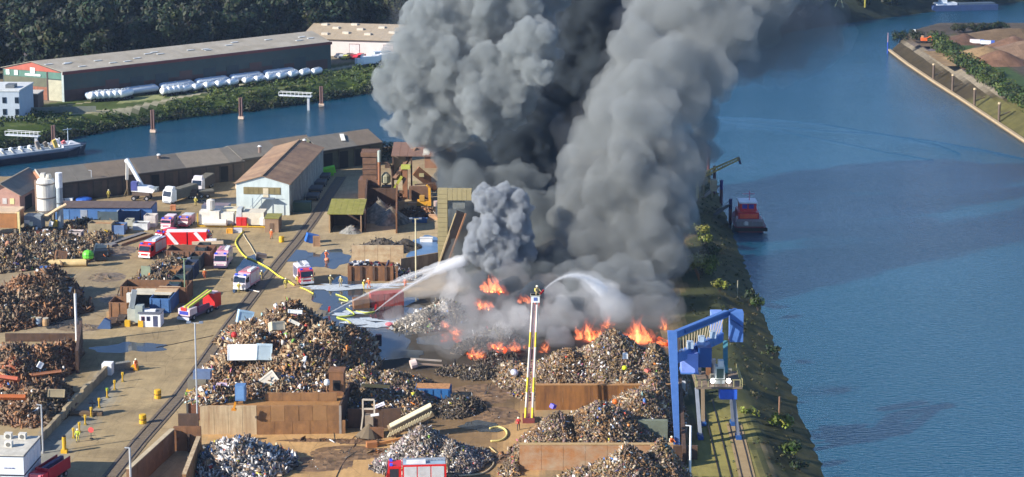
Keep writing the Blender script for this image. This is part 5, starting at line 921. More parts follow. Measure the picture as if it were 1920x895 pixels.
    o = colmesh(name, np.concatenate(V), np.concatenate(Fs), np.concatenate(Cs), DEBRIS); props(o, label, cat, kind='stuff')
    return hz
ry_ = lambda py: P(0, py).y
heap('rusty scrap heap at the left edge with a shaded right side', [(45, 586, 11, 9, 6.6), (88, 580, 8, 8, 7.2), (-10, 600, 10, 8, 5.5), (100, 555, 6, 6, 5.5)], 'rust', 3600, .4, 2.2, (84, 62, 46), .03, cat='scrap heap')
heap('dark rust scrap filling the lower left bay', [(20, 700, 9, 13, 4.6), (85, 690, 5.5, 9, 3.8), (120, 668, 3.4, 5, 2.6), (70, 770, 6, 8, 4.6), (20, 760, 6, 8, 3.0), (95, 748, 3.6, 6, 3.6)], 'rust', 6500, .35, 1.9, (80, 54, 40), .03)
heap('orange-red rusty scrap streak inside the lower left bay', [(28, 722, 5, 4, 5.1), (10, 745, 4, 3, 4.2)], 'rust', 500, .4, 1.8, (150, 78, 44), .05)
wy = b0.y+10.4
heap('great rust-brown scrap heap in the middle of the yard', [(548, 668, 12.5, 11, 9.6), (480, 690, 8, 9, 6.5), (425, 708, 4.5, 8, 3.6), (612, 690, 9, 9, 8.0), (560, 712, 11, 8, 6.8), (655, 660, 5, 8, 4.5), (468, 640, 5, 8, 3.6)], 'great', 12500, .3, 2.3, (92, 68, 50), .13, clip=lambda x, y: (y > wy) | (x > b2.x+.8) )
heap('scrap spilled on the ledge behind the blue locker', [(400, 745, 4, 3, 2.0), (520, 735, 8, 2.4, 2.2), (470, 740, 5, 2, 1.8), (600, 735, 3, 2, 1.2)], 'great', 1500, .3, 1.6, (110, 84, 60), .22, z0=zt)
heap('multicoloured scrap heap behind the dark shaded bay', [(700, 768, 7.5, 8, 4.8), (760, 768, 6, 7, 3.6), (680, 735, 6, 9, 4.2), (735, 735, 7, 8, 3.4), (665, 765, 3, 5, 4.8)], 'mix', 7000, .22, 1.1, (70, 60, 50), .13, clip=lambda x, y: y > P(700, 801).y)
heap('silvery aluminium scrap pile at the bottom left of centre', [(452, 876, 7.0, 5.5, 4.3), (415, 868, 4, 5, 2.8), (500, 868, 4.2, 3.6, 2.2)], 'alu', 5200, .22, 1.3, (84, 80, 78), .16, elong=3)
heap('mixed bright scrap pile behind the fire engine at the bottom', [(795, 862, 6.2, 6.5, 5.2), (845, 868, 5.5, 5.5, 3.2), (745, 872, 3.5, 3.6, 2.0), (890, 862, 3, 3.4, 1.4)], 'grey', 7000, .18, .95, (70, 64, 58), .15)
heap('tall mixed scrap heap right, with flames behind its crest', [(1150, 716, 12, 11, 8.6), (1060, 722, 9, 9, 6.2), (1225, 722, 6, 10, 6.6), (1190, 755, 7, 4.5, 5.2), (985, 712, 4.5, 6, 2.6), (960, 700, 3, 5, 1.8), (1236, 760, 3.4, 7, 5.4)], 'mix', 15000, .2, 1.0, (76, 62, 48), .09, clip=lambda x, y: (y > P(1100, 768).y+.4) | (x > P(1175, 768).x))
heap('middle mixed scrap heap between the two brown walls', [(1125, 836, 10.5, 8, 7.4), (1045, 844, 7, 6.5, 5.6), (1195, 800, 8, 9, 6.6), (990, 868, 3.2, 4, 2.0), (1150, 870, 4, 3, 3.6), (966, 880, 2, 3, 1.0), (1225, 780, 5, 6, 6.8)], 'mix', 13500, .2, 1.0, (78, 64, 50), .09, clip=lambda x, y: (y > P(1100, 881).y+.4) | (x < P(974, 882).x) | (x > P(1130, 880).x))
heap('lowest mixed scrap heap along the bottom edge, right of centre', [(1170, 950, 11, 9, 9.0), (1090, 948, 8, 7, 6.0), (1240, 935, 6, 8, 8.6), (1025, 930, 5, 4, 1.6), (1265, 950, 4, 6, 5)], 'mix', 10500, .2, 1.0, (78, 64, 50), .10)
heap('burnt debris field in front of the flames', [(905, 700, 5, 4, 1.1), (860, 698, 4, 3, .8), (950, 688, 4, 4, 1.0), (930, 672, 4, 4, 1.2)], 'dark', 1300, .25, 1.3, (50, 44, 38), .06)
heap('pale ash-grey scrap heap seen through the spray', [(800, 608, 4.6, 5, 3.0), (772, 612, 3.4, 3, 1.6), (832, 590, 4, 5, 3.2)], 'ash', 2800, .25, 1.2, (96, 90, 80), .10)
heap('charred grey heap at the left of the fire under the smoke', [(900, 655, 4.5, 4, 2.0), (930, 640, 5, 5, 2.2), (850, 600, 4, 4, 1.6)], 'dark', 1200, .3, 1.6, (70, 62, 54), .05)
heap('black scrap pile right of the blue skip', [(858, 768, 3.8, 4, 2.2), (885, 762, 2.4, 2.6, 1.1)], 'dark', 1100, .22, .9, (44, 40, 38), .06)
heap('jumbled machine scrap across the left scrap yard', [(20, 492, 10, 9, 3.0), (75, 488, 8, 8, 2.8), (125, 476, 7, 8, 2.6), (165, 480, 5, 6, 2.0), (100, 455, 7, 7, 2.2), (40, 460, 8, 7, 2.2), (185, 452, 4, 6, 1.6)], 'yard', 4200, .35, 1.9, (70, 58, 46), .07)
heap('dark scrap ridge before the blue-walled shed', [(160, 424, 5, 3, 1.8), (205, 432, 5, 4, 1.8), (130, 432, 4, 3, 1.6), (60, 440, 5, 4, 1.8)], 'yard', 1300, .3, 1.5, (64, 56, 48), .10)
heap('scattered scrap filling the open containers by the lamp post', [(300, 520, 5, 6, 2.6), (330, 500, 5, 5, 2.4), (350, 478, 3, 4, 1.8), (300, 540, 5, 4, 3.0)], 'yard', 1500, .3, 1.4, (76, 60, 48), .07)
heap('thin litter of scrap along the concrete in front of the bunker', [(680, 828, 5, 1.5, .3), (740, 850, 8, 3, .3), (600, 826, 9, .8, .25), (930, 860, 5, 3, .25)], 'rust', 500, .15, .6, (110, 84, 60), .1)
heap('loose litter trodden into the road beside the rust heap', [(405, 690, 5, 7, .28), (430, 640, 4, 6, .28), (390, 735, 3, 6, .28)], 'yard', 420, .15, .7, (120, 100, 76), .12)
heap('scattered scrap bits round the open containers', [(230, 560, 6, 5, .26), (200, 520, 5, 5, .25), (215, 470, 6, 6, .26), (150, 615, 6, 3, .26)], 'yard', 420, .15, .7, (122, 104, 80), .1)
heap('scattered scrap bits on the apron round the trommel', [(650, 850, 7, 4, .26), (600, 870, 7, 4, .25), (930, 780, 5, 6, .26), (900, 740, 7, 7, .28)], 'dark', 500, .12, .6, (120, 94, 66), .1)
heap('grey gravel heap in the bin behind the mossy shelter', [(712, 408, 4.6, 5.4, 4.4), (735, 415, 3.8, 5, 3.6)], 'grey', 300, .08, .2, (124, 116, 102), 0, cat='gravel heap', name='gravel_heap')
heap('small grey gravel cone inside the mossy shelter', [(658, 436, 2.6, 1.8, 1.8)], 'grey', 60, .08, .2, (132, 130, 124), 0, cat='gravel heap', name='gravel_heap')
heap('dark grey spoil mound behind the cream bay wall', [(715, 470, 6.0, 4, 3.0), (760, 464, 3.2, 4, 2.0)], 'dark', 500, .12, .4, (86, 78, 68), 0, cat='gravel heap', name='gravel_heap')
heap('dark scrap piled at the shredder base', [(790, 402, 6, 4, 1.6), (700, 384, 4, 3, 1.2), (735, 372, 4, 3, 1.6)], 'rust', 900, .25, 1.2, (70, 54, 44), .04)
heap('rubbish bags of pale scrap beside the rusty skip', [(745, 512, 2, 1.6, 1.8), (768, 520, 3, 3, 1.2)], 'grey', 400, .25, .9, (70, 66, 64), .4)
# ------------------------------------------------------------------ notable single pieces lying on the heaps
def piece(name, label, cat, px, py, z, dims, c, tilt=(0, 0, 0), inner=None):
    if any(w in cat for w in ('shell', 'drum', 'lump', 'dome', 'bucket', 'ring', 'reel', 'hull')):
        t = T(cat.replace(' ', '_'), label, cat, 0, 0, 0, loc=P(px, py, z)); t.rotation_euler = tilt; x, y, h = dims
        pr = [(.1, 0), (.42, .04), (.5, .3), (.48, .65), (.34, .9), (.08, 1)]; ob = MB().lathe([(r_*x, z_*h) for r_, z_ in pr], n=12).out('body', mat(c, .5, var=.2), t); MB().lathe([(.3*x, .3*h), (.53*x, .32*h), (.53*x, .38*h), (.3*x, .4*h)], n=12).out('band', mat(tuple(v*.7 for v in c), .6), t); return t
    name = cat.replace(' ', '_')
    t = T(name, label, cat, 0, 0, 0, loc=P(px, py, z)); t.rotation_euler = tilt; x, y, h = dims
    MB().box(-x/2, x/2, -y/2, y/2, 0, h).out('body', mat(c, .5, var=.15), t); m = MB()
    m.box(-x/2-.05, x/2+.05, -y/2-.06, -y/2-.01, h*.85, h*1.0)
    m.box(-x/2-.05, -x/2+.12, -y/2-.06, -y/2-.01, 0, h*.85); m.box(x/2-.12, x/2+.05, -y/2-.06, -y/2-.01, 0, h*.85); m.out('rim', mat(tuple(min(255, v*1.1) for v in c), .5), t); return t
W_ = (226, 228, 226)
piece('refrigerator_body', 'large white fridge body on the left flank of the great heap', 'appliance', 455, 676, 3.6, (4.6, 1.6, 2.5), W_, (-.35, 0, .05)); piece('sheet_panel', 'pale blue-white panel right beside the large fridge body', 'panel', 494, 676, 3.8, (2.4, 1.4, 2.6), (186, 202, 206), (-.4, .1, .2))
piece('sheet_panel', 'crumpled light blue box at the top left of the great heap', 'box', 457, 606, 2.0, (2.6, 1.5, 2.2), (176, 208, 226), (-.2, .25, .3)); piece('sheet_panel', 'cream curved sheet below the light blue box', 'panel', 483, 622, 3.4, (3.4, 1.8, .3), (214, 204, 174), (-.3, -.4, .5))
piece('sheet_panel', 'small white slab high on the great heap', 'panel', 553, 588, 9.0, (2.2, .8, .6), W_, (-.3, .1, .1)); piece('sheet_panel', 'torn white strip below the small slab on the great heap', 'panel', 550, 607, 8.2, (1.8, .6, .5), (236, 226, 206), (-.3, .5, .1))
piece('sheet_panel', 'round beige sheet in the centre of the great heap', 'panel', 519, 620, 6.8, (2.2, 1.6, 1.4), (206, 190, 160), (-.4, .1, .5)); piece('sheet_panel', 'yellow scrap lump on the upper left of the great heap', 'lump', 501, 600, 5.2, (.9, .8, 1.0), (206, 160, 50), (.2, .2, 1))
piece('sheet_panel', 'red crushed part at the left foot of the great heap', 'lump', 438, 632, 2.2, (1.1, .9, .9), (190, 44, 40), (.3, .2, 1)); piece('sheet_panel', 'white curved lid below the red crushed part', 'panel', 434, 641, 2.2, (1.8, 1, .4), W_, (-.2, .5, .2))
piece('sheet_panel', 'large white folded sheet on the ledge of the bunker', 'panel', 510, 722, zt+1.2, (2.6, 1.2, 1.8), (216, 204, 184), (-.4, -.6, .3)); piece('sheet_panel', 'blue sheet at the right end of the folded white one', 'panel', 535, 718, zt+1.2, (2.2, 1, 1.1), (72, 98, 150), (-.3, .2, .2))
piece('sheet_panel', 'white drum on the right end of the ledge', 'drum', 613, 722, zt+2.0, (.9, .9, .9), W_); piece('sheet_panel', 'pink-white strip on the left of the ledge', 'panel', 416, 722, zt+1.8, (1.5, .6, .3), (226, 196, 206), (0, .1, 0))
piece('sheet_panel', 'white sheet fallen at the lower left bay', 'panel', 72, 690, 4.4, (.7, .6, 1.0), W_, (-.2, .6, .3)); piece('sheet_panel', 'beige square plate on the shaded rust pile lower left', 'panel', 105, 745, 3.6, (2.4, 1.0, 1.2), (168, 150, 116), (-.3, .1, .2))
piece('sheet_panel', 'orange rusty plate in the lower left bay', 'panel', 12, 748, 4.6, (5.6, 2, .5), (178, 96, 46), (-.5, .05, .1)); piece('sheet_panel', 'second orange plate above the first in the lower left bay', 'panel', 14, 712, 5.2, (3.4, 1.6, .5), (170, 80, 50), (-.5, .1, -.1)); piece('sheet_panel', 'brown flat plate in the lower left bay', 'panel', 88, 703, 4.0, (4.6, 1.2, .4), (140, 88, 56), (-.5, -.1, .1))
piece('sheet_panel', 'bright green rounded cab shell in the left scrap yard', 'cab shell', 165, 486, 1.6, (2.2, 1.8, 1.8), (104, 206, 60), (-.3, .1, .3)); piece('sheet_panel', 'grey-blue wedge of glassy scrap right of the green shell', 'wreck', 184, 480, .5, (2.2, 1.6, 2.4), (84, 98, 108), (-.2, .3, .2)); piece('sheet_panel', 'dark navy box behind the green shell', 'box', 190, 486, .3, (2.4, 2.0, 2.0), (26, 34, 44), (0, 0, .2))
piece('sheet_panel', 'rust ring plate near the process tank', 'ring', 13, 462, 1.6, (1.1, .3, 1.2), (176, 120, 88), (0, .4, 0)); piece('sheet_panel', 'brown triangular plate in the middle of the left scrap yard', 'plate', 112, 488, .8, (2.2, 1.4, 1.8), (146, 106, 76), (-.4, .3, .3)); piece('sheet_panel', 'yellow machine part under the silo', 'machine part', 103, 425, 1.2, (1.1, .6, 1.4), (206, 166, 50)); piece('sheet_panel', 'white part beside the yellow one under the silo', 'machine part', 95, 424, 1.6, (.7, .6, 1.1), (226, 222, 216), (0, .3, 0)); piece('sheet_panel', 'white cube box in the dark below the silo', 'box', 86, 438, .6, (1.0, .8, .9), (220, 222, 222))
piece('sheet_panel', 'yellow bent part beside the light blue skip', 'bent plate', 197, 440, .8, (.9, .5, 1.0), (220, 180, 40), (0, .4, 0)); piece('sheet_panel', 'pinkish fallen slab in the left scrap yard', 'slab', 30, 492, 1.0, (.9, .7, 2.0), (160, 130, 116), (0, .5, .1)); piece('sheet_panel', 'green-yellow bin lids at the left scrap yard edge', 'bin', 20, 500, .3, (1.2, .6, .8), (150, 160, 70)); 
piece('sheet_panel', 'flat pale blue-grey beam under the aluminium pile', 'beam', 510, 878, .1, (5.0, .5, .4), (104, 134, 140), (0, 0, .05)); piece('sheet_panel', 'bright orange lump on the middle right heap', 'lump', 1152, 757, 6.2, (.9, .7, .7), (230, 110, 30), (.3, .3, 1)); piece('sheet_panel', 'violet-blue ball-like part at the foot of the upper brown wall', 'scrap ball', 1035, 765, 3.4, (.8, .6, .6), (90, 80, 210), (.3, .3, 1))
piece('sheet_panel', 'yellow bucket on the upper right heap', 'bucket', 1171, 693, 5.6, (.8, .7, .6), (216, 222, 30)); piece('sheet_panel', 'large white lump near the left foot of the upper right heap', 'lump', 963, 702, 1.8, (1.3, .8, .8), (216, 214, 226), (.2, .3, .4)); piece('sheet_panel', 'white slab in the upper right heap near the ladder top', 'slab', 1172, 672, 7.6, (.7, .6, .8), W_)
piece('sheet_panel', 'orange-red bit on the upper right heap', 'bit', 1213, 697, 5.6, (.9, .6, .4), (210, 90, 70), (.3, .2, 1)); piece('sheet_panel', 'white slab among the coloured scrap above the shaded bay', 'slab', 713, 762, 3.4, (1.5, .5, .4), (232, 226, 232), (0, -.4, 0)); piece('sheet_panel', 'yellowish bent sheets on the crest of the coloured heap', 'sheet', 703, 727, 4.0, (4.2, 1.2, .5), (190, 150, 84), (-.3, .1, .1))
piece('sheet_panel', 'grey-white panel beside the crane cab', 'panel', 1277, 740, 0, (1.2, .3, 2.2), (196, 196, 196)); 
piece('sheet_panel', 'dark box hidden at the edge of the wet ground', 'box', 710, 638, .0, (1.0, .8, 1.0), (70, 40, 50)); piece('sheet_panel', 'pink foam-covered hose reel on the wet ground', 'reel', 730, 610, .1, (1.4, .9, .5), (216, 110, 120)); piece('sheet_panel', 'white-capped tank dome behind the canopy in the smoke', 'dome', 801, 283, 4.0, (1.9, 1.9, 2.6), (240, 232, 214))
piece('sheet_panel', 'small wreck of a grey box on the open yard by the rails', 'wreck', 489, 484, 0, (2.0, 1.2, .9), (110, 98, 92), (0, .2, .2)); piece('sheet_panel', 'blue tarp over a brown crate by the rails', 'crate', 583, 455, 0, (2.6, 1.6, 1.8), (46, 106, 190), (0, .3, .3)); piece('sheet_panel', 'brown plank side leaning under the blue tarp', 'plank', 594, 462, 0, (1.4, .4, 2.2), (150, 116, 86))
piece('sheet_panel', 'lime green hopper machine behind the workshop', 'hopper', 619, 325, .6, (2.8, 1.8, 1.6), (130, 224, 50), (0, -.2, .1)); piece('sheet_panel', 'orange-yellow arm left of the lime hopper', 'arm', 601, 322, .4, (1.3, .8, 1.2), (214, 160, 60)); piece('sheet_panel', 'lime leg under the hopper machine', 'leg', 623, 329, 0, (.8, .7, 1.3), (120, 214, 50))
piece('sheet_panel', 'dark green skip in the shade of the workshop', 'skip', 566, 396, 0, (4.2, 2.4, 2.2), (40, 74, 58)); piece('sheet_panel', 'orange box on the road behind the red containers', 'box', 325, 394, 0, (1.1, .9, 1.2), (190, 124, 84)); piece('sheet_panel', 'orange pump cart left of the red cabinet', 'pump', 431, 437, 0, (1.2, 1, 1.0), (226, 160, 50)); piece('sheet_panel', 'pile of pale folded hose bags beside the pump cart', 'bags', 446, 436, 0, (1.8, 1, .9), (196, 196, 206))
piece('sheet_panel', 'pink-orange trailer drum before the cream bay wall', 'drum', 613, 489, 0, (1.0, .8, .6), (230, 150, 110)); piece('sheet_panel', 'blue stored boat hull beside the long shed', 'hull', 157, 377, 0, (3.8, 1.8, .9), (50, 100, 190)); piece('sheet_panel', 'white van body parked beside the long shed', 'van', 128, 378, 0, (2.2, 1.6, .9), (230, 232, 230))
# ================================================================== VEHICLES
glass = mat((38, 46, 58), .1, var=.05); tyre = mat((26, 26, 28), .85); rimm = mat((150, 150, 154), .5)
fred = mat((206, 26, 30), .35, var=.06); fpink = mat((216, 92, 116), .4, var=.1); lightm = mat((60, 90, 240), .3)
def wheels(t, xs, ys, r=.5, w=.35):
    for y in ys:
        for x in xs: o = MB().cyl((x-w/2, y, r), (x+w/2, y, r), r, r, 14).out('wheel', tyre, t); MB().cyl((x-w/2-.02, y, r), (x+w/2+.02, y, r), r*.5, r*.5, 10).out('rim', rimm, o)
def engine(label, px, py, rz, c=fred, body=None, L=7.6, Wd=2.5, H=3.1, roof=None, ladder=True, name='fire_engine', cat='fire engine', shut=(190, 194, 198), bodyH=None, bumper=white, stripe=(236, 226, 220)):
    t = T(name, label, cat, px, py, rz); body = body or c; bh = bodyH or H; a = Wd/2; o = MB().prism([(0, .5), (2.1, .5), (2.1, H-.15), (.35, H-.15), (0, 1.7)], -a, a, 'x').out('cab', c, t)
    MB().prism([(-.03, 1.75), (.26, H-.4), (.2, H-.38), (-.07, 1.75)], -a+.15, a-.15, 'x').out('windscreen', glass, o)
    for s in (-1, 1): MB().box(*( (-a-.03, -a-.005) if s < 0 else (a+.005, a+.03)), .5, 1.7, 1.6, H-.5).out('side_window', glass, o); MB().box(s*a*.75-.16, s*a*.75+.16, -.06, -.01, .85, 1.1).out('headlight', mat((246, 244, 230), .2), t); MB().box(s*a*.7-.25, s*a*.7+.25, .5, .9, H-.12, H+.12).out('beacon', lightm, t); MB().bar((s*(a+.18), -.1, 1.9), (s*(a+.18), -.1, 2.5), .14).out('mirror', tyre, t)
    MB().box(-a, a, -.14, -.02, .42, .82).out('bumper', bumper, t); MB().box(-a-.01, a+.01, -.06, -.015, 1.2, 1.5).out('stripe', mat(stripe, .4), t); MB().box(-a+.1, a-.1, 0, L, .35, .6).out('chassis', tyre, t)
    MB().box(-a, a, 2.25, L, .6, bh).out('equipment_body', body, t); MB().box(-a+.1, a-.1, 2.3, L-.1, bh, bh+.1).out('roof', roof or mat((206, 208, 212), .5, .2), t)
    n = 3
    for s in (-1, 1):
        for i in range(n): y0 = 2.45+(L-2.6)*i/n; y1 = y0+(L-2.6)/n-.15; MB().box(*((-a-.03, -a-.004) if s < 0 else (a+.004, a+.03)), y0, y1, 1.0, bh-.25).out('roller_shutter', mat(shut, .4, .3), t)
    if ladder:
        m = MB(); [m.bar((x, 2.6, bh+.3), (x, L, bh+.35), .09) for x in (-.5, .1)]; [m.bar((-.5, 2.8+i*.45, bh+.3), (.1, 2.8+i*.45, bh+.3), .06) for i in range(int((L-3)/.45))]; m.out('ladder', rimm, t); MB().box(.35, a-.15, 2.8, 5.4, bh+.1, bh+.45).out('roof_box', mat((230, 230, 232), .4), t)
    wheels(t, (-a+.2, a-.2), (1.0, L-1.9)); return t
engine('fire engine at the bottom edge, red cab and grey shutters', 724, 912, -1.50, L=8.2, H=3.4, shut=(206, 210, 214), roof=mat((150, 170, 186), .5))
t = COL.objects[-1]
engine('red fire engine facing us at the left of the road, white bumper', 271, 487, -.28, L=7.5, roof=mat((176, 190, 210), .5), stripe=(240, 236, 232))
engine('pale pink-white fire engine backed beside the container row', 413, 506, -.05, c=mat((214, 176, 190), .4), L=6.5, shut=(216, 206, 214), roof=mat((206, 130, 150), .5), bumper=mat((60, 50, 80), .5))
engine('white and pink fire engine with crew on the track crossing', 449, 547, -.3, c=mat((214, 206, 216), .4), body=mat((200, 150, 168), .4), L=6.5, roof=mat((214, 120, 130), .5), shut=(200, 200, 214)); engine('fire engine with open hatches beside the water supply hoses', 576, 536, .35, c=mat((216, 70, 84), .4), body=mat((210, 196, 206), .4), L=5.8, Wd=2.6, roof=mat((224, 224, 230), .5), shut=(110, 110, 130))
engine('small red and white rescue truck behind the big red container', 311, 433, -.15, c=mat((200, 130, 150), .4), body=mat((150, 104, 122), .4), L=4.6, H=2.6, Wd=2.2, roof=mat((226, 210, 216), .5), ladder=False); engine('open-backed red trailer unit with a yellow door', 343, 428, -.2, c=mat((172, 112, 124), .5), body=mat((160, 124, 136), .5), L=4.6, H=2.3, Wd=2.3, ladder=False, shut=(176, 130, 150), bumper=mat((196, 60, 80), .5))
engine('low red fire car between the rescue truck and pumper', 298, 452, -.6, c=mat((186, 34, 66), .4), L=4.6, H=1.9, Wd=2, ladder=False, roof=mat((206, 60, 80), .4))
# big red roll-off container with white stripes
t = T('hose_container', 'long bright red container with slanted white stripes', 'container', 309, 463, .03); w = 8.6; brt = mat((226, 36, 36), .4, var=.05)
MB().box(0, 4.5, 0, 2.5, .35, 3.0).out('front_unit', brt, t); MB().box(4.75, w, 0, 2.5, .2, 3.0).out('rear_unit', brt, t); MB().box(4.45, 4.8, .1, 2.4, .3, 2.9).out('joint', dark, t); MB().box(.3, w-.1, .2, 2.4, 3.0, 3.15).out('roof', mat((236, 232, 232), .5), t)
for x in (.5, 6.2): MB().bar((x, -.04, 3.0), (x+2.1, -.04, .4), .05, .75).out('stripe', mat((240, 236, 236), .5), t)
MB().box(.1, 4.3, -.03, 0, .42, .5).box(.1, .2, -.03, 0, .42, 2.8).out('edge_line', mat((236, 120, 110), .5), t); engine('red tractor unit at the right end of the striped container', 395, 457, 1.45, L=3.4, H=2.5, ladder=False)
t = T('hose_boom', 'pale timber beam lying across the road behind the bay', 'beam', 362, 463, 0); MB().bar((0, -1, 1.0), (6.4, -1, 1.2), .6).out('beam', mat((196, 176, 150), .6), t); MB().box(2.6, 4.8, -.2, .6, 1.2, 1.6).out('box', mat((236, 236, 238), .5), t)
# hydraulic platform truck
t = T('platform_truck', 'red hydraulic platform fire truck with yellow-striped boom', 'fire truck', 344, 604, -.42)
o = MB().prism([(8.2, .6), (10.4, .6), (10.4, 3.0), (8.2, 3.1)], -1.25, 1.25, 'x').out('cab', mat((220, 40, 40), .4), t); MB().box(-1.0, 1.0, 8.4, 9.9, 3.1, 3.3).out('roof', mat((236, 200, 200), .5), o)
MB().box(-1.1, 1.1, 0, 8, .5, 1.1).out('chassis', mat((90, 80, 100), .6), t); MB().box(-1.2, 1.2, .2, 2.6, 1.1, 2.3).out('basket', mat((226, 206, 210), .4), t); MB().box(-1.25, 1.25, -.15, .05, .4, .9).out('bumper', mat((200, 206, 214), .5), t); MB().box(-.9, .9, .12, .18, 1.3, 1.9).out('panel', mat((60, 70, 170), .5), t); MB().box(-.6, .6, .1, .2, 2.0, 2.6).out('sign', mat((206, 60, 50), .5), t)
for x, c in ((-.35, (196, 206, 60)), (.35, (206, 214, 80)), (0, (150, 100, 90))): MB().bar((x, 1.0, 2.4), (x, 8.6, 3.6), .3, .35).out('boom_section', mat(c, .4), t)
for i in range(8): MB().bar((-.5, 1.6+i*.85, 2.55+i*.14), (.5, 1.6+i*.85, 2.55+i*.14), .1).out('rung', mat((226, 210, 120), .5), t)
for s in (-1, 1): MB().box(s*1.15-.2, s*1.15+.2, 3, 6.5, 1.1, 2.0).out('equipment_locker', mat((120, 60, 96), .5), t)
wheels(t, (-1.05, 1.05), (1.6, 6.2, 7.3, 9.2), .52)
# red tipper at bottom left
t = T('tipper_truck', 'dark red tipper truck driving out at the bottom left', 'truck', 66, 922, -.32); mr2 = mat((170, 24, 48), .4, var=.1)
o = MB().prism([(0, .5), (1.9, .5), (1.9, 2.6), (.4, 2.6), (0, 1.6)], -1.25, 1.25, 'x').out('cab', mat((206, 30, 56), .35), t); MB().box(-1.0, 1.0, .1, .6, 2.1, 2.62).out('windscreen', mat((240, 120, 130), .2), o); MB().box(-1.1, 1.1, -.1, 0, .5, 1.0).out('bumper', mat((200, 90, 90), .4), t)
for s in (-1, 1): MB().box(s*1.18-.06, s*1.18+.06, 2.1, 8.6, 1.0, 2.9).out('body_side', mr2, t); MB().box(s*.9-.18, s*.9+.18, -.14, -.02, .7, .9).out('headlight', mat((255, 230, 200), .2), t)
MB().box(-1.1, 1.1, 2.1, 2.25, 1.0, 3.0).out('headboard', mr2, t); MB().box(-1.1, 1.1, 2.3, 8.5, 1.0, 1.15).out('floor', mat((80, 90, 96), .6), t); MB().box(-.5, .1, 2.3, 8.5, 1.15, 2.85).out('load', mat((66, 50, 92), .6), t); wheels(t, (-1.05, 1.05), (1.0, 5.8, 7.2), .52); t.scale = (.86, .86, .9)
# white lorries beyond
def lorry(label, px, py, rz, cabc, bodyc, L=9, H=3.2, bodyH=2.8, open_=True):
    t = T('lorry', label, 'lorry', px, py, rz); o = MB().prism([(0, .6), (2, .6), (2, H), (.4, H), (0, 1.9)], -1.25, 1.25, 'x').out('cab', mat(cabc, .4, var=.05), t); MB().prism([(-.04, 1.9), (.36, H-.2), (.3, H-.2), (-.09, 1.9)], -1.1, 1.1, 'x').out('windscreen', glass, o); MB().box(-1.2, 1.2, -.12, -.02, .4, .9).out('bumper', mat((140, 144, 150), .5), t); MB().prism([(.4, H), (1.9, H), (1.9, H+.7), (1.0, H+.7)], -1.0, 1.0, 'x').out('wind_deflector', mat(cabc, .4), o)
    MB().box(-1.2, 1.2, 2.3, L, .8, bodyH).out('body', mat(bodyc, .7, var=.2), t); MB().box(-1.05, 1.05, 2.45, L-.15, bodyH, bodyH+.25).out('load', mat((110, 104, 90), .8, var=.4), t); wheels(t, (-1.05, 1.05), (1.0, L-3, L-1.6), .5)
    for s in (-1, 1): MB().box(s*.9-.18, s*.9+.18, -.16, -.12, .7, .9).out('headlight', mat((240, 240, 230), .2), t)
lorry('white lorry with dark grey body parked behind the workshop yard', 313, 384, -.5, (232, 234, 236), (86, 84, 80), 10); lorry('red and white lorry beyond the white one, near the shed', 369, 363, -.2, (216, 210, 214), (60, 50, 46), 9); lorry('flat dark trailer beside the red and white lorry', 352, 372, -1.3, (70, 60, 56), (60, 54, 50), 6, H=1.6, bodyH=1.5)
# material handler
t = T('material_handler', 'white long-boom material handler in front of the brown shed', 'excavator', 262, 375, -.1); wb = mat((238, 238, 236), .4, var=.04); s = 8.2
m = MB(); m.bar((.6, .5, 3.0), (-2.6, .4, 8.9), .9, .7); m.out('boom', wb, t); MB().bar((-2.7, .3, 9.0), (-2.9, .2, 4.6), .55, .6).out('dipper', mat((226, 220, 206), .5), t); MB().cyl((-2.8, -.1, 9.0), (-2.8, .8, 9.0), .5, .5, 10).out('joint', wb, t); MB().bar((-2.9, .2, 4.6), (-2.9, .2, 2.4), .3).out('cable', mat((120, 100, 80), .6), t)
g_ = MB(); [g_.bar((-2.9, .2, 2.4), (-2.9+.7*math.cos(i*1.26), .2+.7*math.sin(i*1.26), .9), .3) for i in range(5)]; g_.out('grab', mat((90, 76, 50), .7), t)
MB().prism([(-1.6, 2.2), (3.4, 1.9), (3.9, 2.6), (2.4, 3.2), (-.6, 3.4)], -1.2, 1.4, 'y').out('upper_body', wb, t); MB().box(-1.6, -.2, -1.3, 0, 2.4, 4.4).out('cab', mat((84, 90, 150), .3), t); MB().box(-1.4, 2.6, -1.1, 1.1, 1.2, 2.0).out('undercarriage', mat((96, 80, 70), .7), t)
for x in (-1.0, 2.0):
    for y in (-1.2, 1.2): o = MB().cyl((x, y-.2, .6), (x, y+.2, .6), .6, .6, 12).out('wheel', tyre, t); MB().cyl((x, y-.22, .6), (x, y+.22, .6), .3, .3, 8).out('rim', rimm, o)
MB().box(3.2, 4.2, -.6, 1.4, 2.0, 2.9).out('counterweight', mat((140, 150, 150), .5), t)
# yellow excavator by tower
t = T('excavator', 'orange-yellow excavator with raised arm by the shredder hopper', 'excavator', 795, 394, .0); oy = mat((222, 162, 50), .5); MB().box(-1.6, 1.6, 0, 2, .9, 2.0).out('body', oy, t); MB().box(-1.0, .1, -.1, 1.1, 2.0, 3.2).out('cab', mat((196, 150, 70), .5), t); MB().box(-3.6, -1.2, .2, .8, 1.0, 1.6).out('bucket_arm', mat((226, 170, 120), .5), t); MB().bar((1.3, .4, 1.8), (1.2, .4, 5.0), .55).bar((1.2, .4, 5.0), (.6, .3, 5.6), .4).out('boom', oy, t); MB().box(-1.6, 1.6, -.2, .3, 0, .8).box(-1.6, 1.6, 1.6, 2.1, 0, .8).out('track', tyre, t); MB().box(2.2, 3.8, 0, 1.2, .8, 2.0).out('counterweight', mat((230, 200, 190), .5), t)
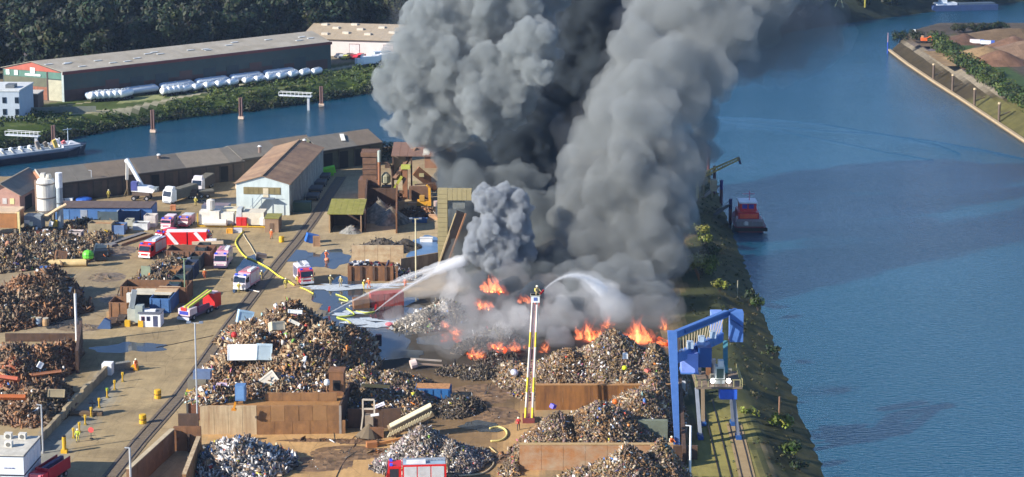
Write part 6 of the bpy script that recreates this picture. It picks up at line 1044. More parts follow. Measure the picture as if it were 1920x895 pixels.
# row of low cars/trailers under workshop wall
for i, (x, y) in enumerate([(605, 340), (598, 352), (590, 364), (584, 378)]):
    t = T('parked_trailer', ['grey flat trailer farthest along the shaded workshop wall', 'second grey trailer along the shaded workshop wall', 'third trailer in the shade, beside the small blue-black heap', 'nearest trailer in the workshop shade'][i], 'trailer', x, y); MB().box(-1.4, 1.4, 0, 4, .7, 1.3).out('bed', mat((76, 80, 84), .7), t); wheels(t, (-1.2, 1.2), (1, 3), .4)
# ---- tank trailers by the long hall
def tanktrailer(label, px, py, rz, L=8.5, tc=(236, 238, 240), grp='white tank trailers parked along the long hall'):
    t = T('tank_trailer', label, 'tank trailer', px, py, rz, grp); r = 1.12
    MB().lathe([(.35, 0), (.92, .22), (r, .6), (r, L-.6), (.92, L-.22), (.35, L)], (0, 0, 2.0), 14, 'y').out('tank', mat(tc, .3, var=.03), t, smooth=True)
    m = MB(); [m.cyl((0, y, 3.0), (0, y, 3.28), .28, .28, 8) for y in (1.6, L/2, L-1.6)]; m.box(-.3, .3,   .8, L-.8, 3.08, 3.16); m.out('manway', mat((176, 184, 190), .4), t); MB().box(-.5, .5, .3, L-.3, .75, 1.0).out('chassis', mat((60, 64, 72), .6), t)
    m = MB(); [m.cyl((x-.15, y, .5), (x+.15, y, .5), .5, .5, 10) for x in (-1, 1) for y in (L-3.6, L-2.3, L-1)]; m.out('wheels', tyre, t); MB().bar((-.8, 1.6, 0), (-.8, 1.6, 1), .15).bar((.8, 1.6, 0), (.8, 1.6, 1), .15).out('landing_leg', steel, t); return t
ORD = 'first second third fourth fifth sixth seventh eighth ninth tenth eleventh twelfth thirteenth fourteenth fifteenth sixteenth'.split()
tt = tanktrailer('white tank trailer, first from the left in the slanted cluster by the hall gable', 168, 193, -.5, 6.0); tk = kids(tt)
for i in range(1, 6): clone(tt, P(168+i*11, 193-i*.7), -.5, 'white tank trailer, %s from the left in the slanted cluster by the hall gable' % ORD[i], tk)
for i in range(16):
    x = 303+(i*9.5 if i < 5 else 38+(i-4)*21.5+(8 if i > 8 else 0)); y = 182.5-(x-303)*.132
    clone(tt, P(x, y), -.45+R.uniform(-.08, .08), 'white tank trailer, %s from the left in the long sunlit row by the hall' % ORD[i], tk, (.92, .8, R.uniform(.85, .95)))
wag = tanktrailer('white tank wagon in shade, first from left in the row nearest the hall', 0, 0, 0, 11.5, (176, 190, 206), 'tank wagons in the shade of the long hall'); wk = kids(wag); ud = (e1-e0).normalized(); un = Vector((ud.y, -ud.x, 0)); first = True  # white wagons: the shade of the hall is put into the blue-grey colour
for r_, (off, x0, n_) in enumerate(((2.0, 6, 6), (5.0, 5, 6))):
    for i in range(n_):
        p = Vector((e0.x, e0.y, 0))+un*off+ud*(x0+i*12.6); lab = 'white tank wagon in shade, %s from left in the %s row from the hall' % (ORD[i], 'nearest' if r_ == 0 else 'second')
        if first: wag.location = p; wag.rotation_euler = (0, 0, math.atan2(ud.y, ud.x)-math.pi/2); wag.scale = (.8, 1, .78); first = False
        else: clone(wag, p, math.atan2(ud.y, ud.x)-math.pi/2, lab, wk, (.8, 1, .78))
# parked cars before the warehouse
def car(label, px, py, rz, c, grp=None, z=0):
    t = T('parked_car', label, 'car', px, py, rz, grp, z=z); MB().prism([(0, .3), (4.2, .3), (4.2, .9), (3.4, 1.0), (2.9, 1.45), (1.5, 1.45), (.9, .95), (0, .85)], -.85, .85, 'x').out('body', mat(c, .35), t)
    MB().prism([(1.0, .96), (3.3, 1.0), (2.85, 1.40), (1.55, 1.40)], -.87, .87, 'x').out('windows', glass, t); m = MB(); [m.cyl((x-.1, y, .32), (x+.1, y, .32), .33, .33, 8) for x in (-.8, .8) for y in (.8, 3.3)]; m.out('wheels', tyre, t); return t
cc = [((60, 66, 84), 'dark blue'), ((150, 154, 158), 'silver'), ((190, 186, 90), 'yellow-green'), ((40, 42, 48), 'black'), ((120, 40, 50), 'maroon'), ((206, 40, 60), 'bright red'), ((196, 60, 76), 'pinkish red'), ((80, 84, 96), 'slate'), ((130, 50, 50), 'brick-red'), ((226, 226, 226), 'white'), ((96, 100, 120), 'grey-blue'), ((60, 60, 66), 'charcoal')]
for i, (c, nme) in enumerate(cc): car(nme+' car parked in front of the pinkish warehouse', 630+i*6.6, 109.5+(i % 3)*1.6, -.5, c, 'cars parked before the warehouse')
for i, (x, y) in enumerate([(668, 125), (685, 122), (705, 119), (690, 116)]):
    t = T('box_lorry', ['white lorry leftmost before the smoke by the warehouse', 'white lorry second from the smoke by the warehouse', 'white lorry touching the smoke edge by the warehouse', 'pale blue lorry behind the white ones by the warehouse'][i], 'lorry', x, y, -1.1); MB().box(-1.2, 1.2, 2.0, 8, .8, 3.2).out('box_body', mat((236, 238, 240) if i < 3 else (170, 190, 206), .4, var=.03), t); MB().box(-1.2, 1.2, 0, 1.9, .6, 2.6).out('cab', mat((230, 232, 234), .4), t); wheels(t, (-1, 1), (1, 6.5), .45)
# ================================================================== BOATS
hull = mat((34, 44, 64), .5); a = P(163, 284, WZ); b_ = P(-60, 313, WZ); dd = b_-a; L = dd.length; t = T('barge', 'moored tank barge with dark blue hull at the left', 'barge', 0, 0, math.atan2(dd.y, dd.x), loc=a)
m = MB(); w = 9.
prof = [(0, 0, .1), (1.2, 1.6, .9), (3.5, 3.4, 1), (7, 4.5, 1), (L, 4.5, 1)]
vs = []
for x, hw, k in prof: vs += [(x+(1.0 if x == 0 else .4), -hw*.8, -.5), (x, -hw, 2.3 if x < 5 else 1.7), (x, hw, 2.3 if x < 5 else 1.7), (x+(1.0 if x == 0 else .4), hw*.8, -.5)]
fs_ = []
for i in range(4):
    for j in range(3): fs_.append((i*4+j, i*4+j+1, i*4+4+j+1, i*4+4+j))
m.add(vs, fs_+[(0, 1, 2, 3), (16, 17, 18, 19)]); m.out('hull', hull, t)
MB().box(3, 8, -3, 3, 1.7, 2.9).out('foredeck', mat((206, 206, 210), .5), t)
m = MB(); [m.bar((x0, -4.2, 2.6), (x0, -4.2, 1.7), .1) for x0 in np.arange(4, L, 2)]; m.bar((3, -4.2, 2.6), (L, -4.2, 2.6), .1); m.bar((3, 4.2, 2.6), (L, 4.2, 2.6), .1); m.out('railing', white, t)
MB().box(8, L, -3.2, 3.2, 1.7, 2.3).out('tank_deck', mat((150, 160, 170), .5, var=.2), t)
for i in range(11): x = 10+i*2.6; MB().lathe([(.5, 0), (.6, .1), (.6, .6), (.3, .9)], (x, -2.2, 2.3), 10).out('hatch', mat((236, 238, 240), .4), t); MB().bar((x, -3, 2.6), (x+1.4, 2.6, 2.7), .2).out('pipe', mat((196, 190, 170), .5), t)
for x, y, h, c in ((9, 1, 2.4, (210, 180, 90)), (10.5, -1.5, 1.6, (120, 110, 100)), (6, 0, 1.6, (206, 110, 110)), (13.4, 0, 2.4, (140, 130, 120)), (5, 1.5, 1.2, (226, 226, 226)), (7.4, -1, 2.0, (230, 230, 236))): MB().bar((x, y, 2), (x+.8, y, 2+h), .9).out('deck_gear', mat(c, .6), t)
MB().cyl((5.3, 0, 2.9), (5.3, 0, 7.0), .12, .1, 8).bar((4.2, 0, 6.6), (6.6, 0, 6.6), .15).out('mast', mat((190, 206, 216), .5), t)
for dx in (-.5, .5): MB().cyl((8.6+dx, .8, 2.9), (8.6+dx, .8, 4.8), .16, .16, 8).out('vent_post', white, t)
# fireboat
t = T('fireboat', 'red and white fireboat lying against the quay', 'fireboat', 1407, 436, 0, z=WZ, loc=None); hb = mat((110, 26, 40), .5); W2 = 3.2; Lb = 15.
vs = []; fs_ = []
st_ = [(0, 2.7, 1.1), (.6, 3.1, 1.15), (8, 3.1, 1.3), (11.5, 2.3, 1.7), (14, 1.0, 2.2), (15, .1, 2.4)]
for y, hw, h in st_: vs += [(-hw*.75, y, -.6), (-hw, y, h), (hw, y, h), (hw*.75, y, -.6)]
for i in range(5):
    for j in range(3): fs_.append((i*4+j, i*4+j+1, i*4+4+j+1, i*4+4+j))
MB().add(vs, fs_+[(0, 1, 2, 3), (20, 21, 22, 23)]).out('hull', hb, t)
MB().box(-2.6, 2.6, .2, 9, 1.15, 1.35).out('deck', mat((130, 120, 118), .7), t); MB().box(-2.0, 2.0, 3.4, 9.5, 1.35, 3.3).out('cabin', mat((206, 30, 44), .4), t); MB().box(-1.6, 1.6, 4.6, 8.6, 3.3, 5.0).out('wheelhouse', mat((216, 50, 56), .4), t); MB().box(-1.8, 1.8, 4.3, 8.8, 5.0, 5.25).out('wheelhouse_roof', mat((244, 240, 242), .4), t)
for x in (-1.2, .1): MB().box(x, x+1.0, 4.54, 4.6, 3.9, 4.8).out('window', mat((50, 40, 150), .2), t)
MB().box(-1.7, 1.7, 3.3, 3.4, 2.2, 3.0).out('rear_panel', mat((236, 90, 50), .5), t); MB().box(-2.4, 2.4, .5, 3.0, 1.35, 2.1).out('work_deck_box', mat((140, 130, 128), .6), t); MB().lathe([(.25, -.05), (.5, -.05), (.5, .05), (.25, .05)], (-.8, .42, 1.7), 14, 'y').out('lifebuoy', mat((226, 220, 214), .5), t)
m = MB(); [m.bar((x, .3, 1.3), (x, .3, 2.4), .08) for x in np.linspace(-2.6, 2.6, 8)]; m.bar((-2.6, .3, 2.4), (2.6, .3, 2.4), .08); m.out('railing', mat((150, 140, 140), .5), t); MB().cyl((.4, 6.5, 5.2), (.4, 6.5, 7.2), .08, .08, 6).bar((-.9, 6.5, 6.6), (1.4, 6.5, 6.6), .12).out('mast', mat((226, 130, 150), .4), t)
for x in (-2.3, 2.3): MB().cyl((x, 3.6, 1.4), (x, 3.6, 2.6), .25, .2, 8).out('monitor', mat((236, 200, 206), .4), t)
MB().box(-3.3, 3.3, -.05, .25, .2, .9).out('fender', tyre, t)
t.scale = (1.14, 1.0, 1.1)
# far ship top right
t = T('cargo_ship', 'white and blue river ship moored on the far shore', 'ship', 1746, 22, .18, z=WZ); MB().prism([(0, 0), (1.2, 2.4), (30, 2.4), (30, 0)], 0, 6, 'y').out('hull', mat((50, 70, 110), .6), t); MB().box(3, 12, 1, 5, 2.4, 3.4).out('deckhouse', mat((216, 222, 228), .5), t); MB().box(5, 7.6, 1.4, 4.6, 3.4, 5.0).out('bridge', mat((226, 230, 234), .5), t); MB().bar((1, 1, 3.4), (4, 1, 3.4), .12).out('railing', white, t); MB().box(13, 29, .8, 5.2, 2.4, 3.0).out('hatch_cover', mat((76, 92, 110), .6), t)
# ================================================================== HOSES
def hose(label, pts, r, c, cat='hose', z=.12):
    pp = [P(x, y, 0)+Vector((0, 0, z)) for x, y in pts]; o0 = pp[0].copy(); sm_ = []
    for i in range(len(pp)-1):
        p0 = pp[max(i-1, 0)]; p1 = pp[i]; p2 = pp[i+1]; p3 = pp[min(i+2, len(pp)-1)]
        for k in range(6): u = k/6; sm_.append(.5*((2*p1)+(-p0+p2)*u+(2*p0-5*p1+4*p2-p3)*u*u+(-p0+3*p1-3*p2+p3)*u**3))
    sm_.append(pp[-1]); m = MB(); m.tube([p-o0+Vector((0, 0, .0)) for p in sm_], r, 6); o = m.out('fire_hose', mat(c, .6), None, smooth=True); o.location = o0; props(o, label, cat)
hose('thick yellow supply hose snaking from the red cabinet to the heap', [(457, 434), (443, 452), (444, 462), (458, 481), (475, 489), (500, 502), (520, 517), (538, 527), (552, 536)], .17, (222, 208, 70)); hose('yellow hose continuing from the hatch truck over the rust heap', [(563, 540), (575, 545), (588, 552)], .14, (214, 196, 80)); hose('thin pale hose curling from the white tank unit', [(456, 440), (462, 450), (470, 462), (480, 480)], .1, (190, 180, 150))
hose('pale hose trailing from the pink-white engine', [(455, 541), (470, 545), (487, 549)], .12, (216, 206, 196)); hose('yellow-green hose on the wet ground below the left water jet', [(660, 610), (650, 602), (632, 596), (664, 592), (650, 580)], .13, (196, 206, 80)); hose('yellow-green hose leading to the right monitor', [(668, 585), (685, 588), (703, 586)], .13, (206, 210, 90)); hose('yellow hose loop beyond the foam puddle', [(630, 553), (648, 560), (652, 566), (636, 562)], .12, (206, 210, 100))
hose('yellow hose loop on the brown ground left of the ladder', [(918, 805), (935, 802), (948, 808), (950, 818), (940, 827), (920, 829)], .16, (214, 196, 120)); hose('beige hose running from the bottom fire engine', [(833, 893), (870, 893), (905, 889), (922, 877), (925, 868), (915, 864)], .13, (196, 176, 140)); hose('short beige hose by the coloured scrap pile', [(918, 840), (930, 850), (938, 856), (932, 860)], .12, (196, 170, 120)); hose('dark crack line of cable across the brown apron', [(671, 823), (660, 845), (640, 875), (628, 900)], .05, (90, 66, 46), 'cable', .06)
hose('white-yellow hose tangle at the top of the wet ground', [(655, 575), (672, 570), (660, 566), (640, 570)], .12, (226, 222, 190)); hose('dark expansion cable crossing the road below the lamp mast', [(293, 652), (330, 645), (372, 636), (400, 630)], .05, (80, 70, 58), 'cable', .06)
# ================================================================== PEOPLE
def person_mesh(pose, jacket, trousers, skin, seed=0):
    a = pose; J = {'pel': (0, 0, .92), 'chest': (0, a.get('lean', 0)*.3, 1.36), 'neck': (0, a.get('lean', 0)*.42, 1.5), 'head': (0, a.get('lean', 0)*.45-.02, 1.68), 'hl': (-.1, 0, .9), 'hr': (.1, 0, .9), 'kl': (-.13, -a['st']*.5-.03, .5), 'kr': (.13, a['st']*.4-.03, .5), 'al': (-.14, -a['st'], .08), 'ar': (.14, a['st'], .08), 'tl': (-.15, -a['st']-.17, .04), 'tr': (.15, a['st']-.17, .04)}
    ly = a.get('lean', 0)*.35; J.update({'sl': (-.21, ly, 1.44), 'sr': (.21, ly, 1.44), 'el': (-.31, ly+a['la'][0], 1.16+a['la'][1]), 'er': (.31, ly+a['ra'][0], 1.16+a['ra'][1]), 'wl': (-.33, ly+a['la'][2], .92+a['la'][3]), 'wr': (.33, ly+a['ra'][2], .92+a['ra'][3]), 'fl': (-.33, ly+a['la'][2]-.05, .84+a['la'][3]), 'fr': (.33, ly+a['ra'][2]-.05, .84+a['ra'][3])})
    ks = list(J); E_ = [('pel', 'chest'), ('chest', 'neck'), ('neck', 'head'), ('pel', 'hl'), ('pel', 'hr'), ('hl', 'kl'), ('hr', 'kr'), ('kl', 'al'), ('kr', 'ar'), ('al', 'tl'), ('ar', 'tr'), ('chest', 'sl'), ('chest', 'sr'), ('sl', 'el'), ('sr', 'er'), ('el', 'wl'), ('er', 'wr'), ('wl', 'fl'), ('wr', 'fr')]
    me = bpy.data.meshes.new('body'); me.from_pydata([J[k] for k in ks], [(ks.index(x), ks.index(y)) for x, y in E_], []); o = bpy.data.objects.new('tmp', me); COL.objects.link(o)
    md = o.modifiers.new('s', 'SKIN'); sv = me.skin_vertices[0].data
    rad = {'pel': .17, 'chest': .19, 'neck': .075, 'head': .12, 'hl': .12, 'hr': .12, 'kl': .085, 'kr': .085, 'al': .065, 'ar': .065, 'tl': .05, 'tr': .05, 'sl': .09, 'sr': .09, 'el': .065, 'er': .065, 'wl': .045, 'wr': .045, 'fl': .045, 'fr': .045}
    for i, k in enumerate(ks): sv[i].radius = (rad[k], rad[k]*.85); sv[i].use_root = (k == 'pel')
    sb = o.modifiers.new('u', 'SUBSURF'); sb.levels = 1; sb.render_levels = 1
    dg = bpy.context.evaluated_depsgraph_get(); m2 = bpy.data.meshes.new_from_object(o.evaluated_get(dg)); bpy.data.objects.remove(o)
    m2.materials.clear(); [m2.materials.append(q_) for q_ in (jacket, trousers, skin, mat((30, 28, 28), .8))]
    for p in m2.polygons: z = p.center.z; m2.polygons[p.index].material_index = 2 if z > 1.53 or (abs(p.center.x) > .29 and z < .9+max(a['la'][3], a['ra'][3])) else (0 if z > .88 else (1 if z > .16 else 3))
    m2.shade_smooth(); return m2
poses = [dict(st=.16, la=(-.02, 0, -.1, 0), ra=(.02, 0, -.05, 0)), dict(st=.05, la=(-.16, .02, -.42, .22), ra=(-.16, .02, -.42, .2)), dict(st=.24, lean=-.35, la=(-.2, 0, -.45, .1), ra=(.14, 0, .1, 0))]
gearc = {'yel': ((214, 196, 90), (196, 176, 90)), 'tan': ((176, 156, 104), (160, 142, 100)), 'org': ((230, 120, 60), (220, 110, 60)), 'hiv': ((206, 220, 70), (214, 200, 90)), 'drk': ((70, 72, 64), (60, 60, 60)), 'red': ((206, 60, 60), (60, 50, 60))}
_pm = {}
def person(px, py, rz, k, pose, label, helmet=(236, 232, 200), z=0, s=1.12):
    if (k, pose) not in _pm: _pm[(k, pose)] = person_mesh(poses[pose], mat(gearc[k][0], .7), mat(gearc[k][1], .7), mat((206, 160, 130), .6))
    t = T('person', label, 'person', px, py, rz, z=z); t.scale = (s, s, s); link('body', _pm[(k, pose)], t); ly = poses[pose].get('lean', 0)*.45
    MB().lathe([(.17, 1.66), (.165, 1.72), (.12, 1.80), (.04, 1.83)], (0, ly-.02, 0), 12).out('helmet', mat(helmet, .4), t)
    for x in (-.045, .045): MB().box(x-.015, x+.015, ly-.145, ly-.125, 1.645, 1.665).out('eye', tyre, t)
    MB().box(-.22, .22, ly+.13, ly+.27, 1.0, 1.42).out('air_tank' if k in ('yel', 'tan') else 'vest_panel', mat((210, 206, 90) if k in ('yel', 'tan') else (226, 226, 210), .5), t) if k != 'drk' else None
for a in [(536, 541, .4, 'yel', 0, 'firefighter in yellow walking alone beside the supply hose'), (639, 538, -.3, 'tan', 0, 'firefighter standing at the left end of the foam, by the dark shade'), (682, 544, .8, 'yel', 2, 'firefighter in bright yellow bending over the foam'), (692, 541, -.6, 'org', 2, 'person in orange-red crouched right behind the bending firefighter'), (558, 535, 1.2, 'yel', 1, 'firefighter at the cab of the hatch truck'), (568, 536, -.8, 'tan', 1, 'firefighter working at the side of the hatch truck'), (585, 535, 0, 'tan', 0, 'firefighter in the shade before the hatch truck'), (620, 535, .5, 'tan', 1, 'firefighter standing in the white foam'),
          (491, 526, 1.0, 'tan', 0, 'firefighter in tan gear crossing the rails'), (467, 526, -1, 'drk', 0, 'person in dark clothes behind the pink-white engine'), (448, 549, .2, 'yel', 1, 'firefighter in yellow in front of the pink-white engine'), (338, 568, .5, 'org', 0, 'person in orange behind the platform truck boom'), (194, 490, 1.3, 'org', 2, 'worker in orange crouching right of the green shell'), (200, 489, -1.2, 'org', 1, 'worker in orange standing beside the crouching one'), (367, 386, .3, 'yel', 1, 'small figure in yellow on the far yard'), (509, 448, -.2, 'org', 0, 'person in orange beside the yellow barrel'), (146, 829, .1, 'hiv', 1, 'person in yellow vest among the yellow posts'), (255, 695, .9, 'org', 0, 'person in orange behind the small yellow machine'),
          (760, 540, 0, 'org', 0, 'person in orange seen faintly through the spray'), (834, 893, -.2, 'tan', 0, 'firefighter at the rear of the bottom fire engine'), (1259, 843, .4, 'org', 1, 'worker in orange at the foot of the blue crane leg'), (972, 806, 0, 'red', 2, 'figure in red at the base of the lattice ladder'), (384, 524, .3, 'org', 0, 'worker in orange in the shade of the dark containers'), (612, 488, .4, 'org', 1, 'person in orange before the cream bay wall'), (204, 372, .3, 'yel', 0, 'tiny figure in yellow left of the material handler'), (1234, 300, 0, 'tan', 0, 'x')][:-1]: person(*a)
# ================================================================== AERIAL LADDER
bz = P(991, 792); tb_ = A(1003, 566, bz.y+1.0); t = T('aerial_ladder', 'tall yellow-white aerial ladder with a basket spraying water', 'aerial ladder', 0, 0, 0, loc=bz); tv = tb_-bz
for s in (-1, 1):
    x0 = s*.52; x1 = s*.36; a = Vector((x0, 0, 0)); b2_ = Vector((tv.x+x1, tv.y, tv.z)); N_ = 8
    for i in range(N_): MB().bar(a.lerp(b2_, i/N_), a.lerp(b2_, (i+1)/N_), .24-.010*i, .24).out('boom_section', mat((222, 206, 60) if i in (0, 2, 5) else (232, 224, 204), .5), t)
    MB().bar(a.lerp(b2_, 0)+Vector((-s*.26, 0, 0)), b2_+Vector((-s*.2, 0, 0)), .09).out('water_pipe', mat((170, 120, 130), .5), t)
for i in range(30): f = (i+.5)/30; MB().bar(Vector((-.52, 0, 0)).lerp(Vector((tv.x-.36, tv.y, tv.z)), f), Vector((.52, 0, 0)).lerp(Vector((tv.x+.36, tv.y, tv.z)), f), .06).out('rung', mat((196, 190, 130), .5), t) if i % 3 == 0 else None
MB().box(tv.x-.6, tv.x+.7, tv.y-.5, tv.y+.5, tv.z, tv.z+1.1).out('basket', mat((226, 228, 226), .5), t); MB().box(tv.x-.2, tv.x+.3, tv.y-.56, tv.y-.51, tv.z+.3, tv.z+.8).out('emblem', mat((90, 110, 170), .5), t)
MB().box(tv.x-.68, tv.x+.78, tv.y-.58, tv.y+.58, tv.z+1.02, tv.z+1.1).out('basket_rail', mat((190, 186, 170), .5), t)
MB().box(-.9, .9, -.5, 2, 0, .7).out('turntable', mat((120, 60, 60), .6), t); MB().bar((tv.x+.8, tv.y, tv.z+1.2), (tv.x+1.3, tv.y+.3, tv.z+1.7), .25).out('monitor', red, t)
person(0, 0, .5, 'tan', 1, 'firefighter standing in the ladder basket behind the rail'); o = [q_ for q_ in COL.objects if q_.get('label') == 'firefighter standing in the ladder basket behind the rail'][0]; o.location = bz+tv+Vector((.3, 0, .35)); o.scale = (1.2, 1.2, 1.2)
jet0 = bz+tv+Vector((1.4, .35, 1.8))
# ================================================================== SMOKE
def volmat(name, col, dens, aniso=.0, abs_=None, emit=None):
    m = bpy.data.materials.new(name); m.use_nodes = True; n = m.node_tree; n.nodes.remove(n.nodes['Principled BSDF']); v = n.nodes.new('ShaderNodeVolumePrincipled'); v.inputs['Color'].default_value = (*col, 1); v.inputs['Density'].default_value = dens; v.inputs['Anisotropy'].default_value = aniso
    if abs_: v.inputs['Absorption Color'].default_value = (*abs_, 1)
    n.links.new(v.outputs[0], n.nodes['Material Output'].inputs['Volume']); m.volume_intersection_method = 'FAST' if hasattr(m, 'volume_intersection_method') else None; return m
def puffs(seeds, lv=(26, 12), k=(.38, .36), seed=1, jit=.15):
    """grow smaller billows on the surface of every sphere"""
    r = np.random.RandomState(seed); out = [np.array(seeds, float)]; cur = out[0]
    for n, kk in zip(lv, k):
        nn = []
        for x, y, z, q in cur:
            d = r.normal(size=(n, 3)); d /= np.linalg.norm(d, axis=1)[:, None]; rr = q*kk*r.uniform(.6, 1.3, n); c = np.array([x, y, z])+d*(q*r.uniform(.78, .98, n)-.0*rr)[:, None]; nn.append(np.concatenate([c, rr[:, None]], 1))
        cur = np.concatenate(nn); out.append(cur)
    return np.concatenate(out)
def smoke(name, label, seeds, mt, voxel=.6, lv=(26, 12), k=(.38, .36), seed=1, disp=((2.6, 1.1), (.9, .38)), kind='stuff', cat='smoke', cut=-.5):
    pts = puffs(seeds, lv, k, seed); pts = pts[pts[:, 2]+pts[:, 3] > cut]
    me = bpy.data.meshes.new(name); me.from_pydata(pts[:, :3].tolist(), [], []); at = me.attributes.new('rad', 'FLOAT', 'POINT'); at.data.foreach_set('value', pts[:, 3].astype(np.float32)); o = bpy.data.objects.new('tmp_'+name, me); COL.objects.link(o)
    ng = bpy.data.node_groups.new('billow', 'GeometryNodeTree'); ng.interface.new_socket('g', in_out='INPUT', socket_type='NodeSocketGeometry'); ng.interface.new_socket('g', in_out='OUTPUT', socket_type='NodeSocketGeometry')
    N = ng.nodes; L = ng.links; gi = N.new('NodeGroupInput'); go = N.new('NodeGroupOutput'); mp = N.new('GeometryNodeMeshToPoints'); na = N.new('GeometryNodeInputNamedAttribute'); na.data_type = 'FLOAT'; na.inputs[0].default_value = 'rad'
    L.new(gi.outputs[0], mp.inputs[0]); L.new(na.outputs[0], mp.inputs['Radius']); pv = N.new('GeometryNodePointsToVolume'); pv.resolution_mode = 'VOXEL_SIZE'; pv.inputs['Voxel Size'].default_value = voxel; pv.inputs['Density'].default_value = 1
    L.new(mp.outputs[0], pv.inputs[0]); L.new(na.outputs[0], pv.inputs['Radius'])
    vm = N.new('GeometryNodeVolumeToMesh'); vm.resolution_mode = 'VOXEL_SIZE'; vm.inputs['Voxel Size'].default_value = voxel; vm.inputs['Threshold'].default_value = .1; L.new(pv.outputs[0], vm.inputs[0]); cur = vm.outputs[0]
    for scl, amp in disp:
        vo = N.new('ShaderNodeTexVoronoi'); vo.feature = 'SMOOTH_F1'; vo.inputs['Scale'].default_value = 1/scl; vo.inputs['Smoothness'].default_value = .35
        nz = N.new('ShaderNodeTexNoise'); nz.inputs['Scale'].default_value = .7/scl; nz.inputs['Detail'].default_value = 2; ad = N.new('ShaderNodeVectorMath'); ad.operation = 'SCALE'; ad.inputs[3].default_value = scl*.9; L.new(nz.outputs['Color'], ad.inputs[0]); ps = N.new('GeometryNodeInputPosition'); a2 = N.new('ShaderNodeVectorMath'); L.new(ps.outputs[0], a2.inputs[0]); L.new(ad.outputs[0], a2.inputs[1]); L.new(a2.outputs[0], vo.inputs['Vector'])
        mm = N.new('ShaderNodeMath'); mm.operation = 'MULTIPLY_ADD'; mm.inputs[1].default_value = -2*amp; mm.inputs[2].default_value = amp; L.new(vo.outputs['Distance'], mm.inputs[0]); nr = N.new('GeometryNodeInputNormal'); sc3 = N.new('ShaderNodeVectorMath'); sc3.operation = 'SCALE'; L.new(nr.outputs[0], sc3.inputs[0]); L.new(mm.outputs[0], sc3.inputs[3])
        sp = N.new('GeometryNodeSetPosition'); L.new(cur, sp.inputs[0]); L.new(sc3.outputs[0], sp.inputs['Offset']); cur = sp.outputs[0]
    nz = N.new('ShaderNodeTexNoise'); nz.inputs['Scale'].default_value = .55/max(.5, voxel*1.6); nz.inputs['Detail'].default_value = 5; nz.inputs['Roughness'].default_value = .65; mm = N.new('ShaderNodeMath'); mm.operation = 'MULTIPLY_ADD'; mm.inputs[1].default_value = 4*voxel; mm.inputs[2].default_value = -2*voxel; L.new(nz.outputs[0], mm.inputs[0]); nr = N.new('GeometryNodeInputNormal'); sc3 = N.new('ShaderNodeVectorMath'); sc3.operation = 'SCALE'; L.new(nr.outputs[0], sc3.inputs[0]); L.new(mm.outputs[0], sc3.inputs[3]); sp = N.new('GeometryNodeSetPosition'); L.new(cur, sp.inputs[0]); L.new(sc3.outputs[0], sp.inputs['Offset']); cur = sp.outputs[0]
    L.new(cur, go.inputs[0]); md = o.modifiers.new('g', 'NODES'); md.node_group = ng
    rm = o.modifiers.new('r', 'REMESH'); rm.mode = 'VOXEL'; rm.voxel_size = voxel*.8
    dg = bpy.context.evaluated_depsgraph_get(); m2 = bpy.data.meshes.new_from_object(o.evaluated_get(dg)); bpy.data.objects.remove(o); m2.materials.clear(); m2.materials.append(mt); m2.name = name
    print(name, len(pts), len(m2.polygons)); q_ = link(name, m2); return props(q_, label, cat, kind=kind)
def sph(lst):                          # (px, py, radius px, distance Y)
    out = []
    for px, py, r, Y in lst:
        r *= .88; Y = min(Y, P(px, py, .35*r/11).y); p = A(px, py, Y); out.append((p.x, p.y, p.z, r*(p.y*_c-(p.z-CH)*_s)/F))
    return out
grey = volmat('thick_grey_smoke', (.475, .505, .51), .5, 0); 
lcol = [(845, 120, 92, 392), (955, 66, 100, 398), (790, 95, 66, 390), (765, 165, 56, 388), (812, 208, 62, 388), (920, 160, 86, 386), (992, 85, 52, 382), (1005, 130, 34, 378), (758, 235, 28, 386), (905, 15, 95, 396), (830, 30, 70, 394), (975, 0, 66, 398), (850, 240, 42, 386), (795, 255, 30, 384), (737, 238, 24, 386), (724, 150, 24, 388), (735, 110, 26, 388), (905, 215, 46, 384), (950, -60, 90, 400), (1030, -40, 60, 402), (870, -50, 60, 398), (960, 190, 40, 384), (1020, 60, 30, 384)]
smoke('smoke', 'bright billowing grey smoke head on the left', sph(lcol), grey, .42, (22, 13), (.34, .38), 3, disp=((5, 1.0), (2.4, .9), (1.0, .42)))
under = [(880, 330, 56, 400), (860, 385, 42, 398), (915, 400, 56, 402), (850, 440, 24, 372), (880, 470, 28, 372), (950, 290, 66, 412), (1000, 250, 80, 418), (1010, 350, 70, 412), (960, 480, 54, 392), (1060, 180, 100, 432), (1090, 60, 110, 437), (1160, 60, 100, 434), (1130, 190, 100, 434), (1040, 420, 60, 408), (1000, 520, 50, 376), (840, 335, 34, 392), (1130, 0, 110, 432), (835, 300, 24, 390), (1040, -20, 90, 436), (975, 210, 60, 420), (905, 545, 34, 350), (950, 565, 40, 350), (1000, 575, 44, 350), (1040, 520, 50, 362), (860, 510, 26, 360), (1060, 590, 40, 346), (880, 590, 26, 345)]
smoke('smoke', 'dark smoke wall in the shade between the two columns', sph(under), volmat('shade_dark_smoke', (.14, .17, .20), .45), .7, (18, 8), (.36, .38), 5, disp=((5, 1.6), (2, .6)))  # gap between the columns: its shade is put into the low albedo
front = [(938, 390, 40, 357), (915, 375, 30, 356), (968, 385, 30, 357), (925, 448, 48, 354), (962, 440, 46, 355), (902, 458, 36, 353), (980, 470, 28, 354), (935, 492, 36, 352), (895, 475, 26, 352), (970, 495, 24, 352)]
smoke('smoke', 'small crisp blue-grey cauliflower plume over the flames', sph(front), volmat('fresh_smoke', (.53, .555, .585), 1.2), .26, (26, 14), (.32, .36), 7, disp=((2.6, .8), (1.1, .45), (.45, .16)))
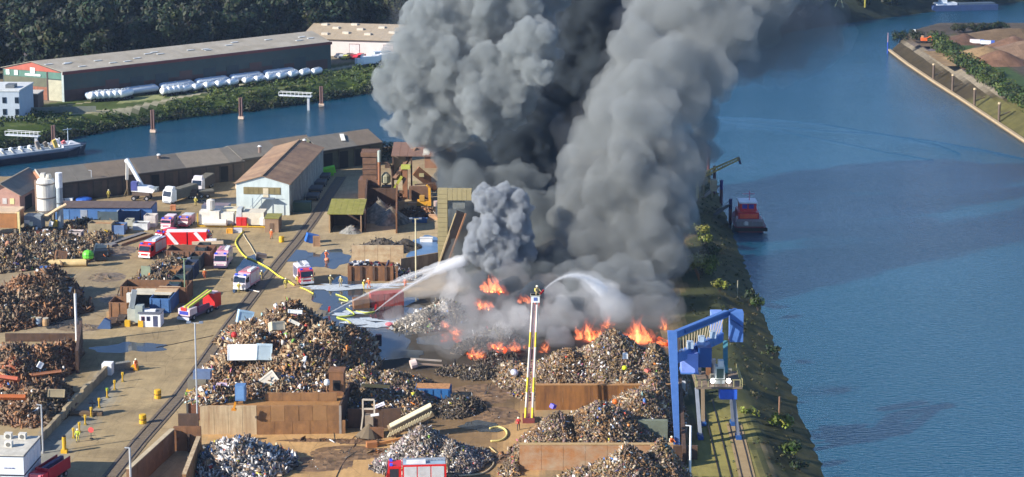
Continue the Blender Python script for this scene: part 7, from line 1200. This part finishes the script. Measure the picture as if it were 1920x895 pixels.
rcol = [(1110, 560, 70, 352), (1180, 560, 72, 350), (1225, 570, 45, 350), (1075, 490, 56, 362), (1135, 460, 86, 360), (1210, 460, 78, 356), (1108, 390, 70, 366), (1180, 360, 98, 364), (1245, 400, 64, 360), (1130, 295, 78, 370), (1205, 250, 98, 370), (1260, 300, 50, 366), (1165, 205, 70, 374), (1230, 150, 94, 376), (1290, 180, 52, 374), (1300, 110, 80, 380), (1200, 90, 62, 380), (1350, 40, 86, 386), (1275, 20, 90, 386), (1215, 20, 50, 388), (1400, 10, 74, 390), (1430, -40, 90, 394), (1330, -50, 90, 394), (1070, 340, 28, 366), (1250, 480, 42, 352), (1070, 570, 40, 350), (1265, 350, 48, 364)]
smoke('smoke', 'broad soft grey smoke column leaning right over the fire', sph([q for q in rcol if q[1] < 420]), volmat('soft_smoke', (.47, .49, .49), .2), .75, (20, 9), (.38, .38), 9, disp=((6, 1.8), (2.4, .7)))
veil = volmat('torn_veil', (.48, .50, .53), .012)
smoke('smoke', 'torn outer wisps round the left smoke head', sph([(x, y, r*1.12, Y) for x, y, r, Y in lcol]), veil, .8, (16, 8), (.42, .45), 31, disp=((4, 2.2), (1.8, 1.0)))
smoke('smoke', 'ragged outer wisps round the broad smoke column', sph([(x, y, r*1.15, Y) for x, y, r, Y in rcol if y < 560]), veil, .9, (16, 8), (.42, .45), 33, disp=((4, 2.2), (1.8, 1.0)))
smoke('smoke', 'smooth mid-grey smoke wrapping behind the crisp plume', sph([(870, 400, 38, 374), (852, 432, 26, 372), (890, 350, 44, 380), (1000, 400, 44, 374), (1015, 470, 48, 370), (960, 350, 54, 382), (842, 312, 36, 390), (862, 335, 42, 386), (995, 530, 50, 362), (900, 525, 40, 360), (945, 540, 44, 360), (858, 480, 26, 366), (1050, 400, 50, 376), (880, 300, 40, 390), (868, 366, 34, 382)]), volmat('wrap_smoke', (.29, .315, .325), .26), .7, (18, 9), (.4, .4), 35, disp=((5, 1.8), (2, .8)))
smoke('smoke', 'darker grey foot of the broad smoke column', sph([q for q in rcol if q[1] > 350]), volmat('low_smoke', (.37, .385, .385), .26), .7, (20, 9), (.38, .38), 10, disp=((5, 1.5), (2.2, .8), (1, .3)))
smoke('smoke', 'dark green-grey smoke edge hanging over the quay', sph([(1310, 200, 38, 392), (1322, 240, 28, 392), (1300, 280, 42, 394), (1318, 160, 30, 394), (1290, 330, 30, 390), (1270, 420, 32, 372), (1262, 500, 26, 360), (1255, 560, 22, 352)]), volmat('shade_smoke', (.28, .31, .33), .3), .6, (20, 9), (.38, .38), 11, disp=((3, .9), (1.2, .4)))  # right edge away from the sun, shade put into the smoke colour
smoke('smoke', 'thin brown smoke trailing off to the upper right', sph([(1450, 50, 70, 396), (1500, 40, 50, 398), (1420, 110, 50, 394), (1480, 100, 40, 398), (1390, 150, 22, 390), (1515, 90, 26, 400), (1380, 120, 36, 388), (1520, 20, 50, 400), (1550, 60, 36, 402), (1500, 110, 30, 400)]), volmat('thin_smoke', (.40, .36, .35), .09), 1.0, (16, 6), (.4, .4), 13, disp=((5, 1.6),))
smoke('smoke', 'second thinner veil of brown smoke fading over the water', sph([(1500, 60, 90, 399), (1430, 90, 74, 396), (1560, 30, 40, 402)]), volmat('veil_smoke', (.40, .38, .38), .03), 1.2, (14, 5), (.42, .4), 15, disp=((5, 1.6),))
smoke('smoke', 'pale steam drifting low across the burning heap', sph([(900, 640, 34, 322), (930, 620, 40, 324), (960, 600, 40, 326), (870, 590, 40, 332), (850, 560, 34, 338), (1000, 620, 30, 326), (820, 600, 26, 334), (880, 540, 30, 340), (780, 610, 34, 332), (740, 600, 26, 332)]), volmat('pale_steam', (.86, .85, .84), .06), .7, (16, 8), (.42, .42), 17, disp=((3, 1.2), (1.2, .4)))
smoke('smoke', 'grey smoke rolling between the flames at the heap', sph([(885, 560, 26, 336), (905, 590, 30, 334), (945, 575, 32, 336), (925, 550, 22, 338), (860, 520, 22, 342), (985, 560, 30, 338), (1005, 600, 28, 334), (960, 530, 34, 342), (1020, 540, 34, 344), (870, 620, 24, 328), (1035, 590, 30, 338)]), volmat('mid_smoke', (.42, .41, .41), .2), .6, (18, 9), (.42, .4), 19, disp=((3, 1.2), (1.2, .4)))
smoke('smoke', 'thin grey smoke hugging the burning debris', sph([(860, 640, 34, 309), (900, 625, 40, 309), (945, 612, 44, 308), (825, 625, 32, 312), (985, 622, 36, 308), (800, 640, 24, 312), (1010, 600, 40, 312), (870, 600, 36, 318)]), volmat('hug_smoke', (.55, .54, .53), .07), .6, (18, 9), (.42, .4), 27, disp=((3, 1.2), (1.2, .4)))
smoke('smoke', 'low dense smoke between the flames and the crest of the tall heap', sph([(1075, 605, 34, 327), (1120, 600, 40, 328), (1165, 600, 40, 328), (1212, 598, 40, 328), (1248, 585, 32, 328), (1030, 615, 32, 324), (1140, 570, 44, 334), (1200, 560, 46, 336)]), volmat('base_smoke', (.46, .46, .455), .11), .6, (18, 9), (.42, .4), 29, disp=((3, 1.2), (1.2, .4)))
smoke('smoke', 'white steam where the ladder jet falls on the heap', sph([(1060, 600, 40, 330), (1095, 580, 40, 331), (1050, 640, 26, 328), (1120, 560, 44, 332), (1150, 580, 34, 332), (1040, 560, 30, 332)]), volmat('steam', (.9, .9, .9), .1), .6, (18, 9), (.42, .4), 21, disp=((3, 1.2), (1.2, .4)))
smoke('smoke', 'small white steam plume at the left edge of the fire', sph([(838, 560, 13, 330), (846, 540, 14, 331), (832, 580, 11, 329), (855, 520, 14, 332), (828, 592, 8, 329), (905, 640, 14, 316), (940, 618, 18, 317), (970, 595, 20, 318), (925, 630, 14, 316)]), volmat('white_steam', (.95, .93, .9), .22), .35, (20, 9), (.42, .4), 23, disp=((1.6, .6), (.7, .25)))
smoke('smoke', 'white puff of steam above the shredder canopy', sph([(800, 285, 8, 395)]), volmat('puff', (1, .98, .9), .9), .3, (14, 6), (.4, .4), 25, disp=((.8, .3),))
# ================================================================== FIRE
fm = bpy.data.materials.new('flames'); fm.use_nodes = True; n = fm.node_tree; N = n.nodes; L = n.links; N.remove(N['Principled BSDF'])
em = N.new('ShaderNodeVolumePrincipled'); em.inputs['Color'].default_value = (.3, .2, .15, 1); em.inputs['Density'].default_value = .25; em.inputs['Emission Color'].default_value = (1, .21, .07, 1); em.inputs['Emission Strength'].default_value = .8; L.new(em.outputs[0], N['Material Output'].inputs['Volume'])
hm = volmat('flame_halo', (.3, .2, .15), .05); hm.node_tree.nodes['Principled Volume'].inputs['Emission Color'].default_value = (1, .14, .05, 1); hm.node_tree.nodes['Principled Volume'].inputs['Emission Strength'].default_value = .09
cm = volmat('flame_core', (.3, .2, .15), .1); cm.node_tree.nodes['Principled Volume'].inputs['Emission Color'].default_value = (1, .42, .10, 1); cm.node_tree.nodes['Principled Volume'].inputs['Emission Strength'].default_value = 1.5
def fire(label, px, py, Y, wpx, hpx, seed, n=9):
    r = random.Random(seed); Y = min(Y, P(px, py, .3).y); c = A(px, py, Y); s = F/(Y*_c-(c.z-CH)*_s); w = wpx/s; h = hpx/s; m = MB(); hmb = MB(); cmb = MB()
    for i in range(int(n*1.4)):
        x = r.gauss(0, w*.24); hh = h*r.uniform(.25, 1)**1.2*(1-.5*min(1, abs(x)/(w/2))); y = r.uniform(-1.2, 1.2); rr = r.uniform(.35, .9)*min(1.0, w*.13+.15); pts = []; rad = []
        for k in range(9): f = k/8; pts.append((x+math.sin(f*4+i)*.35*f*2, y+math.cos(f*3+i)*.3*f, hh*f-.6)); rad.append(rr*math.sin(math.pi*min(1, f*.75+.28))*(1-f*.6)*(1+.3*math.sin(f*9+i)))
        rad[-1] = .03; m.tube(pts, rad, 9); (hmb.tube([Vector(p)*1.12 for p in pts], [q*2.3+.15 for q in rad], 8) if i % 2 == 0 else None); (cmb.tube([p for p in pts[:6]], [q*.45 for q in rad[:5]]+[.02], 7) if i % 2 == 0 else None)
    o = m.out('flames', fm, smooth=True); o.location = c; props(o, label, 'fire'); g_ = hmb.out('flame_glow', hm, o, smooth=True); c_ = cmb.out('flame_core', cm, o, smooth=True)
for a in [('broad tongue of flame left of the tall right heap crest', 1102, 634, 331, 58, 52, 1, 16), ('tall pointed flame behind the tall heap, nearest the crane', 1200, 640, 331, 74, 62, 2, 20), ('small flame column beside the crane girder', 1246, 616, 333, 14, 34, 3, 6), ('isolated flame high in the smoke above the left heap', 920, 540, 332, 42, 40, 4, 16), ('small flame licking below the high one', 906, 572, 330, 30, 28, 5, 9), ('slanted run of flame along the burning debris', 893, 664, 305, 30, 26, 6, 8), ('bright flame tip at the right of the debris flames', 936, 645, 305, 26, 22, 7, 7), ('faint flame at the far left of the fire', 852, 618, 322, 24, 20, 8, 7), ('small flame at the foot of the ladder', 1022, 655, 312, 16, 36, 9, 7), ('low flame left of the steam plume', 838, 606, 324, 18, 14, 10, 6), ('faint flame between the debris and the ladder', 968, 648, 312, 26, 22, 11, 8), ('ember glow of flame left of the ladder basket', 985, 560, 332, 30, 26, 12, 7), ('flame glimpse in the smoke right of the broad tongue', 1140, 610, 333, 22, 40, 13, 8)]: fire(*a)
# ================================================================== WATER JETS
def jetmesh(name, label, p0, v, tmax, r0, r1, mt, drop=9.8, kind='thing', n=26):
    m = MB(); pts = []; rad = []
    rj = random.Random(len(label)+n)
    for i in range(n+1): t_ = tmax*i/n; pts.append(p0+v*t_+Vector((0, 0, -.5*drop*t_*t_))); rad.append((r0+(r1-r0)*(i/n)**1.3)*(1+rj.uniform(-.22, .22)*min(1, r1*1.5)))
    m.tube(pts, rad, 10); o = m.out(name, mt, smooth=True); return props(o, label, 'water jet')
jm = volmat('jet_spray', (1, 1, 1), 1.8); jm2 = volmat('mist', (1, 1, 1), .13); jm3 = volmat('spray_sheath', (1, 1, 1), .5)
def solve(a, b_, T_): return (b_-a+Vector((0, 0, .5*9.8*T_*T_)))/T_
for (sx, sy), (ex, ey, eY), lab in (((616, 588), (872, 488, 352), 'long water jet arching from the left monitor into the smoke'), ((703, 584), (868, 490, 350), 'second water jet rising from the right monitor')):
    p0 = P(sx, sy, 1.4); p1 = A(ex, ey, eY); TT = .95; v = solve(p0, p1, TT); jetmesh('water_jet', lab, p0, v, TT, .10, .22, jm); o = jetmesh('spray_mist', 'soft spray sheath round the '+('longer' if sx < 650 else 'shorter')+' ground jet', p0, v, TT, .10, 1.15, jm3, n=44); o['kind'] = 'stuff'
    # curtain of mist under the jet
    m = MB(); n_ = 20; T_ = TT; vs = []
    for i in range(n_+1):
        t_ = T_*i/n_; q_ = p0+v*t_+Vector((0, 0, -4.9*t_*t_)); dpt = (i/n_)**1.1*7.5; wd = .1+.9*i/n_; lo = max(.3, q_.z-dpt)
        vs += [q_+Vector((0, -wd, .1)), q_+Vector((0, wd, .1)), Vector((q_.x, q_.y+wd, lo)), Vector((q_.x, q_.y-wd, lo))]
    fs_ = [(i*4+j, i*4+(j+1) % 4, i*4+4+(j+1) % 4, i*4+4+j) for i in range(n_) for j in range(4)]+[(0, 1, 2, 3), tuple(n_*4+j for j in (3, 2, 1, 0))]
    m.add(vs, fs_); o = m.out('spray_mist', jm2); props(o, 'veil of drifting spray falling under the '+('left' if sx < 650 else 'right')+' water jet', 'spray', kind='stuff')
    t = T('water_monitor', 'ground water monitor feeding the '+('longer' if sx < 650 else 'shorter')+' jet', 'monitor', sx, sy, 0); MB().bar((0, 0, .2), (.2, 0, 1.3), .35).out('nozzle', red, t); m = MB(); [m.bar((0, 0, .6), (.9*math.cos(k_*2.1), .9*math.sin(k_*2.1), .05), .12) for k_ in range(3)]; m.out('leg', steel, t)
p1 = A(1160, 585, jet0.y+10); v = solve(jet0, p1, 1.75); jetmesh('water_jet', 'curved water jet thrown from the ladder basket', jet0, v, 1.0, .10, .3, volmat('basket_spray', (1, 1, 1), 1.1)); o = jetmesh('spray_mist', 'spray sheath round the ladder basket jet', jet0, v, 1.4, .1, 1.0, jm3, n=44); o['kind'] = 'stuff'; o = jetmesh('spray_mist', 'fading mist continuing the jet of the ladder basket', jet0, v, 1.75, .12, 2.6, volmat('basket_mist', (1, 1, 1), .09), n=30); o['kind'] = 'stuff'
# ================================================================== AIR
xs0, xs1, ys0, ys1 = -2600, 2600, -300, 4600
m = MB().box(xs0, xs1, ys0, ys1, -6.5, 112)
o = m.out('haze', volmat('air', (.55, .72, 1), .00006, .2)); props(o, 'thin blue summer haze over the harbour', 'haze', kind='stuff')
print('faces', sum(len(o.data.polygons) for o in COL.objects if o.type == 'MESH'), 'objs', len(COL.objects))
